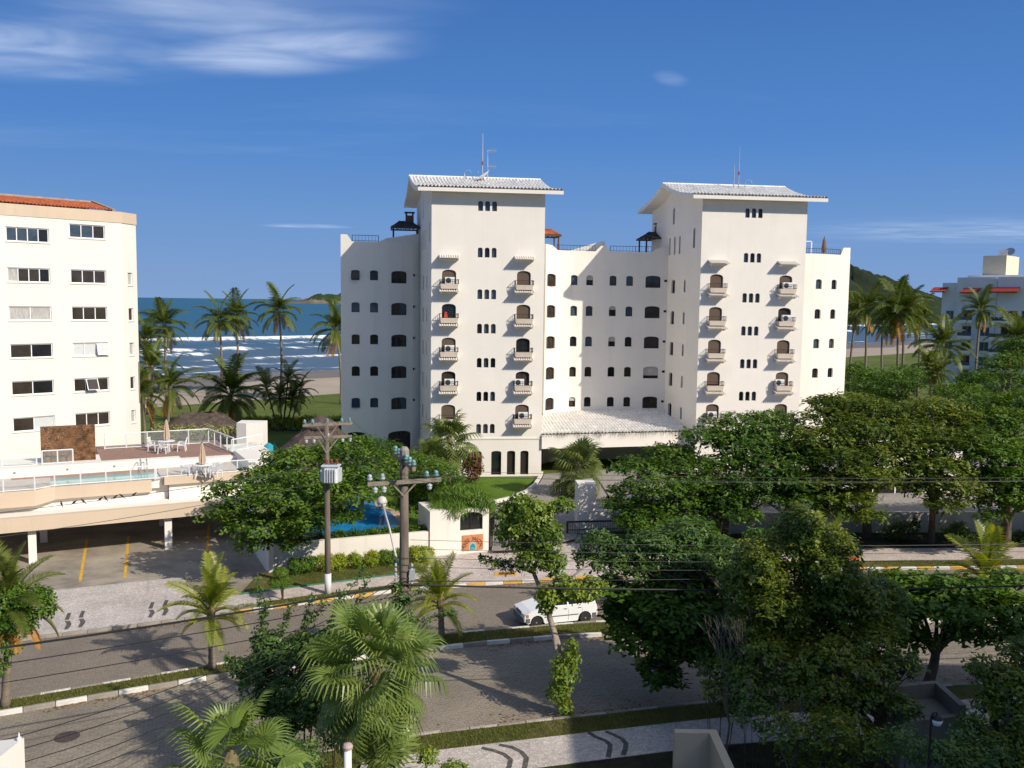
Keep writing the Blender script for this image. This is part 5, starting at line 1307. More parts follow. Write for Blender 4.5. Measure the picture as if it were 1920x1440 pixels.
mb.quad(*[tuple(G(x + (x - cxp) * 0.22, y + (y - cyp) * 0.28, 0.30) + Vector((0, 0, 0.02))) for x, y in pp]); mb.build('pool_surround', mat('pool_paving', (0.50, 0.36, 0.25), 0.85, 0.2, 1.5), garden)
mb = MB(); dv = [(922, 1033), (1000, 1030), (1080, 1010), (1084, 985), (1130, 960), (1145, 905), (1150, 880), (1022, 888), (1012, 905), (985, 925), (930, 945)]
mb.quad(*[tuple(G(x, y, 0.0) + Vector((0, 0, 0.13))) for x, y in dv][:0] or [tuple(G(x, y, 0.32)) for x, y in dv]); struct('driveway', mb, M_COURT)
mb = MB(); cv = [G(x, y, 0.33) for x, y in ((926, 943), (955, 936), (985, 924), (1003, 910), (1012, 897), (1016, 888))]
for a, b in zip(cv, cv[1:]): mb.bar(a + Vector((0, 0, 0.08)), b + Vector((0, 0, 0.08)), 0.22, 0.22)
mb.build('drive_kerb', M_KWHITE, garden)
mb = MB(); mb.quad((7.6, 58.6, 0.4), (22, 58.9, 0.4), (60, 60.7, 0.4), (60, 90, 0.4), (26, 80, 0.4), (7, 77, 0.4)); struct('forecourt', mb, M_COURT)
# pool house with a wide window under the trees
c0 = Vector((D(1580, 930, 68).x, 68.0)); c1_ = Vector((D(1800, 930, 69.5).x, 69.5)); PH = thing('pool_house', (c0.x, c0.y, 0), 'low white pool house with wide dark windows half hidden under the right trees', 'pool house')
pf = Facade([c0, c1_], 0.3, 3.6, 0.2); s, z = pf.at(1680, 922); window(pf, PH, s, z, 3.9, 1.5, 0, 2, M_WHITEMETAL, M_PANE, 0.12); pf.wall().build('wall', M_GW, PH)
mb = MB(); rect_wall(mb, [c1_, c1_ + Vector((-0.5, 6)), c0 + Vector((-0.5, 6)), c0], 0.3, 3.6); mb.quad((*c0, 3.6), (*c1_, 3.6), (*(c1_ + Vector((-0.5, 6))), 3.6), (*(c0 + Vector((-0.5, 6))), 3.6)); mb.build('wall', M_GW, PH)

# ------------------------------------------------------------------ far apartment building on the right
RB = thing('apartment_building', (92, 176, 0), 'distant white stepped apartment block with red awnings, beyond the palms at right', 'building')
M_FAR = wall_mat('far_block_paint', (0.74, 0.72, 0.70), (0.5, 0.48, 0.45), 0.3)
M_FARC = wall_mat('far_block_cream', (0.72, 0.61, 0.46), (0.5, 0.45, 0.38), 0.2)
ra = Vector((0.72, -0.69)).normalized(); rb_ = Vector((0.69, 0.72)).normalized()     # ra runs right and nearer along the shaded face
rc = Vector((D(1757, 620, 176).x, 176.0))
def RP(a, b): return rc + ra * a + rb_ * b
def far_face(p0, p1, z0, z1, wins, root, m=M_FAR):
    f = Facade([p0, p1], z0, z1, 0.3)
    for (s, z, w, h, pm) in wins: window(f, root, s, z, w, h, 0, 2, M_GREYMETAL, pm, 0.07)
    f.wall().build('wall', m, root)
    return f
# left narrow part, main part (steps up), top block
def mass(a0, a1, b0, b1, z1, wins, m=M_FAR, z0=0):
    far_face(RP(a0, b0), RP(a1, b0), z0, z1, wins, RB, m)
    mb = MB(); rect_wall(mb, [RP(a1, b0), RP(a1, b1), RP(a0, b1), RP(a0, b0)], z0, z1); mb.quad(*[(*RP(a, b), z1) for a, b in ((a0, b0), (a1, b0), (a1, b1), (a0, b1))]); mb.build('wall', m, RB)
def px_a(px): 
    u, _ = on_plane(px, 620, rc, ra); return u
def px_z(px, py): return on_plane(px, py, rc, ra)[1]
A1, A2, A3, A4 = px_a(1790), px_a(1820), px_a(1872), px_a(1990)
Zs = [px_z(1850, y) for y in (592, 622, 650, 678, 706)]
mass(px_a(1760), A1, 0.8, 14, px_z(1790, 530), [(1.6, z, 1.4, 1.7, M_PANE3) for z in Zs[:4]])
wn_ = []
for k, z in enumerate(Zs): wn_ += [(px_a(1846) - A1, z, 1.6, 1.7, M_PANE3), (px_a(1812) - A1, z, 1.6, 2.0, M_PANE2)]
mass(A1, A3 + 0.0, 0, 16, px_z(1830, 520), wn_)
mass(A3, A4, -2.0, 14, px_z(1880, 520), [(2.2 + 3.3 * k, z, 2.6, 2.0, M_PANE3 if k % 2 else M_PANE2) for k in range(4) for z in Zs])
mass(px_a(1800), px_a(1930), 2.5, 12, px_z(1840, 515), [])
# lift block on top, cream, with two lit slits
ta0, ta1 = px_a(1826), px_a(1870)
mass(ta0, ta1, 3.0, 11, px_z(1850, 478), [], M_FARC, z0=px_z(1840, 518))
mass(px_a(1862), px_a(1868), -1.0, 2.0, px_z(1868, 523), [])
def far_balcony(a0, a1, b0, z):
    mb = MB(); P4 = [RP(a0, b0), RP(a1, b0), RP(a1, b0 - 1.5), RP(a0, b0 - 1.5)]; P4 = [P4[3], P4[2], P4[1], P4[0]]
    mb.prism(P4, z - 0.15, z + 0.10); mb.prism([P4[0], P4[1], P4[1] + rb_ * 0.12, P4[0] + rb_ * 0.12], z + 0.10, z + 0.45); o = mb.build('balcony', M_FAR, RB)
    g_ = MB(); g_.quad((*P4[0], z + 0.45), (*P4[1], z + 0.45), (*P4[1], z + 1.1), (*P4[0], z + 1.1)); g_.build('glass_panel', M_PANE3, o)
for z in Zs: far_balcony(px_a(1800), px_a(1826), 0, z - 1.3); far_balcony(px_a(1866), px_a(1905), -2.0, z - 1.3)
M_REDAWN = mat('red_awning_tile', (0.27, 0.035, 0.03), 0.8, 0.2, 4)
for (xa, xb, py, b0) in ((1744, 1772, 545, 0.8), (1802, 1836, 547, 0.0), (1856, 1915, 546, -2.0)):
    a0, a1 = px_a(xa), px_a(xb); z = px_z((xa + xb) / 2, py); mb = MB()
    tile_roof((*RP(a0, b0 - 2.1), z - 0.15), (*RP(a1, b0 - 2.1), z - 0.15), (*RP(a0, b0), z + 0.65), (*RP(a1, b0), z + 0.65), 0, 14, 3, 0.06, mb); mb.quad((*RP(a0, b0 - 2.1), z - 0.35), (*RP(a1, b0 - 2.1), z - 0.35), (*RP(a1, b0 - 2.1), z - 0.12), (*RP(a0, b0 - 2.1), z - 0.12)); mb.build('awning', M_REDAWN, RB)
c = RP(px_a(1862), 7); dish((c.x, c.y, px_z(1865, 477)), 1.1, (-0.6, -0.5, 0.7), 'dark tilted dish on the far right building\'s roof block', M_GREYMETAL)
c = RP(px_a(1852), 6); dish((c.x, c.y, px_z(1865, 477)), 0.7, (-0.75, -0.6, 0.25), 'small white dish on the far right building\'s roof block')

# ------------------------------------------------------------------ apartment house beside the camera: out of the frame, its shadow lies over the lower right
NB = thing('apartment_building', (41, 0, 0), 'apartment house on the near side of the street, seen by its shadow at lower right', 'building')
mb = MB(); mb.prism([(24.6, -24), (62, -24), (62, 20.4), (24.6, 20.4)], 0, 17.4); mb.build('wall', M_CREAM, NB)
mb = MB(); mb.prism([(24.1, -24.5), (62.5, -24.5), (62.5, 20.9), (24.1, 20.9)], 17.4, 17.9); mb.build('roof_slab', M_CONC, NB)
# ================================================================== VEGETATION
M_BARK = mat('grey_brown_bark', (0.10, 0.078, 0.058), 0.95, 0.4, 3.0, 1.0, 14, stretch=(1, 1, 0.35))
M_BARKPALE = mat('pale_bark', (0.30, 0.255, 0.20), 0.95, 0.35, 3.0, 1.0, 14, stretch=(1, 1, 0.35))
M_PALMTRUNK = mat('palm_trunk', (0.20, 0.165, 0.125), 0.95, 0.35, 4.0, 0.8, 10, stretch=(0.4, 0.4, 5))
M_ALMOND = leaf_mat('almond_leaves', (0.035, 0.090, 0.014), (0.098, 0.182, 0.024), (0.212, 0.297, 0.044), 0.26, 0.45, 0.22)
M_ALMOND2 = leaf_mat('almond_leaves_dark', (0.028, 0.070, 0.014), (0.070, 0.142, 0.020), (0.165, 0.250, 0.036), 0.26, 0.45, 0.22)
M_ALMOND3 = leaf_mat('almond_leaves_olive', (0.042, 0.085, 0.014), (0.118, 0.172, 0.026), (0.265, 0.285, 0.050), 0.28, 0.45, 0.22)
M_LIGHTLEAF = leaf_mat('light_leaves', (0.078, 0.137, 0.018), (0.163, 0.247, 0.031), (0.319, 0.390, 0.052), 0.34, 0.42)
M_SMALLLEAF = leaf_mat('small_dark_leaves', (0.035, 0.076, 0.014), (0.112, 0.165, 0.020), (0.340, 0.350, 0.038), 0.28, 0.42)
M_VINE = leaf_mat('vine_leaves', (0.042, 0.095, 0.022), (0.087, 0.161, 0.036), (0.175, 0.252, 0.063), 0.28, 0.45)
M_HEDGE = leaf_mat('hedge_leaves', (0.046, 0.111, 0.016), (0.104, 0.195, 0.023), (0.208, 0.312, 0.039), 0.30, 0.45)
M_GOLD = leaf_mat('golden_hedge_leaves', (0.094, 0.165, 0.011), (0.242, 0.319, 0.018), (0.462, 0.484, 0.033), 0.30, 0.45)
M_REDBUSH = leaf_mat('copper_leaves', (0.06, 0.03, 0.018), (0.15, 0.065, 0.028), (0.20, 0.14, 0.045), 0.28, 0.45)
M_PALEBUSH = leaf_mat('cream_variegated_leaves', (0.12, 0.15, 0.04), (0.33, 0.34, 0.13), (0.55, 0.52, 0.25), 0.25, 0.5)
M_COCO = leaf_mat('coconut_frond', (0.040, 0.066, 0.012), (0.098, 0.135, 0.024), (0.215, 0.220, 0.048), 0.28, 0.45, 0.25)
M_COCOYOUNG = leaf_mat('young_coconut_frond', (0.106, 0.156, 0.019), (0.213, 0.263, 0.031), (0.425, 0.400, 0.062), 0.36, 0.40, 0.4)
M_DEAD = leaf_mat('dead_frond', (0.22, 0.10, 0.02), (0.42, 0.21, 0.04), (0.55, 0.32, 0.08), 0.25, 0.7, 0.2)
M_FAN = leaf_mat('fan_palm_leaf', (0.101, 0.155, 0.035), (0.176, 0.250, 0.057), (0.297, 0.365, 0.101), 0.30, 0.38, 0.4)
M_FANDK = leaf_mat('fan_palm_leaf_far', (0.075, 0.106, 0.027), (0.138, 0.181, 0.044), (0.237, 0.263, 0.081), 0.28, 0.45, 0.35)

def unit(a): return a / np.maximum(np.linalg.norm(a, axis=-1, keepdims=True), 1e-9)
def leaf_cloud(blobs, size, dens, per, seed, up=0.55, width=0.46, spread=0.35, droop=0.0, shell=0.45, tilt=0.30, small=False, tint_bias=0.0, boundary=0.12):
    """many real leaf blades: clusters scattered through ellipsoid blobs, each a rosette of leaves.
    blobs: rows (cx,cy,cz,rx,ry,rz)"""
    r = np.random.default_rng(seed); C, A, T = [], [], []
    for b in blobs:
        cx, cy, cz, rx, ry, rz = b
        area = 4 * math.pi * (((rx * ry) ** 1.6 + (rx * rz) ** 1.6 + (ry * rz) ** 1.6) / 3) ** (1 / 1.6)
        n_ = max(4, int(area * dens * 2.3))
        d = unit(r.normal(size=(n_, 3))); d[:, 2] = np.where((d[:, 2] < -0.2) & (r.random(n_) < 0.55), -d[:, 2], d[:, 2])
        rad = shell + (1 - shell) * r.random((n_, 1)) ** 0.6 + r.normal(0, boundary, (n_, 1))
        p = d * rad * np.array([rx, ry, rz]) + np.array([cx, cy, cz])
        C.append(p); A.append(unit(d / np.array([rx, ry, rz]) * min(rx, ry, rz) * (1 - up) + np.array([0, 0, 1.0]) * up + r.normal(0, 0.25, (n_, 3))))
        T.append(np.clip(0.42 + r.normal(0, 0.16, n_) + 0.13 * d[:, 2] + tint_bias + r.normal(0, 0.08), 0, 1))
    C, A, T = np.concatenate(C), np.concatenate(A), np.concatenate(T); n_ = len(C)
    C = np.repeat(C, per, 0); A = np.repeat(A, per, 0); T = np.repeat(T, per)
    N = len(C)
    ref = unit(np.cross(A, r.normal(size=(N, 3)))); dirv = unit(ref * math.cos(tilt) + A * math.sin(tilt) * r.uniform(-0.4, 1.0, (N, 1)))
    dirv[:, 2] -= droop; dirv = unit(dirv)
    nor = unit(A - dirv * np.sum(A * dirv, 1, keepdims=True) + r.normal(0, 0.22, (N, 3))); side = unit(np.cross(dirv, nor)); nor = np.cross(side, dirv)
    L = size * r.uniform(0.65, 1.2, (N, 1)); W = L * width * r.uniform(0.85, 1.15, (N, 1))
    base = C + r.normal(0, spread * size, (N, 3))
    if small:
        V = np.stack([base, base + dirv * L * 0.55 - side * W * 0.5 + nor * L * 0.06, base + dirv * L, base + dirv * L * 0.55 + side * W * 0.5 + nor * L * 0.06], 1)
        Fq = np.arange(N * 4).reshape(N, 4); tint = T
    else:
        V = np.stack([base, base + dirv * L * 0.38 - side * W * 0.36 + nor * L * 0.05, base + dirv * L * 0.78 - side * W * 0.5 + nor * L * 0.03, base + dirv * L - nor * L * 0.07,
                      base + dirv * L * 0.78 + side * W * 0.5 + nor * L * 0.03, base + dirv * L * 0.38 + side * W * 0.36 + nor * L * 0.05], 1)
        k = np.arange(N)[:, None] * 6
        Fq = np.concatenate([k + np.array([0, 3, 2, 1]), k + np.array([0, 5, 4, 3])], 1).reshape(-1, 4); tint = np.repeat(T, 2)
    tint = np.clip(tint + r.normal(0, 0.10, len(tint)), 0, 1)
    return V.reshape(-1, 3), Fq, tint

def E(px, py, rx, ry, Y, dep=None):
    c = D(px, py, Y); k = Y / F_PX
    return (c.x, c.y, c.z, rx * k, dep if dep else rx * k * 0.9, ry * k)

def branchy(mb, base, top, r0, blobs, rr_, n=6):
    """tapered trunk, then one curved limb to each blob with twigs"""
    base, top = Vector(base), Vector(top); bend = Vector((rr_.uniform(-1, 1), rr_.uniform(-1, 1), 0)) * 0.06 * (top - base).length
    pts = [base.lerp(top, k / 5) + bend * math.sin(math.pi * k / 5) for k in range(6)]
    mb.tube([pts[0] - Vector((0, 0, 0.1))] + pts, [r0 * 1.45] + [r0 * (1.15 - 0.45 * k / 5) for k in range(6)], 9)
    for b in blobs:
        c = Vector(b[:3]); f = rr_.uniform(0.55, 1.0); s = pts[0].lerp(pts[-1], f) if f < 1 else pts[-1]
        s = pts[min(5, int(f * 5))]
        mid = s.lerp(c, 0.5) + Vector((rr_.uniform(-.3, .3), rr_.uniform(-.3, .3), 0.12 * (c - s).length))
        mb.tube([s, s.lerp(mid, 0.5) + Vector((0, 0, 0.05)), mid, c], [r0 * 0.5, r0 * 0.40, r0 * 0.30, r0 * 0.12], 6, False)
        for k in range(n):
            e = c + Vector((rr_.uniform(-1, 1) * b[3], rr_.uniform(-1, 1) * b[4], rr_.uniform(-.4, 1) * b[5])) * 0.85
            q = s.lerp(c, rr_.uniform(0.55, 1)); mb.tube([q, q.lerp(e, 0.5) + Vector((0, 0, 0.06)), e], [r0 * 0.16, r0 * 0.10, 0.012], 4, False)

def tree(name, label, base, top, r0, blobs, size, dens, per, m, seed, cat='tree', group=None, bark=None, twigs=6, deep=0, **kw):
    if deep: blobs = [(b[0], b[1] + random.Random(int(b[0] * 1e4)).uniform(-0.6, 0.6) * deep, b[2], b[3], max(b[4], deep), b[5]) for b in blobs]
    t = thing(name, tuple(base), label, cat, group); rr_ = random.Random(seed)
    mb = MB(); branchy(mb, base, top, r0, blobs, rr_, twigs); mb.build('trunk', bark or M_BARK, t, smooth=True)
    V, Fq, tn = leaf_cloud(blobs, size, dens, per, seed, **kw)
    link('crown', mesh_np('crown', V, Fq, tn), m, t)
    return t
def shrub(name, label, base, blobs, size, dens, per, m, seed, cat='shrub', group=None, **kw):
    t = thing(name, tuple(base), label, cat, group); rr_ = random.Random(seed); mb = MB()
    for b in blobs:
        for k in range(2): mb.tube([(b[0] * 0.7 + base[0] * 0.3 + rr_.uniform(-.1, .1), b[1] * 0.7 + base[1] * 0.3 + rr_.uniform(-.1, .1), base[2]), (b[0] + rr_.uniform(-.3, .3) * b[3], b[1], b[2] + 0.3 * b[5])], [0.014, 0.006], 4, False)
    mb.build('stem', M_BARK, t)
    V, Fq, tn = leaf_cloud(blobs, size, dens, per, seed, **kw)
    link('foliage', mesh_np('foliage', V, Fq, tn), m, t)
    return t

# ------------------------------------------------------------------ palms
def coco_frond(a0, droop, L, seed, npair=38, leaf=0.62, hang=0.5, w=0.05, young=False):
    """a feather leaf along +X, base at the origin: rib and two rows of leaflets"""
    r = np.random.default_rng(seed); V, Fq, tn = [], [], []
    def q4(a, b, c, d, t): k = len(V); V.extend([a, b, c, d]); Fq.append((k, k + 1, k + 2, k + 3)); tn.append(t)
    K = 26; P = [np.zeros(3)]; ang = a0; bend = r.normal(0, 0.10); az = 0.0; dirs = []
    for k in range(K):
        t = (k + 1) / K; ang = a0 - droop * t ** 1.25; az = bend * t * t
        d = np.array([math.cos(ang) * math.cos(az), math.cos(ang) * math.sin(az), math.sin(ang)]); dirs.append(d); P.append(P[-1] + d * L / K)
    dirs.append(dirs[-1])
    for k in range(K):
        w0, w1 = 0.045 * (1 - k / K) + 0.008, 0.045 * (1 - (k + 1) / K) + 0.008; s = np.array([0, 1.0, 0]); u = np.array([0, 0, 1.0])
        q4(P[k] - s * w0, P[k] + s * w0, P[k + 1] + s * w1, P[k + 1] - s * w1, 0.75); q4(P[k] - u * w0, P[k] + u * w0, P[k + 1] + u * w1, P[k + 1] - u * w1, 0.7)
    base_t = r.uniform(0.3, 0.6)
    for i in range(npair):
        t = 0.16 + 0.84 * (i + 0.5) / npair; f = t * K; k = min(K - 1, int(f)); p = P[k] + (P[k + 1] - P[k]) * (f - k); d = dirs[k]
        side = unit(np.cross(d, np.array([0, 0, 1.0]))); upv = np.cross(side, d)
        ln = leaf * (L / 3.2) * (math.sin(math.pi * (0.14 + 0.80 * t)) ** 0.7) * r.uniform(0.85, 1.1)
        for sg in (-1, 1):
            fw = 0.55 + 0.5 * t; dv = unit(sg * side + d * fw + upv * (0.38 if not young else 0.5)); m_ = p + dv * ln * 0.5; hv = np.array([0, 0, -1.0])
            dv2 = unit(dv + hv * hang * r.uniform(0.6, 1.3)); e = m_ + dv2 * ln * 0.55; ww = d * w * (L / 3.2) * r.uniform(0.8, 1.2)
            tt = float(np.clip(base_t + r.normal(0, 0.13) + 0.18 * (t - 0.5), 0, 1))
            q4(p - ww * 0.7, p + ww * 0.7, m_ + ww, m_ - ww, tt); q4(m_ - ww, m_ + ww, e + ww * 0.12, e - ww * 0.12, min(1, tt + 0.08))
    return mesh_np('frond', np.array(V), np.array(Fq), np.array(tn))
def frond_set(L, m, seed, hang=0.5, npair=38, young=False, dead=None, leaf=0.62, w=0.05):
    """upright, spreading, arching, hanging and withered leaves"""
    spec = [(RAD(80), RAD(38)), (RAD(62), RAD(70)), (RAD(40), RAD(85)), (RAD(14), RAD(80)), (RAD(-18), RAD(58)), (RAD(-55), RAD(28))] if not young else [(RAD(84), RAD(24)), (RAD(66), RAD(48)), (RAD(45), RAD(70)), (RAD(20), RAD(72)), (RAD(-8), RAD(62)), (RAD(-40), RAD(40))]
    out = []
    for j, (a, dr) in enumerate(spec):
        for v in range(2):
            me = coco_frond(a, dr, L * (1 - 0.05 * j), seed + 10 * j + v, npair, leaf, hang * (0.7 + 0.12 * j), w, young=young)
            me.materials.append(dead if (dead and j == 5) else m); out.append((j, me))
    return out
FR_BEACH = frond_set(4.7, M_COCO, 100, 0.95, 40, dead=M_DEAD, leaf=0.80, w=0.034)
FR_YOUNG = frond_set(2.3, M_COCOYOUNG, 300, 0.7, 36, True, leaf=0.85, w=0.034)
FR_ARECA = frond_set(2.6, M_COCO, 500, 0.5, 26, leaf=0.9)
def curved_trunk(mb, base, top, r0, r1, bow, rings=14, n=9):
    base, top = Vector(base), Vector(top); pts, rs = [], []
    for k in range(rings + 1):
        f = k / rings; p = base.lerp(top, f) + Vector(bow) * math.sin(math.pi * f)
        pts.append(p); rs.append((r0 + (r1 - r0) * f) * (1 + (0.10 if k % 2 else -0.02)) * (1.35 if k == 0 else 1))
    mb.tube(pts, rs, n)
def palm(name, label, base, top, frset, counts, scale, r0, r1, seed, group, bow=(0, 0, 0), heart=True, lean=0.0, fruit=False, trunk_m=None):
    """trunk from base to top, then leaves by tier: counts[j] leaves of tier j"""
    t = thing(name, tuple(base), label, 'palm', group); rr_ = random.Random(seed)
    mb = MB(); curved_trunk(mb, base, top, r0, r1, bow); mb.build('trunk', trunk_m or M_PALMTRUNK, t, smooth=True)
    if heart:
        mb = MB(); mb.lathe([(r1 * 1.1, -0.35), (r1 * 1.7, -0.1), (r1 * 1.5, 0.15), (r1 * 0.5, 0.4)], top, 9); mb.build('crown_heart', mat('palm_fibre', (0.17, 0.135, 0.07), 0.95, 0.3, 6), t)
    if fruit:
        for k in range(5):
            a = rr_.uniform(0, 6.28); mb = MB(); mb.lathe([(0.02, -0.15), (0.11, -0.08), (0.13, 0.02), (0.08, 0.12), (0.02, 0.15)], (top[0] + 0.28 * math.cos(a), top[1] + 0.28 * math.sin(a), top[2] - 0.35), 8); mb.build('coconut', mat('coconut_husk', (0.20, 0.17, 0.04), 0.7), t)
    for j, n_ in enumerate(counts):
        cand = [me for (jj, me) in frset if jj == j]; ph = rr_.uniform(0, 6.28)
        for k in range(n_):
            o = bpy.data.objects.new('frond', rr_.choice(cand)); COL.objects.link(o); o.parent = t
            o.location = Vector(top) - Vector(base) + Vector((0, 0, 0.12 - 0.09 * j)); s = scale * rr_.uniform(0.86, 1.1)
            o.scale = (s, s, s); o.rotation_euler = (rr_.uniform(-0.25, 0.25), rr_.uniform(-0.10, 0.10) , ph + 2 * math.pi * (k + rr_.uniform(-0.28, 0.28)) / n_)
    return t

def fan_leaf(R, seed, pet=1.0, nseg=30, hang=0.55, span=RAD(265)):
    """a fan leaf on its stalk along +X: pleated blade, split drooping tips"""
    r = np.random.default_rng(seed); V, Fq, tn = [], [], []
    def q4(a, b, c, d, t): k = len(V); V.extend([a, b, c, d]); Fq.append((k, k + 1, k + 2, k + 3)); tn.append(t)
    prev = np.zeros(3); K = 5
    for k in range(K):
        f = (k + 1) / K; p = np.array([pet * f, 0, -0.10 * pet * f * f]); w = 0.018
        q4(prev + [0, -w, 0], prev + [0, w, 0], p + [0, w, 0], p + [0, -w, 0], 0.65); q4(prev + [0, 0, -w], prev + [0, 0, w], p + [0, 0, w], p + [0, 0, -w], 0.6); prev = p
    o = prev; bt = r.uniform(0.35, 0.6)
    for i in range(nseg):
        th = -span / 2 + span * (i + 0.5) / nseg; dth = span / nseg; rr_ = R * (0.78 + 0.22 * math.cos(th * 0.5)) * r.uniform(0.92, 1.06)
        d = np.array([math.cos(th), math.sin(th), 0.0]); s = np.array([-math.sin(th), math.cos(th), 0.0])
        fold = 0.22 * abs(math.sin(th)) ** 1.0
        def pt(f, wv, dz=0.0): 
            q = o + d * rr_ * f + s * wv; z = fold * rr_ * f * 0.6 - hang * rr_ * max(0, f - 0.45) ** 2 * 2.4 - 0.10 * rr_ * f * f * math.cos(th)
            return q + np.array([0, 0, z + dz])
        def pt2(f, wv):                                   # the split tip falls straight down after its bend
            q = pt(0.78, wv); ex = f - 0.78; return q + d * rr_ * ex * 0.45 + np.array([0, 0, -rr_ * ex * (0.4 + 1.6 * hang)])
        w1, w2 = 0.06 * dth * rr_ * 0.5, 0.5 * dth * rr_ * 0.52; t = float(np.clip(bt + r.normal(0, 0.10), 0, 1)); pl = 0.012 if i % 2 else -0.012
        q4(pt(0.05, -w1), pt(0.05, w1), pt(0.5, w2, pl), pt(0.5, -w2, -pl), t); q4(pt(0.5, -w2, -pl), pt(0.5, w2, pl), pt(0.78, w2 * 0.62), pt(0.78, -w2 * 0.62), t)
        q4(pt(0.78, -w2 * 0.62), pt(0.78, w2 * 0.62), pt2(1.12, w2 * 0.08), pt2(1.12, -w2 * 0.08), min(1, t + 0.12))
    return mesh_np('frond', np.array(V), np.array(Fq), np.array(tn))
def fan_set(R, m, seed, pet, hang, nseg=30): 
    L = []
    for k in range(5):
        me = fan_leaf(R, seed + k, pet * (0.85 + 0.1 * k), nseg, hang * (0.35 + 0.32 * k)); me.materials.append(m); L.append(me)
    return L
FAN_NEAR = fan_set(0.88, M_FAN, 700, 1.05, 0.5); FAN_FAR = fan_set(1.1, M_FANDK, 740, 1.2, 0.6, 19)
def fan_palm(name, label, base, top, frs, n_, scale, r0, seed, group, lo=-70, hi=82, skirt=0, trunk_m=None):
    t = thing(name, tuple(base), label, 'palm', group); rr_ = random.Random(seed)
    mb = MB(); curved_trunk(mb, base, top, r0, r0 * 0.8, (0, 0, 0), 18); mb.build('trunk', trunk_m or M_PALMTRUNK, t, smooth=True)
    mb = MB(); mb.lathe([(r0 * 0.9, -0.5), (r0 * 1.5, -0.25), (r0 * 1.4, 0.0), (r0 * 0.4, 0.25)], top, 9); mb.build('crown_heart', mat('palm_fibre', (0.17, 0.135, 0.07)), t)
    ga = 2.399963
    for k in range(n_):
        f = (k + 0.5) / n_; el = RAD(hi + (lo - hi) * f ** 0.85); az = ga * k + rr_.uniform(-0.2, 0.2)
        o = bpy.data.objects.new('frond', frs[min(4, max(0, int(f * 4.2 + rr_.uniform(-1.2, 1.2))))]); COL.objects.link(o); o.parent = t
        o.location = Vector(top) - Vector(base) + Vector((0, 0, 0.15 - 0.75 * f)); s = scale * rr_.uniform(0.72, 1.18); o.scale = (s, s, s)
        o.rotation_euler = (Matrix.Rotation(az, 3, 'Z') @ Matrix.Rotation(-el, 3, 'Y') @ Matrix.Rotation(rr_.uniform(-0.9, 0.9), 3, 'X')).to_euler()
    return t

# ---- palms along the beach lawn, left gap
GB = 'coconut palms along the beach lawn'
for i, (px, pyc, Y, bx, sc, lab, cnt) in enumerate((
    (308, 612, 122, 312, 1.02, 'coconut palm nearest the cream block, seen against the sea', (3, 5, 6, 6, 5, 2)),
    (272, 640, 112, 276, 0.85, 'coconut palm half hidden by the cream block\'s right edge', (2, 4, 5, 5, 4, 1)),
    (411, 603, 132, 414, 0.98, 'left of the pair of coconut palms standing close together', (2, 4, 6, 6, 5, 1)),
    (443, 596, 136, 446, 1.05, 'right of the pair of coconut palms standing close together', (3, 5, 6, 6, 5, 1)),
    (523, 585, 136, 525, 1.02, 'tallest coconut palm against the sea, left of the island', (3, 5, 6, 6, 5, 2)),
    (629, 618, 128, 639, 1.05, 'coconut palm beside the white block\'s left edge', (3, 5, 6, 6, 5, 2)))):
    top = D(px, pyc, Y); bs = D(bx, 700, Y + rnd.uniform(-1, 2)); bs.z = 0
    palm('coconut_palm', lab, bs, top, FR_BEACH, cnt, sc, 0.20, 0.13, 40 + i, GB, (rnd.uniform(-0.4, 0.4), 0, 0), fruit=(i in (3, 4)))
for i, (px, pyc, Y, sc, lab) in enumerate(((285, 690, 98, 0.80, 'low palm in front of the lawn beside the cream block'), (318, 728, 92, 0.85, 'short palm with drooping leaves right of the cream block, before the lawn'), (268, 742, 90, 0.75, 'palm with withered leaves touching the cream block'))):
    top = D(px, pyc, Y); bs = Vector((top.x + rnd.uniform(-.4, .4), Y, 0)); palm('coconut_palm', lab, bs, top, FR_BEACH, (2, 4, 5, 5, 4, 2), sc, 0.17, 0.12, 60 + i, GB)
top = D(432, 742, 104); palm('coconut_palm', 'short broad coconut palm with dark upright leaves behind the thatched hut', (top.x, 104, 0), top, FR_BEACH, (4, 6, 7, 7, 6, 4), 1.12, 0.24, 0.18, 70, GB)
# clump of slender feather palms
for i, (px, py, bx) in enumerate(((500, 728, 522), (540, 712, 530), (562, 734, 543), (524, 745, 530), (548, 752, 536))):
    Y = 100 + i * 0.3; top = D(px, py, Y); bs = D(bx, 800, Y); bs.z = 0
    palm('areca_palm', ['leftmost stem of the slender palm clump on the lawn', 'tallest stem of the slender palm clump on the lawn', 'rightmost stem of the slender palm clump on the lawn', 'short yellowish stem inside the slender palm clump', 'short right stem inside the slender palm clump'][i], bs, top, FR_ARECA, (2, 4, 5, 5, 3, 0), 0.95, 0.09, 0.07, 80 + i, 'slender palm clump on the lawn', (0, 0, 0), trunk_m=M_BARK)
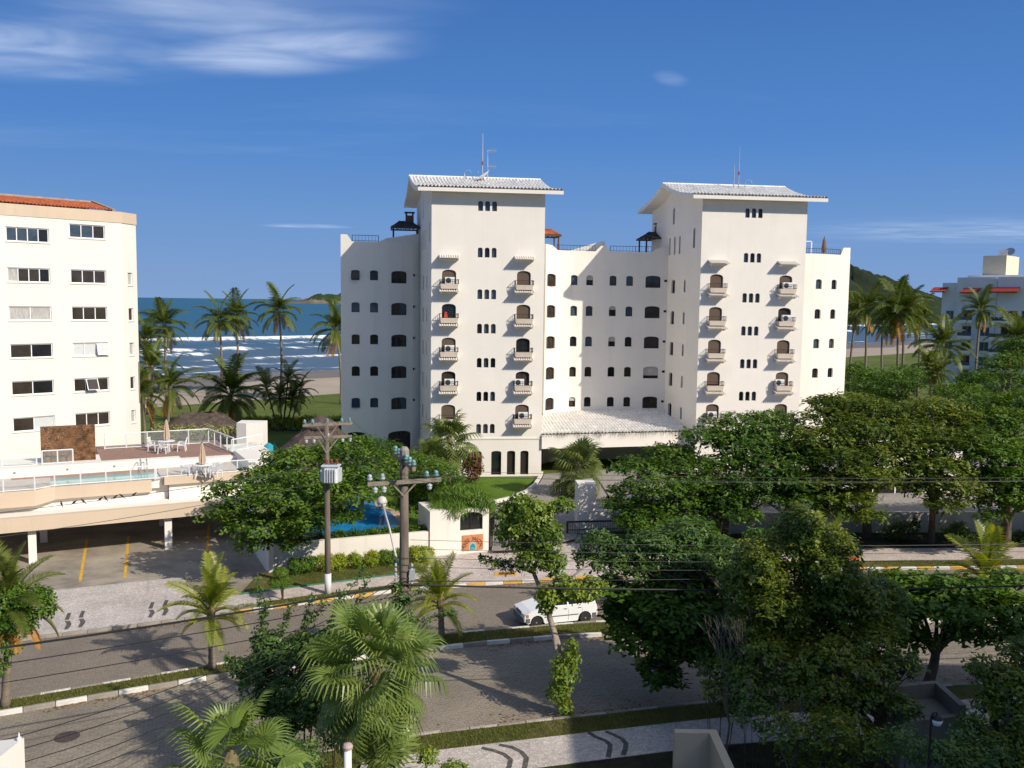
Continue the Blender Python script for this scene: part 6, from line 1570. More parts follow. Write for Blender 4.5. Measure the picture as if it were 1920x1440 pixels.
# ---- right group
GR = 'coconut palms right of the white block'
for i, (px, pyc, Y, bx, sc, lab) in enumerate((
    (1606, 590, 150, 1594, 0.95, 'leftmost coconut palm of the right group, beside the white block'), (1625, 578, 140, 1622, 1.0, 'second coconut palm of the right group'),
    (1655, 605, 150, 1657, 1.0, 'coconut palm leaning between the second and the tall twin palms'), (1682, 585, 125, 1684, 1.15, 'left of the tall twin coconut palms in the right group'),
    (1694, 590, 126, 1690, 1.1, 'right of the tall twin coconut palms in the right group'), (1725, 600, 150, 1722, 1.0, 'coconut palm behind the tall twin palms, on their right'),
    (1768, 650, 118, 1775, 1.05, 'low broad coconut palm in front of the far block'), (1838, 582, 135, 1828, 0.85, 'tall thin coconut palm standing before the far block\'s facade'),
    (1905, 640, 120, 1910, 1.05, 'coconut palm cut by the right frame edge'), (1740, 690, 110, 1742, 0.62, 'small low palm below the right group'), (1760, 700, 108, 1758, 0.62, 'second small low palm below the right group'))):
    top = D(px, pyc, Y); bs = D(bx, 700, Y); bs.z = 0
    palm('coconut_palm', lab, bs, top, FR_BEACH, (3, 5, 6, 6, 5, 2), sc, 0.20, 0.13, 120 + i, GR, (rnd.uniform(-0.5, 0.5), 0, 0))

# ---- fan palms in front of the white block
GF = 'fan palms in front of the white block'
top = D(843, 822, 68); fan_palm('fan_palm', 'bushy fan palm before the left tower\'s lower windows', (top.x, 68, 0.3), top, FAN_FAR, 40, 1.0, 0.16, 11, GF)
top = D(802, 862, 66); fan_palm('fan_palm', 'yellowish drooping fan palm left of the left tower', (top.x, 66, 0.3), top, FAN_FAR, 30, 0.95, 0.15, 12, GF)
top = D(1083, 872, 67); fan_palm('fan_palm', 'fan palm with a grey skirt in front of the white porch', (top.x, 67, 0.3), top, FAN_FAR, 42, 1.05, 0.17, 13, GF)
# ---- young coconut palms along the street
GY = 'young coconut palms in the street median'
def yp(bx, by, tx, ty, Y, sc, cnt, seed, lab, frs=FR_YOUNG):
    bs = G(bx, by) if by else None
    top = D(tx, ty, Y)
    if bs is None: bs = Vector((top.x, Y, 0))
    bs.z = 0.13
    return palm('coconut_palm', lab, bs, top, frs, cnt, sc, 0.15, 0.10, seed, GY)
yp(398, 1258, 396, 1150, 34.7, 0.95, (3, 5, 5, 4, 3, 0), 200, 'young coconut palm with yellow-green leaves on the median at left')
yp(828, 1198, 826, 1128, 38.6, 0.95, (3, 5, 5, 5, 3, 0), 201, 'young coconut palm on the median, left of the white car')
yp(None, None, 1535, 1075, 40.6, 1.1, (4, 4, 3, 3, 1, 0), 202, '') if False else palm('coconut_palm', 'young coconut palm whose leaves rise above the yellow-green tree', (D(1535, 1075, 40.6).x, 40.6, 0.13), D(1535, 1070, 40.6), FR_YOUNG, (4, 4, 3, 3, 1, 0), 1.15, 0.15, 0.10, 202, GY)
palm('coconut_palm', 'young coconut palm with yellow lower leaves at right, on the median', (D(1848, 1085, 43).x, 43, 0.13), D(1848, 1085, 43), FR_YOUNG, (4, 4, 4, 4, 2, 0), 1.15, 0.15, 0.10, 203, GY)
FR_LEFT = frond_set(2.5, M_COCO, 330, 0.6, 38, True, dead=M_DEAD, leaf=0.8, w=0.034)
pl = palm('coconut_palm', 'coconut palm with orange withered leaves at the left frame edge', (-17.9, 31.1, 0.13), (-17.5, 31.0, 4.0), FR_LEFT, (3, 4, 5, 4, 3, 8), 0.9, 0.15, 0.11, 204, GY)

# ---- big foreground fan palms
GN = 'foreground fan palms'
top = Vector(D(702, 1262, 24.2)); fan_palm('fan_palm', 'large fan palm filling the foreground below the street pole', (top.x, 24.4, 0.1), (top.x, 24.2, top.z + 0.25), FAN_NEAR, 58, 1.12, 0.16, 31, GN, lo=-82)
top = Vector(D(432, 1425, 19.5)); fan_palm('fan_palm', 'fan palm cut by the bottom frame edge, left of the large one', (top.x, 19.6, 0.1), top, FAN_NEAR, 34, 0.95, 0.14, 32, GN)

# ---- broad-leaved trees along the street
GT = 'broad-leaved almond trees along the far pavement'
A_ = dict(up=0.62, tilt=0.35, spread=0.30)
b = G(527, 1060); tree('almond_tree', 'wide spreading tree behind the transformer pole, beside the pool terrace', (b.x, b.y, 0), (b.x - 0.1, b.y, 3.2), 0.24,
     [E(445, 925, 62, 26, 46), E(425, 965, 45, 20, 45), E(500, 895, 60, 22, 49), E(520, 935, 75, 24, 45), E(480, 985, 70, 22, 45), E(560, 862, 70, 22, 50), E(625, 850, 55, 18, 51), E(590, 905, 75, 22, 47), E(655, 890, 60, 18, 49), E(560, 980, 70, 20, 45.5), E(655, 928, 80, 12, 47), E(625, 968, 60, 10, 46), E(690, 855, 45, 18, 53), E(700, 905, 45, 16, 51), E(665, 830, 48, 12, 54), E(545, 1015, 40, 14, 46), E(470, 1020, 35, 14, 45.5)], 0.27, 3.6, 7, M_ALMOND, 1, group=GT, **A_)
def R5(tx, by, ell, seed, lab, r0=0.22, th=3.4, lean=0, dens=3.3):
    b = G(tx, by); c = Vector((b.x + lean, b.y, th)); ell = ell + [(e[0] + 0.5, e[1] - 1.2, e[2] - 0.75, e[3] * 0.8, e[4] * 0.8, e[5] * 0.8) for e in ell[::2]]; tree('almond_tree', lab, (b.x, b.y, 0), c, r0, ell, 0.28, dens, 7, (M_ALMOND3 if seed in (4, 5) else M_ALMOND2 if seed % 2 else M_ALMOND), seed, group=GT, **A_)
R5(1357, 1014, [E(1160, 950, 34, 18, 53), E(1230, 985, 50, 14, 52), E(1320, 985, 40, 10, 52.5), E(1205, 880, 60, 20, 55), E(1180, 925, 42, 20, 54), E(1235, 915, 65, 22, 52.5), E(1290, 880, 70, 22, 55), E(1255, 850, 55, 16, 57), E(1220, 960, 62, 20, 52.5), E(1290, 945, 55, 20, 53), E(1345, 915, 60, 20, 54), E(1335, 955, 45, 16, 53.5), E(1190, 975, 40, 14, 53), E(1360, 870, 55, 18, 55)], 2, 'broad tree furthest left of the row before the right tower', 0.20, 3.0)
R5(1480, 1005, [E(1370, 935, 50, 16, 52.5), E(1450, 935, 60, 16, 52.5), E(1530, 930, 50, 16, 52.5), E(1330, 822, 60, 20, 57), E(1390, 800, 70, 22, 58), E(1420, 840, 80, 24, 56), E(1460, 875, 80, 22, 54), E(1410, 905, 60, 20, 53), E(1480, 815, 60, 20, 57), E(1520, 845, 60, 22, 55), E(1500, 905, 70, 20, 53), E(1450, 785, 50, 14, 59)], 3, 'second tree from the left in the row before the right tower', 0.20, 3.4, -0.3)
R5(1625, 1010, [E(1560, 785, 60, 22, 57), E(1600, 758, 62, 20, 58), E(1545, 825, 70, 24, 55), E(1620, 810, 75, 24, 55), E(1590, 860, 80, 24, 53), E(1655, 850, 60, 22, 54), E(1560, 905, 70, 20, 52.5), E(1640, 900, 66, 18, 53), E(1545, 757, 40, 14, 59), E(1660, 775, 55, 20, 57), E(1590, 935, 55, 14, 52.5)], 4, 'dark trunked tree in the middle of the right row, before the pool house', 0.27, 3.6)
R5(1745, 1022, [E(1700, 800, 60, 24, 56), E(1745, 770, 65, 22, 57), E(1720, 845, 66, 24, 54), E(1785, 830, 66, 24, 54), E(1760, 880, 70, 22, 53), E(1700, 890, 50, 20, 53), E(1740, 915, 52, 16, 52.5), E(1800, 785, 55, 20, 57)], 5, 'slender trunked tree, fourth of the row at right', 0.20, 3.3)
R5(1885, 1022, [E(1830, 935, 40, 16, 52.5), E(1900, 940, 50, 14, 52.5), E(1840, 820, 60, 24, 55), E(1890, 790, 66, 24, 56), E(1865, 860, 66, 24, 53), E(1925, 850, 60, 28, 54), E(1885, 905, 70, 22, 52.5), E(1840, 895, 50, 18, 53), E(1850, 760, 50, 18, 58), E(1920, 755, 60, 24, 58), E(1935, 905, 50, 20, 52.5)], 6, 'rightmost tree of the row, at the frame edge', 0.26, 3.3)
# the row goes on past the right frame edge; its shade lies over the boundary wall
for i, x in enumerate((36.5, 42.0)):
    rr_ = random.Random(i); y = interp(FK, x) + 4.6; bl = [(x + rr_.uniform(-2.8, 2.8), y + rr_.uniform(-2.2, 2.2), z, 2.1, 2.0, 0.7) for z in (3.0, 3.6, 4.2, 4.8, 5.4, 6.0, 6.6, 7.2, 7.8, 8.3) for _ in (0, 1)]
    tree('almond_tree', ['nearer', 'farther'][i] + ' tree of the row just past the right frame edge, shading the boundary wall', (x, y, 0.1), (x, y, 3.4), 0.24, bl, 0.30, 2.2, 7, M_ALMOND, 300 + i, group=GT, **A_)
# trees behind on the right
GK = 'dark trees behind the right row'
for i, (ell, lab, Y) in enumerate((([(1610, 735, 38, 26), (1640, 715, 45, 24), (1600, 700, 30, 20)], 'dark round tree against the white block\'s right edge', 96), ([(1680, 725, 50, 28), (1655, 750, 50, 20), (1700, 705, 36, 22)], 'dark tree below the right palms, over the lawn', 92),
    ([(1880, 690, 44, 30), (1910, 665, 40, 34), (1850, 720, 50, 24), (1910, 730, 40, 30)], 'tall dark tree at the right frame edge below the far block', 84), ([(1800, 740, 56, 22), (1830, 715, 40, 20), (1770, 765, 50, 14)], 'low dark tree in front of the far block\'s base', 80))):
    bl = [E(*e, Y + 2 * k - 2) for k, e in enumerate(ell)]; tree('dark_tree', lab, (bl[0][0], bl[0][1], 0), (bl[0][0], bl[0][1], max(1.0, bl[0][2] - bl[0][5])), 0.22, bl, 0.32, 2.6, 6, M_ALMOND2, 50 + i, group=GK, **A_)
# garden trees left
GG = 'garden trees around the blue pool'
for i, (ell, lab, Y, m) in enumerate((([(760, 905, 45, 24), (725, 880, 40, 22), (790, 880, 45, 26), (755, 860, 40, 16)], 'bushy green tree left of the fan palms, behind the crossarm', 57, M_HEDGE), ([(825, 895, 44, 30), (845, 925, 36, 26), (800, 930, 45, 24), (770, 945, 40, 18)], 'bushy green tree above the gatehouse', 55.5, M_ALMOND), ([(715, 840, 45, 14), (690, 850, 35, 12)], 'flat topped tree against the shaded wing\'s ground floor', 62, M_ALMOND2))):
    bl = [E(*e, Y + 0.6 * k) for k, e in enumerate(ell)]; tree('garden_tree', lab, (bl[0][0], bl[0][1], 0.3), (bl[0][0], bl[0][1], max(1.2, bl[0][2] - bl[0][5] * 0.6)), 0.14, bl, 0.2, 6.0, 7, m, 70 + i, group=GG, **A_)

# ---- slim tree before the car with its leafy foot
b = G(1062, 1340); SL = thing('slim_tree', (b.x, b.y, 0.1), 'slim twisted tree with light green leaves in front of the white car', 'tree')
mb = MB(); q = lambda x, y, Y: Vector(D(x, y, Y))
st = [Vector((b.x, b.y, 0)), q(1062, 1270, 31.3), q(1050, 1225, 31.6), q(1040, 1190, 31.8), q(1030, 1155, 32)]
mb.tube(st, [0.17, 0.14, 0.13, 0.12, 0.10], 8); mb.tube([q(1068, 1270, 31.2), q(1042, 1215, 31.5), q(1036, 1170, 31.9)], [0.06, 0.09, 0.07], 7)
mb.tube([st[-1], q(1015, 1110, 32.2), q(995, 1060, 32.5), q(985, 1000, 32.6), q(990, 950, 32.6)], [0.10, 0.085, 0.07, 0.05, 0.02], 7); mb.tube([st[-1], q(1045, 1115, 32), q(1070, 1085, 32), q(1110, 1050, 32)], [0.07, 0.06, 0.045, 0.02], 6)
mb.tube([q(1000, 1075, 32.4), q(960, 1060, 32.6), q(920, 1048, 32.8)], [0.04, 0.03, 0.012], 5); mb.build('trunk', M_BARKPALE, SL, smooth=True)
V, Fq, tn = leaf_cloud([E(985, 990, 42, 40, 32.6), E(1005, 960, 38, 26, 32.4), E(960, 1000, 32, 34, 32.8), E(1025, 1010, 32, 40, 32.2), E(1000, 1045, 40, 26, 32.4), E(1040, 1055, 26, 22, 32), E(975, 945, 24, 20, 32.7), E(1055, 945, 22, 12, 32.4), E(950, 965, 22, 22, 32.8)], 0.155, 17, 7, 91, up=0.35, droop=0.45, width=0.52, small=False, tint_bias=0.0)
link('crown', mesh_np('crown', V, Fq, tn), M_LIGHTLEAF, SL)
V, Fq, tn = leaf_cloud([E(1035, 1115, 30, 20, 31.9), E(1080, 1108, 34, 22, 31.8), E(1110, 1100, 26, 20, 31.8), E(1022, 1140, 15, 14, 31.9), E(1060, 1090, 24, 12, 31.9)], 0.16, 16, 7, 92, up=0.35, droop=0.45, width=0.52, tint_bias=0.2)
link('crown', mesh_np('crown', V, Fq, tn), M_LIGHTLEAF, SL)
V, Fq, tn = leaf_cloud([E(1055, 1265, 30, 34, 31.1), E(1048, 1300, 24, 26, 31.0), E(1072, 1235, 16, 24, 31.1), E(1060, 1325, 16, 18, 31), E(1072, 1210, 12, 12, 31.2)], 0.13, 17, 6, 93, up=0.35, droop=0.2, width=0.55, tint_bias=0.1)
link('trunk_shoots', mesh_np('trunk_shoots', V, Fq, tn), M_LIGHTLEAF, SL)
V, Fq, tn = leaf_cloud([E(925, 1055, 26, 9, 32.9), E(960, 1062, 30, 10, 32.7), E(905, 1045, 10, 6, 33)], 0.13, 14, 5, 94, up=0.35, droop=0.4, width=0.5, tint_bias=-0.3)
link('crown', mesh_np('crown', V, Fq, tn), M_SMALLLEAF, SL)

# ---- near trees on the right
GX = 'near trees on the right of the street'
tree('almond_tree', 'big-leaved dark tree hiding the rear of the white car', (8.6, 31.2, 0.1), (7.8, 31.6, 3.2), 0.18, [E(1175, 1150, 40, 24, 33), E(1210, 1110, 55, 22, 33.5), E(1260, 1080, 60, 22, 34), E(1250, 1140, 70, 26, 32.5), E(1300, 1110, 60, 24, 33), E(1190, 1190, 50, 20, 32.5), E(1270, 1190, 60, 20, 32), E(1340, 1150, 60, 26, 32.5), E(1280, 1225, 50, 14, 32), E(1350, 1080, 60, 22, 33.5), E(1330, 1205, 50, 18, 32), E(1390, 1110, 40, 24, 33), E(1380, 1180, 40, 24, 32.5), E(1150, 1110, 26, 18, 33.2), E(1235, 1255, 40, 10, 32)], 0.30, 5.6, 7, M_ALMOND2, 21, group=GX, deep=1.4, **A_)
tree('shade_tree', 'green tree spreading over the drive, behind the big-leaved tree', (9.3, 31.9, 0.1), (8.6, 32.6, 3.6), 0.16, [E(1120, 1020, 40, 24, 33.6), E(1175, 1035, 50, 26, 33.6), E(1235, 1020, 60, 28, 33.6), E(1140, 1060, 40, 18, 33.2), E(1290, 1000, 50, 26, 33.9), E(1340, 1030, 50, 26, 33.6), E(1285, 1050, 60, 20, 33.2), E(1100, 1045, 26, 16, 33.6), E(1200, 1065, 50, 16, 33.2), E(1330, 1060, 40, 20, 33.2)], 0.19, 9, 6, M_VINE, 22, group=GX, up=0.5)
tree('almond_tree', 'large glossy-leaved branch tree right of the wide iron gate', (11.6, 40.7, 0.1), (11.2, 40.5, 3.2), 0.13, [E(1270, 985, 24, 14, 40.6), E(1300, 990, 34, 20, 40.6), E(1330, 1015, 30, 16, 40.6), E(1420, 1010, 26, 18, 40.2), E(1390, 1045, 40, 16, 40), E(1360, 1060, 40, 16, 40)], 0.30, 4.5, 7, M_HEDGE, 23, group=GX, **A_)
tree('yellow_green_tree', 'tall small-leaved yellow-green tree in the right foreground', (10.6, 29.2, 0.1), (9.9, 29.2, 4.2), 0.2, [E(1490, 1040, 66, 40, 29), E(1430, 1080, 56, 36, 29), E(1540, 1060, 56, 40, 29), E(1500, 1000, 34, 34, 29.4), E(1505, 970, 16, 22, 29.5), E(1460, 1130, 70, 36, 28.5), E(1550, 1120, 60, 36, 28.5), E(1600, 1100, 40, 34, 29), E(1420, 1040, 36, 26, 29.3), E(1500, 1180, 80, 32, 28.2), E(1590, 1170, 56, 36, 28.5), E(1640, 1150, 40, 30, 29), E(1390, 1110, 36, 30, 29.2), E(1450, 1190, 46, 34, 29), E(1560, 1010, 26, 26, 29.4), E(1660, 1110, 26, 24, 29), E(1400, 1170, 40, 30, 29)], 0.135, 22, 6, M_SMALLLEAF, 24, group=GX, deep=1.5, up=0.45, small=True, width=0.55)
tree('shade_tree', 'dark small-leaved tree in shadow at the lower right', (11.6, 26.8, 0.1), (11.4, 26.8, 2.6), 0.18, [E(1560, 1230, 70, 34, 27), E(1500, 1250, 60, 34, 27), E(1620, 1260, 60, 40, 27), E(1540, 1290, 70, 34, 26.6), E(1640, 1200, 50, 36, 27.4), E(1600, 1310, 50, 26, 26.5), E(1440, 1220, 50, 34, 27.5), E(1470, 1290, 50, 28, 26.8), E(1650, 1310, 34, 30, 26.8), E(1690, 1250, 40, 36, 27), E(1700, 1330, 34, 26, 25.6), E(1400, 1270, 44, 34, 27.4), E(1560, 1340, 60, 26, 26)], 0.14, 17, 6, M_SMALLLEAF, 25, group=GX, up=0.45, small=True, width=0.55)
tree('almond_tree', 'almond tree with a crooked dark trunk at right, over the lit road', (G(1737, 1294).x, G(1737, 1294).y, 0.1), tuple(D(1757, 1188, 34.2)), 0.19, [E(1660, 1090, 44, 18, 35), E(1720, 1100, 60, 20, 34.5), E(1790, 1105, 66, 22, 34), E(1850, 1110, 50, 20, 34), E(1700, 1140, 60, 22, 33.5), E(1780, 1150, 70, 22, 33), E(1860, 1150, 60, 26, 33.5), E(1905, 1130, 40, 24, 34), E(1830, 1190, 50, 16, 33.5), E(1900, 1190, 44, 26, 33), E(1675, 1180, 46, 24, 33), E(1640, 1130, 40, 20, 34), E(1720, 1200, 40, 18, 33), E(1890, 1090, 36, 16, 35)], 0.30, 5.0, 7, M_ALMOND, 26, group=GX, **A_)
tree('shade_tree', 'dark tree filling the lower right corner', (13.9, 24.2, 0.1), (13.9, 24.4, 3.0), 0.2, [E(1900, 1290, 50, 44, 25), E(1920, 1230, 44, 34, 26), E(1860, 1330, 40, 34, 25), E(1925, 1360, 50, 50, 24.5), E(1840, 1400, 44, 34, 24), E(1900, 1420, 60, 40, 24), E(1800, 1420, 40, 24, 22.5), E(1850, 1260, 36, 30, 25.5), E(1820, 1360, 26, 24, 24)], 0.16, 14, 6, M_SMALLLEAF, 27, group=GX, up=0.45)
for i, (ell, lab, Y, m) in enumerate((([(1560, 1370, 60, 36), (1480, 1380, 50, 40), (1620, 1400, 50, 40), (1540, 1430, 70, 24)], 'dark shrub bed below the right foreground tree', 24.5, M_SMALLLEAF), ([(1420, 1340, 50, 36), (1400, 1300, 30, 26)], 'dark shrub behind the beige planter wall', 26.5, M_VINE), ([(1690, 1395, 44, 34), (1740, 1410, 40, 30), (1780, 1420, 50, 26), (1840, 1420, 60, 30), (1800, 1375, 26, 20)], 'dark shrub at the bottom edge before the rubbish enclosure', 22.0, M_VINE), ([(1350, 1300, 40, 34), (1380, 1250, 44, 34), (1330, 1260, 30, 26)], 'tangled dark shrub around the bare grey stems', 28.5, M_SMALLLEAF))):
    bl = [E(*e, Y + 0.3 * k) for k, e in enumerate(ell)]; shrub('dark_shrub', lab, (bl[0][0], bl[0][1], 0.1), bl, 0.14, 11, 6, m, 130 + i, group='dark shrubs in the near garden', up=0.45)
# bare grey stems
def bare(base, h, seed, label, spread=0.5, r0=0.05):
    t = thing('bare_shrub', base, label, 'shrub', 'bare grey shrubs'); rr_ = random.Random(seed); mb = MB()
    def grow_(p, d, L, r, dep):
        e = p + d * L; m_ = p.lerp(e, 0.5) + Vector((rr_.uniform(-1, 1), rr_.uniform(-1, 1), 0)) * L * 0.06; mb.tube([p, m_, e], [r, r * 0.85, r * 0.65], 5, False)
        if dep == 0: return
        for k in range(rr_.choice((2, 3))):
            grow_(e, (d + Vector((rr_.uniform(-1, 1), rr_.uniform(-1, 1), rr_.uniform(-0.1, 0.7))) * spread).normalized(), L * rr_.uniform(0.62, 0.85), r * 0.62, dep - 1)
    grow_(Vector(base), Vector((0.03, 0, 1)), h * 0.34, r0, 5); mb.build('branches', mat('grey_twig', (0.15, 0.13, 0.11), 0.95, 0.2, 5), t)
a = D(1365, 1370, 27.4); bare((a.x, a.y, 0.1), 4.3, 3, 'tall bare grey-stemmed shrub behind the beige planter wall'); a = D(1480, 1436, 25); bare((a.x, a.y, 0.1), 3.3, 9, 'small bare branching shrub in the dark near garden', 0.7)

# ---- shrubs and hedges
b = G(530, 1128); TP_ = thing('topiary', (b.x, b.y, 0.12), 'clipped mushroom-shaped shrub on the pavement left of the transformer pole', 'shrub')
mb = MB(); mb.tube([(b.x, b.y, 0), (b.x + .03, b.y, 0.9)], [0.05, 0.04], 6); mb.tube([(b.x, b.y, 0), (b.x - .1, b.y, 0.9)], [0.03, 0.03], 6); mb.build('stem', M_BARK, TP_)
V, Fq, tn = leaf_cloud([E(526, 1092, 24, 9, b.y), E(526, 1074, 15, 10, b.y)], 0.07, 110, 5, 140, up=0.3, small=True, shell=0.8, boundary=0.05); link('foliage', mesh_np('foliage', V, Fq, tn), M_HEDGE, TP_)
GHG = 'golden hedge bushes along the garden wall'
for i, px in enumerate((545, 572, 600, 628, 655, 682, 708, 733, 770, 790)):
    f = (px - 503) / 303; p = w0.lerp(w1, f) - wn * 1.0; m = M_HEDGE if i in (0, 1, 6, 7) else M_GOLD; rr_ = random.Random(i)
    bl = [(p.x + rr_.uniform(-.15, .15), p.y, 0.42 + 0.1, 0.50, 0.5, 0.42 + rr_.uniform(-.05, .1)), (p.x + rr_.uniform(-.3, .3), p.y, 0.75, 0.3, 0.3, 0.25)]
    shrub('hedge_bush', ['darker green bush, leftmost in front of the garden wall', 'second dark green bush from the left along the garden wall', 'golden bush left of the transformer pole\'s foot', 'golden bush right behind the transformer pole', 'golden bush right of the transformer pole', 'golden bush midway along the garden wall', 'green bush before the leaning lamp arm', 'second green bush left of the nearer pole', 'golden bush right of the nearer pole', 'golden bush at the gatehouse corner'][i], (p.x, p.y, 0.1), bl, 0.10, 42, 6, m, 150 + i, group=GHG, up=0.4, small=True)
bl = []
for i in range(7):                                        # planting above the wall, before the pool
    p = w0.lerp(w1, 0.30 + 0.105 * i) + wn * 0.9; bl += [(p.x, p.y, 1.25, 0.75, 0.5, 0.45), (p.x + 0.3, p.y, 1.5, 0.4, 0.4, 0.3)]
shrub('pool_hedge', 'dark hedge between the low garden wall and the blue pool', (bl[6][0], bl[6][1], 0.3), bl, 0.14, 18, 6, M_ALMOND2, 170, cat='hedge', up=0.45)
bl = []; rr_ = random.Random(4)
for i in range(12):                                       # hedge across the lawn and beside the hut
    p = D(470 + 15 * i, 788, 101); bl.append((p.x, p.y + rr_.uniform(-.2, .2), 0.75, 0.75, 0.8, 0.75 + rr_.uniform(0, .3)))
shrub('lawn_hedge', 'yellow-green hedge across the beach lawn, left of the white block', (bl[5][0], bl[5][1], 0), bl, 0.22, 9, 6, M_GOLD, 190, cat='hedge', up=0.4)
for i in range(6):
    p = D(300 + 30 * i, 806, 78.5); shrub('cream_bush', 'cream variegated bush before the low thatched hut, ' + ['first', 'second', 'third', 'fourth', 'fifth', 'last'][i] + ' from the left', (p.x, p.y, 2.6), [(p.x, p.y, 3.1, 0.75, 0.6, 0.55)], 0.20, 10, 6, M_PALEBUSH, 210 + i, group='cream bushes behind the pool terrace', up=0.4)
bl = [E(884, 880, 20, 26, 71), E(890, 860, 14, 14, 71)]; shrub('copper_bush', 'copper-red bush left of the tower\'s ground floor doors', (bl[0][0], 71, 0.3), bl, 0.2, 16, 6, M_REDBUSH, 220, up=0.4)
bl = [E(840, 930, 30, 16, 53.2), E(870, 928, 36, 20, 53.0), E(900, 940, 24, 16, 52.4), E(850, 950, 30, 10, 52.0), E(822, 952, 16, 12, 52)]; shrub('weeping_shrub', 'weeping fine-leaved green shrub hanging over the gatehouse roof', (bl[1][0], 54.5, 0.3), bl, 0.42, 22, 6, M_HEDGE, 221, up=0.2, droop=1.1, width=0.10, small=True)
for i, (px, py, w_) in enumerate(((1560, 1012, 30), (1680, 1000, 26), (1710, 990, 16), (1790, 1000, 30), (1440, 1010, 24), (1840, 1020, 26), (1905, 1015, 20))):
    bl = [E(px, py, w_, 14, 56), E(px + 6, py - 12, w_ * 0.5, 10, 56)]; shrub('bed_shrub', ['dark low shrub at the middle row trunk', 'upright dark shrub between the row trunks', 'thin tall shrub against the shaded boundary wall', 'dark shrub before the slender row trunk', 'low shrub left of the middle row trunk', 'dark shrub right of the slender row trunk', 'shrub at the rightmost row trunk'][i], (bl[0][0], 56, 0.1), bl, 0.16, 12, 6, M_ALMOND2, 230 + i, group='shrubs in the shaded planting bed', up=0.45)
# vine-like shrub left of the big fan palm, with long shoots
b = Vector((-7.3, 27.2, 0.1)); VS = thing('vine_shrub', b, 'sprawling leafy shrub with long shoots left of the large fan palm', 'shrub')
mb = MB(); rr_ = random.Random(5); bl = [E(520, 1240, 60, 30, 27.5), E(480, 1270, 40, 26, 27.2), E(570, 1215, 50, 26, 28), E(540, 1290, 60, 26, 26.8), E(600, 1260, 40, 30, 27), E(450, 1250, 24, 14, 27.2), E(500, 1200, 30, 16, 28), E(625, 1195, 26, 20, 28), E(500, 1320, 44, 26, 27), E(560, 1335, 50, 26, 26.5), E(600, 1315, 36, 30, 26.5), E(530, 1365, 40, 24, 26.2)]
for e in bl: mb.tube([(b.x * 0.4 + e[0] * 0.6, b.y, 0.1), (b.x * 0.3 + e[0] * 0.7, e[1], e[2] * 0.6 + 0.3), e[:3]], [0.035, 0.025, 0.012], 5, False)
shoots = []
for (x0, y0, x1, y1, Y) in ((500, 1220, 485, 1090, 28), (520, 1210, 545, 1140, 28), (560, 1210, 585, 1120, 28.3), (600, 1200, 680, 1070, 28.6), (640, 1200, 690, 1085, 28.6), (470, 1260, 425, 1235, 27.2), (560, 1200, 610, 1130, 28.4), (700, 1180, 800, 1100, 28.0), (760, 1180, 850, 1150, 27.6), (480, 1230, 500, 1130, 27.8), (620, 1190, 640, 1110, 28.3)):
    a, c = Vector(D(x0, y0, Y)), Vector(D(x1, y1, Y)); mb.tube([a, a.lerp(c, 0.5) + Vector((0, 0, 0.1)), c], [0.02, 0.014, 0.006], 4, False)
    for k in range(9): f = k / 8; p = a.lerp(c, f) + Vector((0, 0, 0.2 * f * (1 - f))); shoots.append((p.x, p.y, p.z, 0.09, 0.09, 0.09))
mb.build('stem', M_BARK, VS)
V, Fq, tn = leaf_cloud(bl, 0.15, 16, 7, 240, up=0.4, width=0.55); link('foliage', mesh_np('foliage', V, Fq, tn), M_VINE, VS)
V, Fq, tn = leaf_cloud(shoots, 0.13, 30, 3, 241, up=0.3, width=0.55, shell=0.1); link('shoots', mesh_np('shoots', V, Fq, tn), M_VINE, VS)
# ivy on the nearer pole's shaft and bushes at the lower edge
bl = [E(752, 1135, 18, 22, 28.2), E(765, 1165, 16, 18, 28.1), E(745, 1105, 10, 14, 28.3)]; shrub('pole_vine', 'vine climbing the nearer street pole', (bl[1][0], 28.3, 0.1), bl, 0.13, 22, 6, M_VINE, 250, 'vine', up=0.3)
bl = [E(55, 1130, 44, 30, 31), E(30, 1165, 44, 30, 30.8), E(15, 1120, 36, 30, 31), E(75, 1120, 24, 20, 31), E(12, 1210, 24, 24, 30.6), E(90, 1145, 14, 14, 30.8), E(-10, 1250, 26, 16, 30.5), E(-20, 1160, 40, 40, 31)]; tree('leafy_tree', 'round leafy tree at the left edge below the orange withered palm leaves', (bl[-1][0] - 0.6, 30.9, 0.1), (bl[-1][0] - 0.2, 30.9, 3.0), 0.1, bl, 0.15, 17, 6, M_HEDGE, 251, twigs=2, up=0.4)
for i, (px, py, rx, ry, Y, lab) in enumerate(((800, 1420, 24, 18, 25.5, 'bright green bush at the bottom, left of the wavy pavement'), (848, 1440, 26, 10, 25, 'low bright bush at the very bottom edge by the pavement'), (560, 1420, 50, 40, 22.5, 'dark bush between the two foreground fan palms'), (620, 1370, 30, 40, 25.5, 'dark foliage under the large fan palm'))):
    bl = [E(px, py, rx, ry, Y)]; shrub('garden_bush', lab, (bl[0][0], Y, 0.1), bl, 0.11, 34, 6, M_LIGHTLEAF if i < 2 else M_VINE, 260 + i, group='bushes at the bottom edge', up=0.4, small=True)

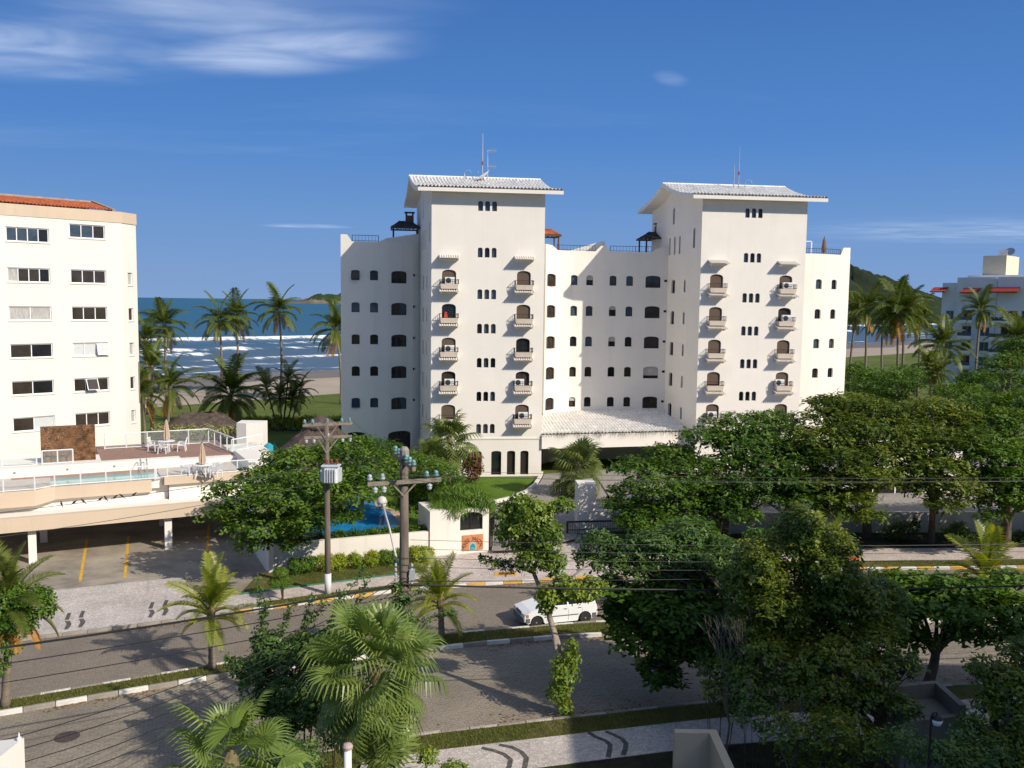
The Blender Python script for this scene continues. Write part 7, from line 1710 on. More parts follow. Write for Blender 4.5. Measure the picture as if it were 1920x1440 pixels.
# ---- grass blades on the verges and leaf litter along the kerbs
def blades(name, label, fn, n_, h0, h1, m, seed, cat='grass', w=0.012):
    r = np.random.default_rng(seed); P = np.array([fn(r) for _ in range(n_)]); h = r.uniform(h0, h1, n_); a = r.uniform(0, 6.28, n_); ln = r.normal(0, 0.4, (n_, 2)) * h[:, None]
    s = np.stack([np.cos(a), np.sin(a), np.zeros(n_)], 1) * w; tip = P + np.concatenate([ln, h[:, None]], 1)
    V = np.stack([P - s, P + s, tip], 1).reshape(-1, 3); Fq = np.arange(n_ * 3).reshape(-1, 3)
    return tag(link(name, mesh_np(name, V, Fq, np.clip(r.normal(0.5, 0.22, n_), 0, 1)), m), label, cat, kind='stuff')
M_GRASS = leaf_mat('grass_blades', (0.07, 0.10, 0.018), (0.15, 0.17, 0.035), (0.33, 0.27, 0.11), 0.3, 0.6, 0.2)
def f_med(r):
    x = r.uniform(-20, 24); f = r.uniform(0.15, 0.85); return (x, interp(MN, x) * (1 - f) + interp(MF, x) * f, 0.12)
def f_near(r):
    x = r.uniform(-8, 16); return (x, interp(NK, x) - r.uniform(0.2, 1.35), 0.10)
def f_far(r):
    x = r.uniform(-13, -4.6); d = r.choice([r.uniform(0.2, 1.0), r.uniform(2.8, 5.6), r.uniform(2.8, 5.6)]); return (x, interp(FK, x) + d, 0.11)
def f_far2(r):
    x = r.uniform(6.3, 34); return (x, interp(FK, x) + r.uniform(0.2, 1.45), 0.10)
blades('median_grass', 'short patchy grass growing on the street median', f_med, 26000, 0.03, 0.15, M_GRASS, 1)
blades('verge_grass', 'dark grass strip along the near kerb', f_near, 16000, 0.03, 0.13, M_GRASS, 2)
blades('verge_grass', 'grass strips beside the path below the golden hedge', f_far, 14000, 0.03, 0.10, M_GRASS, 3); blades('verge_grass', 'grass strip behind the yellow and white kerb at right', f_far2, 12000, 0.03, 0.10, M_GRASS, 4)
def f_lit(r):
    x = r.uniform(-20, 20); e = r.choice(3); y = interp(MN, x) - abs(r.normal(0, 0.25)) if e == 0 else (interp(FK, x) - abs(r.normal(0, 0.3)) if e == 1 else interp(NK, x) + abs(r.normal(0, 0.5))); return (x, y, 0.012)
r = np.random.default_rng(9); n_ = 5200; P = np.array([f_lit(r) for _ in range(n_)]); keep = smooth_noise(P[:, 0] * 0.7, 77) + r.random(n_) * 0.5 > 0.75; P = P[keep]; n_ = len(P)
a = r.uniform(0, 6.28, n_); L = r.uniform(0.03, 0.10, n_); d = np.stack([np.cos(a), np.sin(a), r.uniform(-.1, .3, n_)], 1) * L[:, None]; s = np.stack([-np.sin(a), np.cos(a), r.uniform(-.1, .2, n_)], 1) * (L * 0.45)[:, None]
tag(link('leaf_litter', mesh_np('leaf_litter', np.stack([P - d, P + s, P + d, P - s], 1).reshape(-1, 3), np.arange(n_ * 4).reshape(-1, 4), r.random(n_)), leaf_mat('dry_leaf', (0.10, 0.055, 0.03), (0.20, 0.11, 0.05), (0.34, 0.20, 0.08), 0.1, 0.8, 0.1)), 'dry fallen leaves gathered along the kerbs', 'leaves', kind='stuff')
# ================================================================== STREET FURNITURE, WIRES, CAR
M_POLE = mat('weathered_pole', (0.155, 0.125, 0.10), 0.95, 0.35, 3, 0.6, 14, stretch=(3, 3, 0.25))
M_ARM = mat('weathered_crossarm', (0.26, 0.22, 0.18), 0.95, 0.35, 4, 0.6, 14)
M_TEAL = mat('glass_insulator', (0.16, 0.33, 0.33), 0.18, 0.2, 6, spec=0.6)
M_PORC = mat('grey_porcelain', (0.42, 0.45, 0.48), 0.3, 0.1, 6, spec=0.5)
M_WIRE = mat('black_cable', (0.022, 0.022, 0.024), 0.6, 0.1, 3)
M_WIRE2 = mat('grey_wire', (0.06, 0.06, 0.06), 0.5, 0.1, 3)
M_LAMPW = mat('lamp_housing', (0.60, 0.55, 0.50), 0.45, 0.08, 5)
def insulator(c, m, parent, s=1.0, hang=False):
    mb = MB(); k = -1 if hang else 1
    mb.lathe([(0.02 * s, 0), (0.03 * s, 0.05 * s * k), (0.085 * s, 0.07 * s * k), (0.10 * s, 0.12 * s * k), (0.06 * s, 0.15 * s * k), (0.085 * s, 0.17 * s * k), (0.07 * s, 0.23 * s * k), (0.02 * s, 0.27 * s * k)], c, 10); return mb.build('insulator', m, parent, smooth=True)
# ---- pole with the transformer, on the far verge
b = G(615, 1117); P1 = thing('utility_pole', (b.x, b.y, 0.1), 'wooden utility pole with a white foot, double crossarm and grey transformer', 'utility pole', 'utility poles')
ztop = D(615, 789, b.y).z; lean = D(612, 789, b.y).x
mb = MB(); mb.tube([(b.x, b.y, 0), (b.x * 0.75 + lean * 0.25, b.y, ztop * 0.3), (lean, b.y, ztop)], [0.165, 0.15, 0.115], 12); mb.build('shaft', M_POLE, P1, smooth=True)
mb = MB(); mb.tube([(b.x, b.y, 0), (b.x, b.y, 1.15)], [0.171, 0.167], 12); mb.build('painted_foot', mat('white_pole_paint', (0.66, 0.65, 0.64), 0.8, 0.15, 4), P1, smooth=True)
for k, (py, xl, xr) in enumerate(((797, 569, 660), (820, 572, 661))):
    a, c = D(xl, py, b.y - 0.1), D(xr, py + (-4 if k == 0 else -3), b.y + 0.35)
    for dy in ((-0.16, 0.16) if k == 0 else (-0.15,)):
        mb = MB(); mb.bar((a.x, a.y + dy, a.z), (c.x, c.y + dy, c.z), 0.11, 0.12); arm = mb.build('crossarm', M_ARM, P1)
    for f in (0.04, 0.2, 0.5, 0.8, 0.96):
        p = Vector(a).lerp(Vector(c), f); insulator((p.x, p.y - 0.15, p.z + (0.05 if k == 0 else -0.05)), M_TEAL if k == 0 else M_PORC, P1, 0.9, hang=(k == 1 and f not in (0.5,)))
    mb = MB(); q = D(613, py + 28, b.y); mb.bar((q.x, q.y - 0.15, q.z), tuple(Vector(a).lerp(Vector(c), 0.28) - Vector((0, 0.16, 0.04))), 0.045); mb.bar((q.x, q.y - 0.15, q.z), tuple(Vector(a).lerp(Vector(c), 0.72) - Vector((0, 0.16, 0.04))), 0.045); mb.build('brace', M_ARM, P1)
# transformer: tank, cooling fins, bushings, hanger
tc_ = D(621, 889, b.y - 0.55); M_TR = mat('transformer_paint', (0.60, 0.63, 0.65), 0.5, 0.08, 4, spec=0.4)
TR = thing('transformer', tuple(tc_), 'pale grey finned transformer box bolted to the utility pole', 'transformer')
mb = MB(); hx, hy, hz = 0.36, 0.26, 0.40
mb.prism([(tc_.x + x, tc_.y + y) for x, y in ((-hx, -hy * 0.5), (-hx * 0.75, -hy), (hx * 0.75, -hy), (hx, -hy * 0.5), (hx, hy), (-hx, hy))], tc_.z - hz, tc_.z + hz); mb.build('tank', M_TR, TR)
mb = MB(); mb.box((tc_.x, tc_.y, tc_.z + hz + 0.03), (0.86, 0.62, 0.06)); mb.build('lid', M_TR, TR)
for k in range(5): mb = MB(); mb.box((tc_.x - 0.24 + 0.12 * k, tc_.y - hy - 0.055, tc_.z - 0.02), (0.03, 0.12, 0.66)); mb.build('cooling_fin', M_TR, TR)
for sx in (-1, 1):
    for k in range(4): mb = MB(); mb.box((tc_.x + sx * (hx + 0.06), tc_.y - 0.14 + 0.11 * k, tc_.z - 0.02), (0.14, 0.025, 0.64)); mb.build('cooling_fin', M_TR, TR)
for k in range(3): insulator((tc_.x - 0.25 + 0.25 * k, tc_.y + 0.05, tc_.z + hz + 0.06), mat('brown_porcelain', (0.15, 0.05, 0.03), 0.3), TR, 1.1)
mb = MB(); mb.box((tc_.x, tc_.y + 0.36, tc_.z + 0.2), (0.3, 0.24, 0.08)); mb.box((tc_.x, tc_.y + 0.36, tc_.z - 0.25), (0.3, 0.24, 0.08)); mb.build('bracket', M_GREYMETAL, TR)

# ---- nearer pole on the near kerb
b2 = G(757, 1403); P2 = thing('utility_pole', (b2.x, b2.y, 0.1), 'thick weathered utility pole with wide crossarm, rising behind the large fan palm', 'utility pole', 'utility poles')
z2 = D(757, 852, b2.y).z
mb = MB(); mb.tube([(b2.x, b2.y, 0), (b2.x, b2.y, z2 * 0.5), (b2.x, b2.y, z2)], [0.185, 0.165, 0.125], 12); mb.build('shaft', M_POLE, P2, smooth=True)
mb = MB(); mb.tube([(b2.x, b2.y, 0), (b2.x, b2.y, 1.2)], [0.191, 0.187], 12); mb.build('painted_foot', mat('white_pole_paint', (0.66, 0.65, 0.64)), P2, smooth=True)
mb = MB(); mb.lathe([(0.12, 0), (0.155, 0.05), (0.155, 0.3), (0.12, 0.36), (0.08, 0.40)], (b2.x, b2.y, z2 - 0.15), 10); mb.build('pole_cap', M_CONC, P2)
xa, xc = Vector(D(689, 908, b2.y - 0.55)), Vector(D(827, 899, b2.y + 0.15))
mb = MB(); mb.bar(xa, xc, 0.11, 0.12); mb.build('crossarm', M_ARM, P2)
for f, hg in ((0.03, False), (0.10, True), (0.20, False), (0.22, True), (0.80, False), (0.84, True), (0.93, False)):
    p = xa.lerp(xc, f); insulator((p.x, p.y, p.z + (-0.07 if hg else 0.06)), M_PORC if hg else (M_TEAL if f > 0.5 else M_PORC), P2, 0.95, hang=hg)
for sx in (0.34, 0.66):
    mb = MB(); p = xa.lerp(xc, sx); q = D(757, 930, b2.y - 0.2); mb.bar(tuple(p - Vector((0, 0, 0.05))), tuple(q), 0.05); mb.build('brace', M_ARM, P2)
ua, uc = Vector((b2.x - 0.42, b2.y + 0.95, z2 - 0.15)), Vector((b2.x + 0.42, b2.y - 0.95, z2 - 0.30))
mb = MB(); mb.bar(ua, uc, 0.11, 0.12); mb.build('crossarm', M_ARM, P2)
for f in (0.03, 0.22, 0.42, 0.60, 0.78, 0.97): p = ua.lerp(uc, f); insulator((p.x, p.y, p.z + 0.05), M_TEAL, P2, 0.9)
for k in range(5):
    z = D(757, 1062 + 9 * k, b2.y).z; insulator((b2.x + 0.26, b2.y - 0.1, z), M_PORC, P2, 0.5); insulator((b2.x - 0.26, b2.y - 0.1, z), M_PORC, P2, 0.5)
mb = MB(); mb.box((b2.x + 0.28, b2.y - 0.12, D(757, 1075, b2.y).z), (0.16, 0.14, 0.34)); mb.build('meter_box', M_PORC, P2)
for k in range(9): 
    z = 4.7 + k * 0.22; mb = MB(); mb.tube([(b2.x + 0.205 * math.cos(a), b2.y + 0.205 * math.sin(a), z + 0.02 * math.sin(3 * a)) for a in [i * 2 * math.pi / 14 for i in range(15)]], 0.012, 4); mb.build('wire_band', M_WIRE2, P2)
# street lamp on a long arm from this pole, reaching over the street
ga_, gl = Vector(D(746, 1060, b2.y + 0.1)), Vector(D(716, 940, b2.y + 2.9)); SLm = thing('street_lamp', tuple(ga_), 'street lamp with a round head on a long slanting arm', 'street lamp')
mb = MB(); mb.tube([ga_, ga_.lerp(gl, 0.5) + Vector((0, 0, 0.12)), gl - (gl - ga_).normalized() * 0.1], [0.04, 0.036, 0.03], 8); mb.build('arm', M_LAMPW, SLm, smooth=True)
mb = MB(); mb.lathe([(0.05, 0.18), (0.14, 0.13), (0.19, 0.0), (0.17, -0.08)], gl, 16); mb.build('lamp_head', M_LAMPW, SLm, smooth=True)
mb = MB(); mb.lathe([(0.165, -0.085), (0.14, -0.16), (0.07, -0.21), (0.01, -0.225)], gl, 16); mb.build('lens', mat('lamp_glass', (0.62, 0.62, 0.60), 0.2), SLm, smooth=True)

# ---- wires
def wire(a, b, sag, r, label, m=None, n_=22, group='wires along the street'):
    a, b = Vector(a), Vector(b); pts = []
    for k in range(n_ + 1):
        f = k / n_; p = a.lerp(b, f); p.z -= sag * 4 * f * (1 - f); pts.append(p)
    mb = MB(); mb.tube(pts, r, 5, False); return tag(mb.build('power_line', m or M_WIRE), label, 'wire', group)
def nk_pt(x, d, z): return (x, interp(NK, x) + d, z)
zt = D(757, 1092, b2.y).z
wire((b2.x, b2.y - 0.2, zt), nk_pt(-27, -0.6, zt - 0.1), 0.35, 0.035, 'thick black cable running left from the nearer pole, low over the road')
wire((b2.x, b2.y - 0.2, zt - 0.35), nk_pt(-27, -0.6, zt - 0.45), 0.45, 0.016, 'thin cable just below the thick one, left of the nearer pole')
wire((b2.x, b2.y - 0.2, zt - 0.8), nk_pt(-27, -0.6, zt - 0.95), 0.5, 0.014, 'lowest thin cable left of the nearer pole')
wire((b2.x, b2.y - 0.2, zt), nk_pt(42, -0.6, zt - 0.2), 0.75, 0.033, 'thick cable running right from the nearer pole, across the white car')
wire((b2.x, b2.y - 0.2, zt + 0.1), nk_pt(42, -0.6, zt - 0.1), 0.35, 0.014, 'thin cable just above the thick right cable')
for k, (f, z, sag, lab) in enumerate(((0.03, 0.0, 0.5, 'upper wire right from the crossarm, left insulator'), (0.93, 0.0, 0.55, 'upper wire right from the crossarm\'s right end'), (0.2, 0.0, 0.7, 'upper wire right from the crossarm\'s second insulator'))):
    p = xa.lerp(xc, f); wire(tuple(p + Vector((0, 0, 0.3))), nk_pt(44, -1.0 + 0.9 * k, p.z + 0.15), sag, 0.006, lab, M_WIRE2)
for k in range(4):
    z = D(757, 1012 + 17 * k, b2.y).z; wire((b2.x + 0.2, b2.y, z), nk_pt(44, -0.5, z - 0.3 + 0.05 * k), 0.6, 0.008, ['topmost', 'second', 'third', 'lowest'][k] + ' of the four secondary wires running right from the nearer pole', M_WIRE2)
for k in range(5):
    z = D(757, 1085 + 9 * k, b2.y).z; e = D(-20, 1395 + 26 * k, 17.5 + 0.6 * k); wire((b2.x - 0.2, b2.y, z), tuple(e), 0.5 + 0.06 * k, 0.011, ['topmost', 'second', 'middle', 'fourth', 'lowest'][k] + ' of the five service wires dropping to the lower left', M_WIRE)
def fk_pt(x, d, z): return (x, interp(FK, x) + d, z)
zb = D(612, 872, b.y).z
bird_a, bird_b = Vector((b.x, b.y - 0.2, zb)), Vector(D(-40, 966, 36.6))
BW = wire(bird_a, bird_b, 0.12, 0.013, 'wire with birds, left of the transformer', M_WIRE2, 30)
wire((b.x, b.y - 0.2, zb - 0.75), tuple(D(-40, 1012, 36.6)), 0.15, 0.013, 'thin wire below the bird wire, crossing the terrace beam', M_WIRE2)
for k, (f, lab) in enumerate(((0.04, 'left end'), (0.5, 'middle'), (0.96, 'right end'))):
    p = Vector(D(572, 794, b.y)).lerp(Vector(D(657, 791, b.y + 0.3)), f); wire(tuple(p + Vector((0, 0, 0.25))), tuple(xa.lerp(xc, 0.1 + 0.8 * f) + Vector((0, 0, 0.28))), 0.25, 0.009, 'street-crossing wire from the transformer pole\'s crossarm, ' + lab, M_WIRE2)
for (px0, py0, px1, py1, lab) in ((866, 0, 0, 0, ''),)[:0]: pass

# ---- birds on the wire
def on_wire(px):
    best = None
    for k in range(400):
        f = k / 399; p = bird_a.lerp(bird_b, f); p.z -= 0.12 * 4 * f * (1 - f)
        r_ = p - Vector((0, 0, CAM_H)); Z_ = r_.y * math.cos(PITCH) - r_.z * math.sin(PITCH); U2 = r_.y * math.sin(PITCH) + r_.z * math.cos(PITCH)
        x = 960 + F_PX * (r_.x / Z_ * math.cos(ROLL) + U2 / Z_ * math.sin(ROLL))
        if best is None or abs(x - px) < best[0]: best = (abs(x - px), p)
    return best[1]
M_BIRD = mat('bird_plumage', (0.055, 0.035, 0.028), 0.8, 0.3, 30)
for i, px in enumerate((116, 139, 157, 188, 199, 216, 229, 251)):
    p = on_wire(px); rz = rnd.uniform(-0.6, 0.6) + (0 if i % 2 else 2.6); mb = MB(); prof = [(0.008, -0.16), (0.03, -0.12), (0.055, -0.05), (0.062, 0.03), (0.05, 0.09), (0.035, 0.12), (0.038, 0.15), (0.03, 0.185), (0.008, 0.205)]
    t = thing('bird', tuple(p), 'small dark bird on the wire, ' + ['first', 'second', 'third', 'fourth', 'fifth', 'sixth', 'seventh', 'eighth'][i] + ' from the left', 'bird', 'birds perched on the wire', rz)
    vs = []; nn_ = 9; tl = RAD(38)
    for r_, x in prof:
        for k in range(nn_): a_ = 2 * math.pi * k / nn_; y, z = r_ * math.cos(a_), r_ * math.sin(a_) ; vs.append((x * math.cos(tl) - z * math.sin(tl), y, x * math.sin(tl) + z * math.cos(tl) + 0.08))
    mb.add(vs, [(j * nn_ + k, j * nn_ + (k + 1) % nn_, (j + 1) * nn_ + (k + 1) % nn_, (j + 1) * nn_ + k) for j in range(len(prof) - 1) for k in range(nn_)] + [tuple(range(nn_))[::-1], tuple(range((len(prof) - 1) * nn_, len(prof) * nn_))])
    mb.bar((0.19 * math.cos(tl), 0, 0.19 * math.sin(tl) + 0.085), (0.23 * math.cos(tl) + 0.02, 0, 0.20 * math.sin(tl) + 0.08), 0.014); mb.bar((-0.10, 0, 0.02), (-0.21, 0, -0.09), 0.05, 0.015); mb.build('body', M_BIRD, t, local=True); t.scale = (0.72, 0.72, 0.72)

# ---- the white hatchback
M_CARW = mat('car_white_paint', (0.83, 0.84, 0.85), 0.25, 0.03, 2, spec=0.6)
M_CARPL = mat('grey_bumper', (0.13, 0.13, 0.135), 0.6, 0.1, 4)
M_CARGL = pane_mat('car_glass', (0.02, 0.026, 0.03), 0.05, 0.6)
M_TYRE = mat('tyre_rubber', (0.028, 0.027, 0.026), 0.85, 0.15, 8)
M_RIM = mat('steel_rim', (0.36, 0.33, 0.29), 0.5, 0.15, 6, metal=0.5)
wf, wr = G(1002, 1178), G(1099, 1168); hd = (wf - wr); hd.z = 0; hd.normalize(); rgt = Vector((-hd.y, hd.x, 0)) * -1
mid = (wf + wr) / 2 + Vector((-hd.y, hd.x, 0)) * (-0.66 if Vector((-hd.y, hd.x, 0)).y < 0 else 0.66)
CAR = thing('parked_car', (mid.x, mid.y, 0.006), 'white boxy hatchback parked beside the median, partly hidden by leaves', 'car', None, math.atan2(hd.y, hd.x))
def arc(cx, cz, r, a0, a1, n_=9): return [(cx + r * math.cos(a0 + (a1 - a0) * k / n_), cz + r * math.sin(a0 + (a1 - a0) * k / n_)) for k in range(n_ + 1)]
FX, RX, WZ = 1.20, -1.18, 0.275
out_ = [(-1.78, 0.36), (-1.50, 0.24)] + arc(RX, WZ, 0.335, math.pi, 0) + [(-0.8, 0.20), (0.8, 0.20)] + arc(FX, WZ, 0.335, math.pi, 0) + [(1.62, 0.24), (1.80, 0.36), (1.81, 0.52), (1.76, 0.70), (1.45, 0.80), (0.86, 0.93), (0.2, 0.955), (-0.8, 0.965), (-1.68, 0.97), (-1.79, 0.75), (-1.80, 0.52)]
from mathutils.geometry import tessellate_polygon
def layer(y, sh, cz=0.6):
    return [(x * (1 - sh * 0.5), y, z + (cz - z) * (0 if z < 0.4 else sh * 0.35)) for x, z in out_]
mb = MB(); ys_ = [(-0.77, 0.05), (-0.735, 0.012), (-0.65, 0.0), (0.65, 0.0), (0.735, 0.012), (0.77, 0.05)]; base_i = []
tri = tessellate_polygon([[Vector((x, z, 0)) for x, z in out_]])
vs = []; n_o = len(out_)
for (y, sh) in ys_: vs += layer(y, sh)
fs = []
for j in range(len(ys_) - 1):
    for k in range(n_o): fs.append((j * n_o + k, j * n_o + (k + 1) % n_o, (j + 1) * n_o + (k + 1) % n_o, (j + 1) * n_o + k))
L_ = (len(ys_) - 1) * n_o
fs += [tuple(t) for t in tri] + [tuple(L_ + i for i in t[::-1]) for t in tri]
mb.add(vs, fs); body = mb.build('body', M_CARW, CAR, local=True)
# cabin
beltL = [(0.86, 0.70), (0.75, 0.735), (-0.5, 0.745), (-1.6, 0.72), (-1.73, 0.62)]; roofL = [(0.16, 0.52), (0.05, 0.565), (-0.5, 0.585), (-1.38, 0.57), (-1.48, 0.50)]
mb = MB(); zb_, zr_ = 0.95, 1.40
bl_ = [(x, y, zb_ if x < 0.8 else 0.925) for x, y in beltL] + [(x, -y, zb_ if x < 0.8 else 0.925) for x, y in reversed(beltL)]; rl_ = [(x, y, zr_ - (0.03 if i in (0, 4) else 0)) for i, (x, y) in enumerate(roofL)] + [(x, -y, zr_ - (0.03 if i in (0, 4) else 0)) for i, (x, y) in reversed(list(enumerate(roofL)))]
n_c = len(bl_); mb.add(bl_ + rl_, [(k, (k + 1) % n_c, n_c + (k + 1) % n_c, n_c + k) for k in range(n_c)] + [tuple(range(n_c, 2 * n_c))]); mb.build('cabin', M_CARW, CAR, local=True)
def cab(y_s, x0, x1, f0, f1, o=0.006):
    """a pane on the cabin side between belt (f=0) and roof (f=1)"""
    def yy(f, x): b_ = np.interp(-x, [-p[0] for p in beltL], [p[1] for p in beltL]); return b_ + (np.interp(-x, [-p[0] for p in roofL], [p[1] for p in roofL]) - b_) * f + o
    (xa0, xb0), (xa1, xb1) = x0, x1
    return [(xa0, y_s * yy(f0, xa0), zb_ + (zr_ - zb_) * f0), (xb0, y_s * yy(f0, xb0), zb_ + (zr_ - zb_) * f0), (xb1, y_s * yy(f1, xb1), zb_ + (zr_ - zb_) * f1), (xa1, y_s * yy(f1, xa1), zb_ + (zr_ - zb_) * f1)]
for sg in (-1, 1):
    for x0, x1 in (((0.62, -0.28), (0.10, -0.28)), ((-0.36, -1.02), (-0.36, -1.02)), ((-1.08, -1.55), (-1.08, -1.36))):
        mb = MB(); mb.quad(*cab(sg, x0, x1, 0.08, 0.86, 0.016)); mb.build('side_window', M_CARGL, CAR, local=True)
mb = MB(); mb.quad((0.835, -0.64, 0.975), (0.835, 0.64, 0.975), (0.235, 0.50, 1.345), (0.235, -0.50, 1.345)); mb.build('windscreen', M_CARGL, CAR, local=True)
mb = MB(); mb.quad((-1.715, 0.56, 1.02), (-1.715, -0.56, 1.02), (-1.525, -0.46, 1.33), (-1.525, 0.46, 1.33)); mb.build('rear_window', M_CARGL, CAR, local=True)
for x, s in ((1.80, 1), (-1.79, -1)):
    mb = MB(); mb.prism([(x - s * 0.28, -0.79), (x - s * 0.10, -0.80), (x + s * 0.06, -0.62), (x + s * 0.08, 0.0), (x + s * 0.06, 0.62), (x - s * 0.10, 0.80), (x - s * 0.28, 0.79), (x - s * 0.2, 0.6), (x - s * 0.2, -0.6)], 0.30, 0.50); mb.build('bumper', M_CARPL, CAR, local=True)
for sg in (-1, 1):
    mb = MB(); mb.prism([(1.70, sg * 0.38), (1.815, sg * 0.38), (1.80, sg * 0.70), (1.70, sg * 0.775), (1.62, sg * 0.775)][::sg], 0.55, 0.70); mb.build('headlight', mat('headlight_glass', (0.55, 0.57, 0.58), 0.15, spec=0.6), CAR, local=True)
    mb = MB(); mb.prism([(1.64, sg * 0.76), (1.70, sg * 0.785), (1.58, sg * 0.79)][::sg], 0.54, 0.68); mb.build('indicator', mat('amber_lens', (0.5, 0.17, 0.02), 0.3), CAR, local=True)
    mb = MB(); mb.box((-1.77, sg * 0.66, 0.72), (0.06, 0.18, 0.26)); mb.build('tail_light', mat('red_lens', (0.35, 0.02, 0.02), 0.3), CAR, local=True)
    mb = MB(); mb.box((0.52, sg * 0.84, 1.0), (0.10, 0.16, 0.11)); mb.build('mirror', M_CARPL, CAR, local=True)
    mb = MB(); mb.box((0.0, sg * 0.772, 0.50), (1.66, 0.012, 0.045)); mb.build('side_trim', M_CARPL, CAR, local=True)
    mb = MB()
    for x in (0.70, -0.33, -1.0): mb.bar((x, sg * 0.7715, 0.27), (x - 0.02, sg * 0.762, 0.93), 0.012, 0.012)
    mb.build('door_seam', M_CARPL, CAR, local=True)
    for x in (-0.18, -0.88): mb = MB(); mb.box((x, sg * 0.772, 0.80), (0.16, 0.02, 0.035)); mb.build('door_handle', M_CARPL, CAR, local=True)
    for x in (FX, RX):
        wo = bpy.data.objects.new('wheel', None); COL.objects.link(wo); wo.parent = CAR; wo.location = (x, sg * 0.68, WZ); wo.rotation_euler = (RAD(90) * -sg, 0, 0)
        mb = MB(); mb.lathe([(0.18, -0.08), (0.25, -0.085), (0.275, -0.06), (0.275, 0.06), (0.25, 0.085), (0.18, 0.08)], (0, 0, 0), 22); mb.build('tyre', M_TYRE, wo, local=True, smooth=False)
        mb = MB(); mb.lathe([(0.185, 0.075), (0.175, 0.05), (0.13, 0.035), (0.11, 0.06), (0.05, 0.07), (0.03, 0.085)], (0, 0, 0), 18); mb.build('rim', M_RIM, wo, local=True, smooth=False)
    # dark wheel housings
    for x in (FX, RX): mb = MB(); a2 = arc(x, WZ, 0.325, math.pi, 0); mb.quad(*[(px_, sg * 0.60, pz_) for px_, pz_ in a2]); mb.build('wheel_housing', M_TYRE, CAR, local=True)
mb = MB(); mb.quad((1.815, -0.34, 0.55), (1.815, 0.34, 0.55), (1.775, 0.34, 0.69), (1.775, -0.34, 0.69)); mb.build('grille', M_CARPL, CAR, local=True)

# ---- small things on the ground
c = G(126, 1382); mb = MB(); mb.lathe([(0.40, 0.0), (0.40, 0.012), (0.36, 0.016), (0.02, 0.018)], (c.x, c.y, 0.002), 24); tag(mb.build('manhole_cover', mat('rusty_iron', (0.075, 0.058, 0.052), 0.8, 0.3, 8, 0.6, 30)), 'round dark iron manhole cover in the near roadway at lower left', 'manhole cover')
for i, (px, py, inner, m, lab) in enumerate(((948, 1076, True, (0.16, 0.055, 0.02), 'painted yellow and brown square on the drive before the gatehouse'), (1120, 1086, True, (0.2, 0.07, 0.02), 'painted yellow square on the drive\'s right side, behind the slim tree'), (1598, 1047, True, (0.40, 0.06, 0.02), 'painted yellow and red square on the right pavement'))):
    c = G(px, py, 0.12); t = thing('painted_cover', (c.x, c.y, 0.12), lab, 'drain cover', 'painted drain covers'); q = [(c.x - 0.62, c.y - 0.40), (c.x + 0.55, c.y - 0.32), (c.x + 0.62, c.y + 0.40), (c.x - 0.55, c.y + 0.36)]
    mb = MB(); mb.prism(q, 0.115, 0.135); mb.build('rim', M_KYELL, t); mb = MB(); mb.prism([(c.x + (x - c.x) * 0.62, c.y + (y - c.y) * 0.55) for x, y in q], 0.135, 0.141); mb.build('plate', mat('plate_%d' % i, m, 0.8, 0.3, 5), t)
# beige planter wall, rubbish enclosure, globe lamp, pipe and white corner wall in the near garden
M_NWALL = wall_mat('near_wall_paint', (0.50, 0.42, 0.30), (0.22, 0.19, 0.15), 0.6)
a, c = D(1266, 1374, 25.6), D(1332, 1372, 25.6); e = D(1420, 1470, 20.5); PWL = thing('planter_wall', (a.x, a.y, 0), 'beige planter wall corner at the bottom edge', 'wall')
mb = MB(); mb.prism([(a.x, a.y), (c.x, c.y), (c.x, c.y + 0.25), (a.x, a.y + 0.25)], 0, a.z); mb.build('front', M_NWALL, PWL)
mb = MB(); mb.prism([(c.x - 0.02, c.y + 0.249), (c.x + 0.23, c.y + 0.249), (e.x + 0.25, e.y), (e.x, e.y)][::-1], 0, a.z - 0.004); mb.build('side', M_NWALL, PWL)
a, c = D(1692, 1332, 26.2), D(1812, 1322, 26.6); M_ENC = wall_mat('shade_darkened_render', (0.20, 0.185, 0.15), (0.07, 0.07, 0.055), 0.8); EN = thing('rubbish_enclosure', (a.x, a.y, 0), 'low pale masonry enclosure in shadow at lower right', 'enclosure')  # render colour darkened to put the corner's deep shade into the walls
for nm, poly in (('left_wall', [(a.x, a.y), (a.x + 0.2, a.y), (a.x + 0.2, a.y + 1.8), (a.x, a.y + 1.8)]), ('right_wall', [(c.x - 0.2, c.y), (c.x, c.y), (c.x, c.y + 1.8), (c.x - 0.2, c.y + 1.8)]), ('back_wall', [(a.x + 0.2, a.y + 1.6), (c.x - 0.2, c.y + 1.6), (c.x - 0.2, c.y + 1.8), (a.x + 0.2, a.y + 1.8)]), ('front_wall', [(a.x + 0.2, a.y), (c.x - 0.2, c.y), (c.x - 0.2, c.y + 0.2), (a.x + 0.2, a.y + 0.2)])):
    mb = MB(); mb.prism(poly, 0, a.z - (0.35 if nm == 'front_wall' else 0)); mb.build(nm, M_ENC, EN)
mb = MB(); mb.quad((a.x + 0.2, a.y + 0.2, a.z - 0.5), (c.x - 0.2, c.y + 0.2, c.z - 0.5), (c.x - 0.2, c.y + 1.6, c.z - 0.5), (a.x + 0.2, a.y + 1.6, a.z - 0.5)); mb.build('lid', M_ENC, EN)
a = D(1746, 1345, 20.5); GLp = thing('garden_lamp', (a.x, a.y, 0.1), 'black garden lamp post with a white globe at lower right', 'garden lamp')
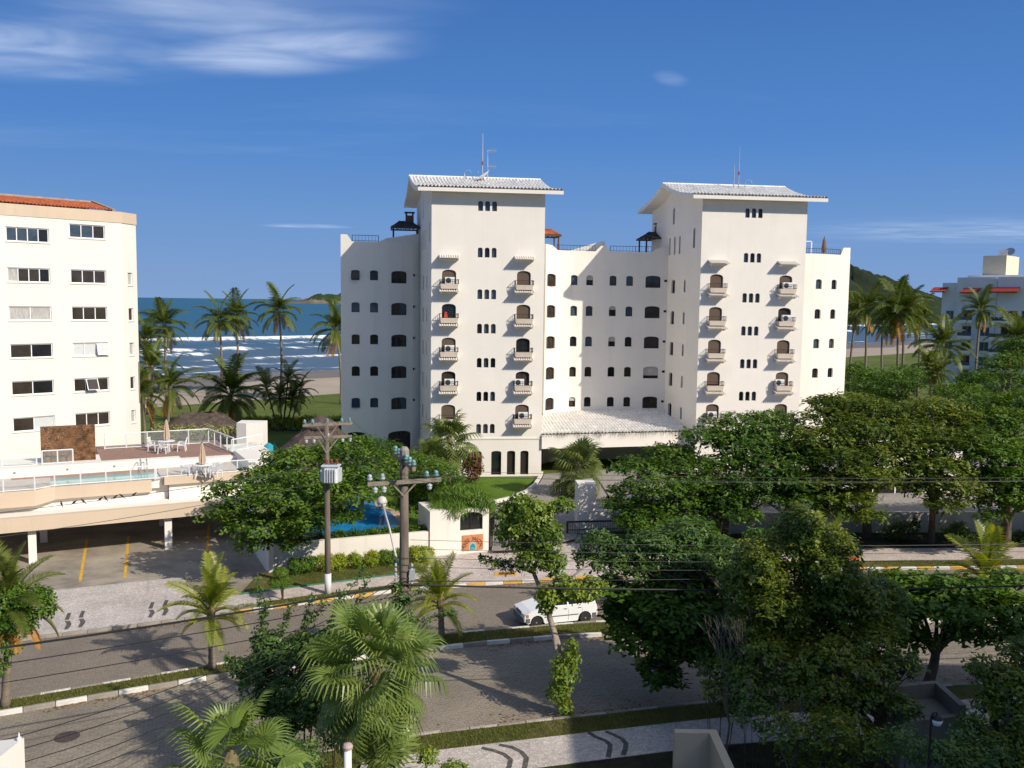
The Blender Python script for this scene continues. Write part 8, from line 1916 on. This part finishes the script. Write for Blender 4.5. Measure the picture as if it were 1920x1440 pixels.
mb = MB(); mb.tube([(a.x, a.y, 0), (a.x, a.y, a.z + 0.02), (a.x + 0.04, a.y, a.z + 0.10), (a.x + 0.12, a.y, a.z + 0.12), (a.x + 0.14, a.y, a.z + 0.06)], 0.025, 8); mb.build('post', M_IRON, GLp)
mb = MB(); mb.lathe([(0.02, 0.13), (0.09, 0.10), (0.13, 0.0), (0.09, -0.10), (0.02, -0.13)], (a.x + 0.14, a.y, a.z - 0.08), 16); mb.build('globe', mat('opal_globe', (0.72, 0.72, 0.74), 0.3), GLp, smooth=True)
mb = MB(); mb.lathe([(0.13, 0.02), (0.10, 0.09), (0.03, 0.13)], (a.x + 0.14, a.y, a.z - 0.06), 14); mb.build('shade', M_IRON, GLp)
a = D(652, 1399, 19.5); VP = thing('vent_pipe', (a.x, a.y, 0), 'pale upright pipe with a pinkish cap below the large fan palm', 'pipe')
mb = MB(); mb.tube([(a.x, a.y, 0), (a.x, a.y, a.z - 0.05)], 0.085, 14); mb.build('pipe', M_WHITEMETAL, VP, smooth=True); mb = MB(); mb.lathe([(0.11, -0.06), (0.12, 0.0), (0.09, 0.05), (0.02, 0.07)], a, 14); mb.build('cap', mat('pinkish_cap', (0.48, 0.36, 0.33), 0.7), VP)
a, c = D(45, 1383, 17), D(-60, 1396, 17.0); WC = thing('white_gable', (a.x, a.y, 0), 'sunlit white wall corner with a small finial at the lower left', 'wall')
mb = MB(); mb.add([(c.x, c.y, 0), (a.x, a.y, 0), (a.x, a.y, a.z), (c.x, c.y, c.z), (c.x, c.y - 3, 0), (a.x - 0.2, a.y - 3, 0), (a.x - 0.2, a.y - 3, a.z), (c.x, c.y - 3, c.z)], [(3, 2, 1, 0), (0, 1, 5, 4), (1, 2, 6, 5), (2, 3, 7, 6), (4, 5, 6, 7), (0, 4, 7, 3)]); mb.build('wall', M_WHITE, WC)
mb = MB(); mb.lathe([(0.04, 0), (0.045, 0.05), (0.02, 0.08), (0.015, 0.12), (0.003, 0.17)], (a.x - 0.04, a.y - 0.1, a.z - 0.01), 10); mb.build('finial', M_WHITE, WC)
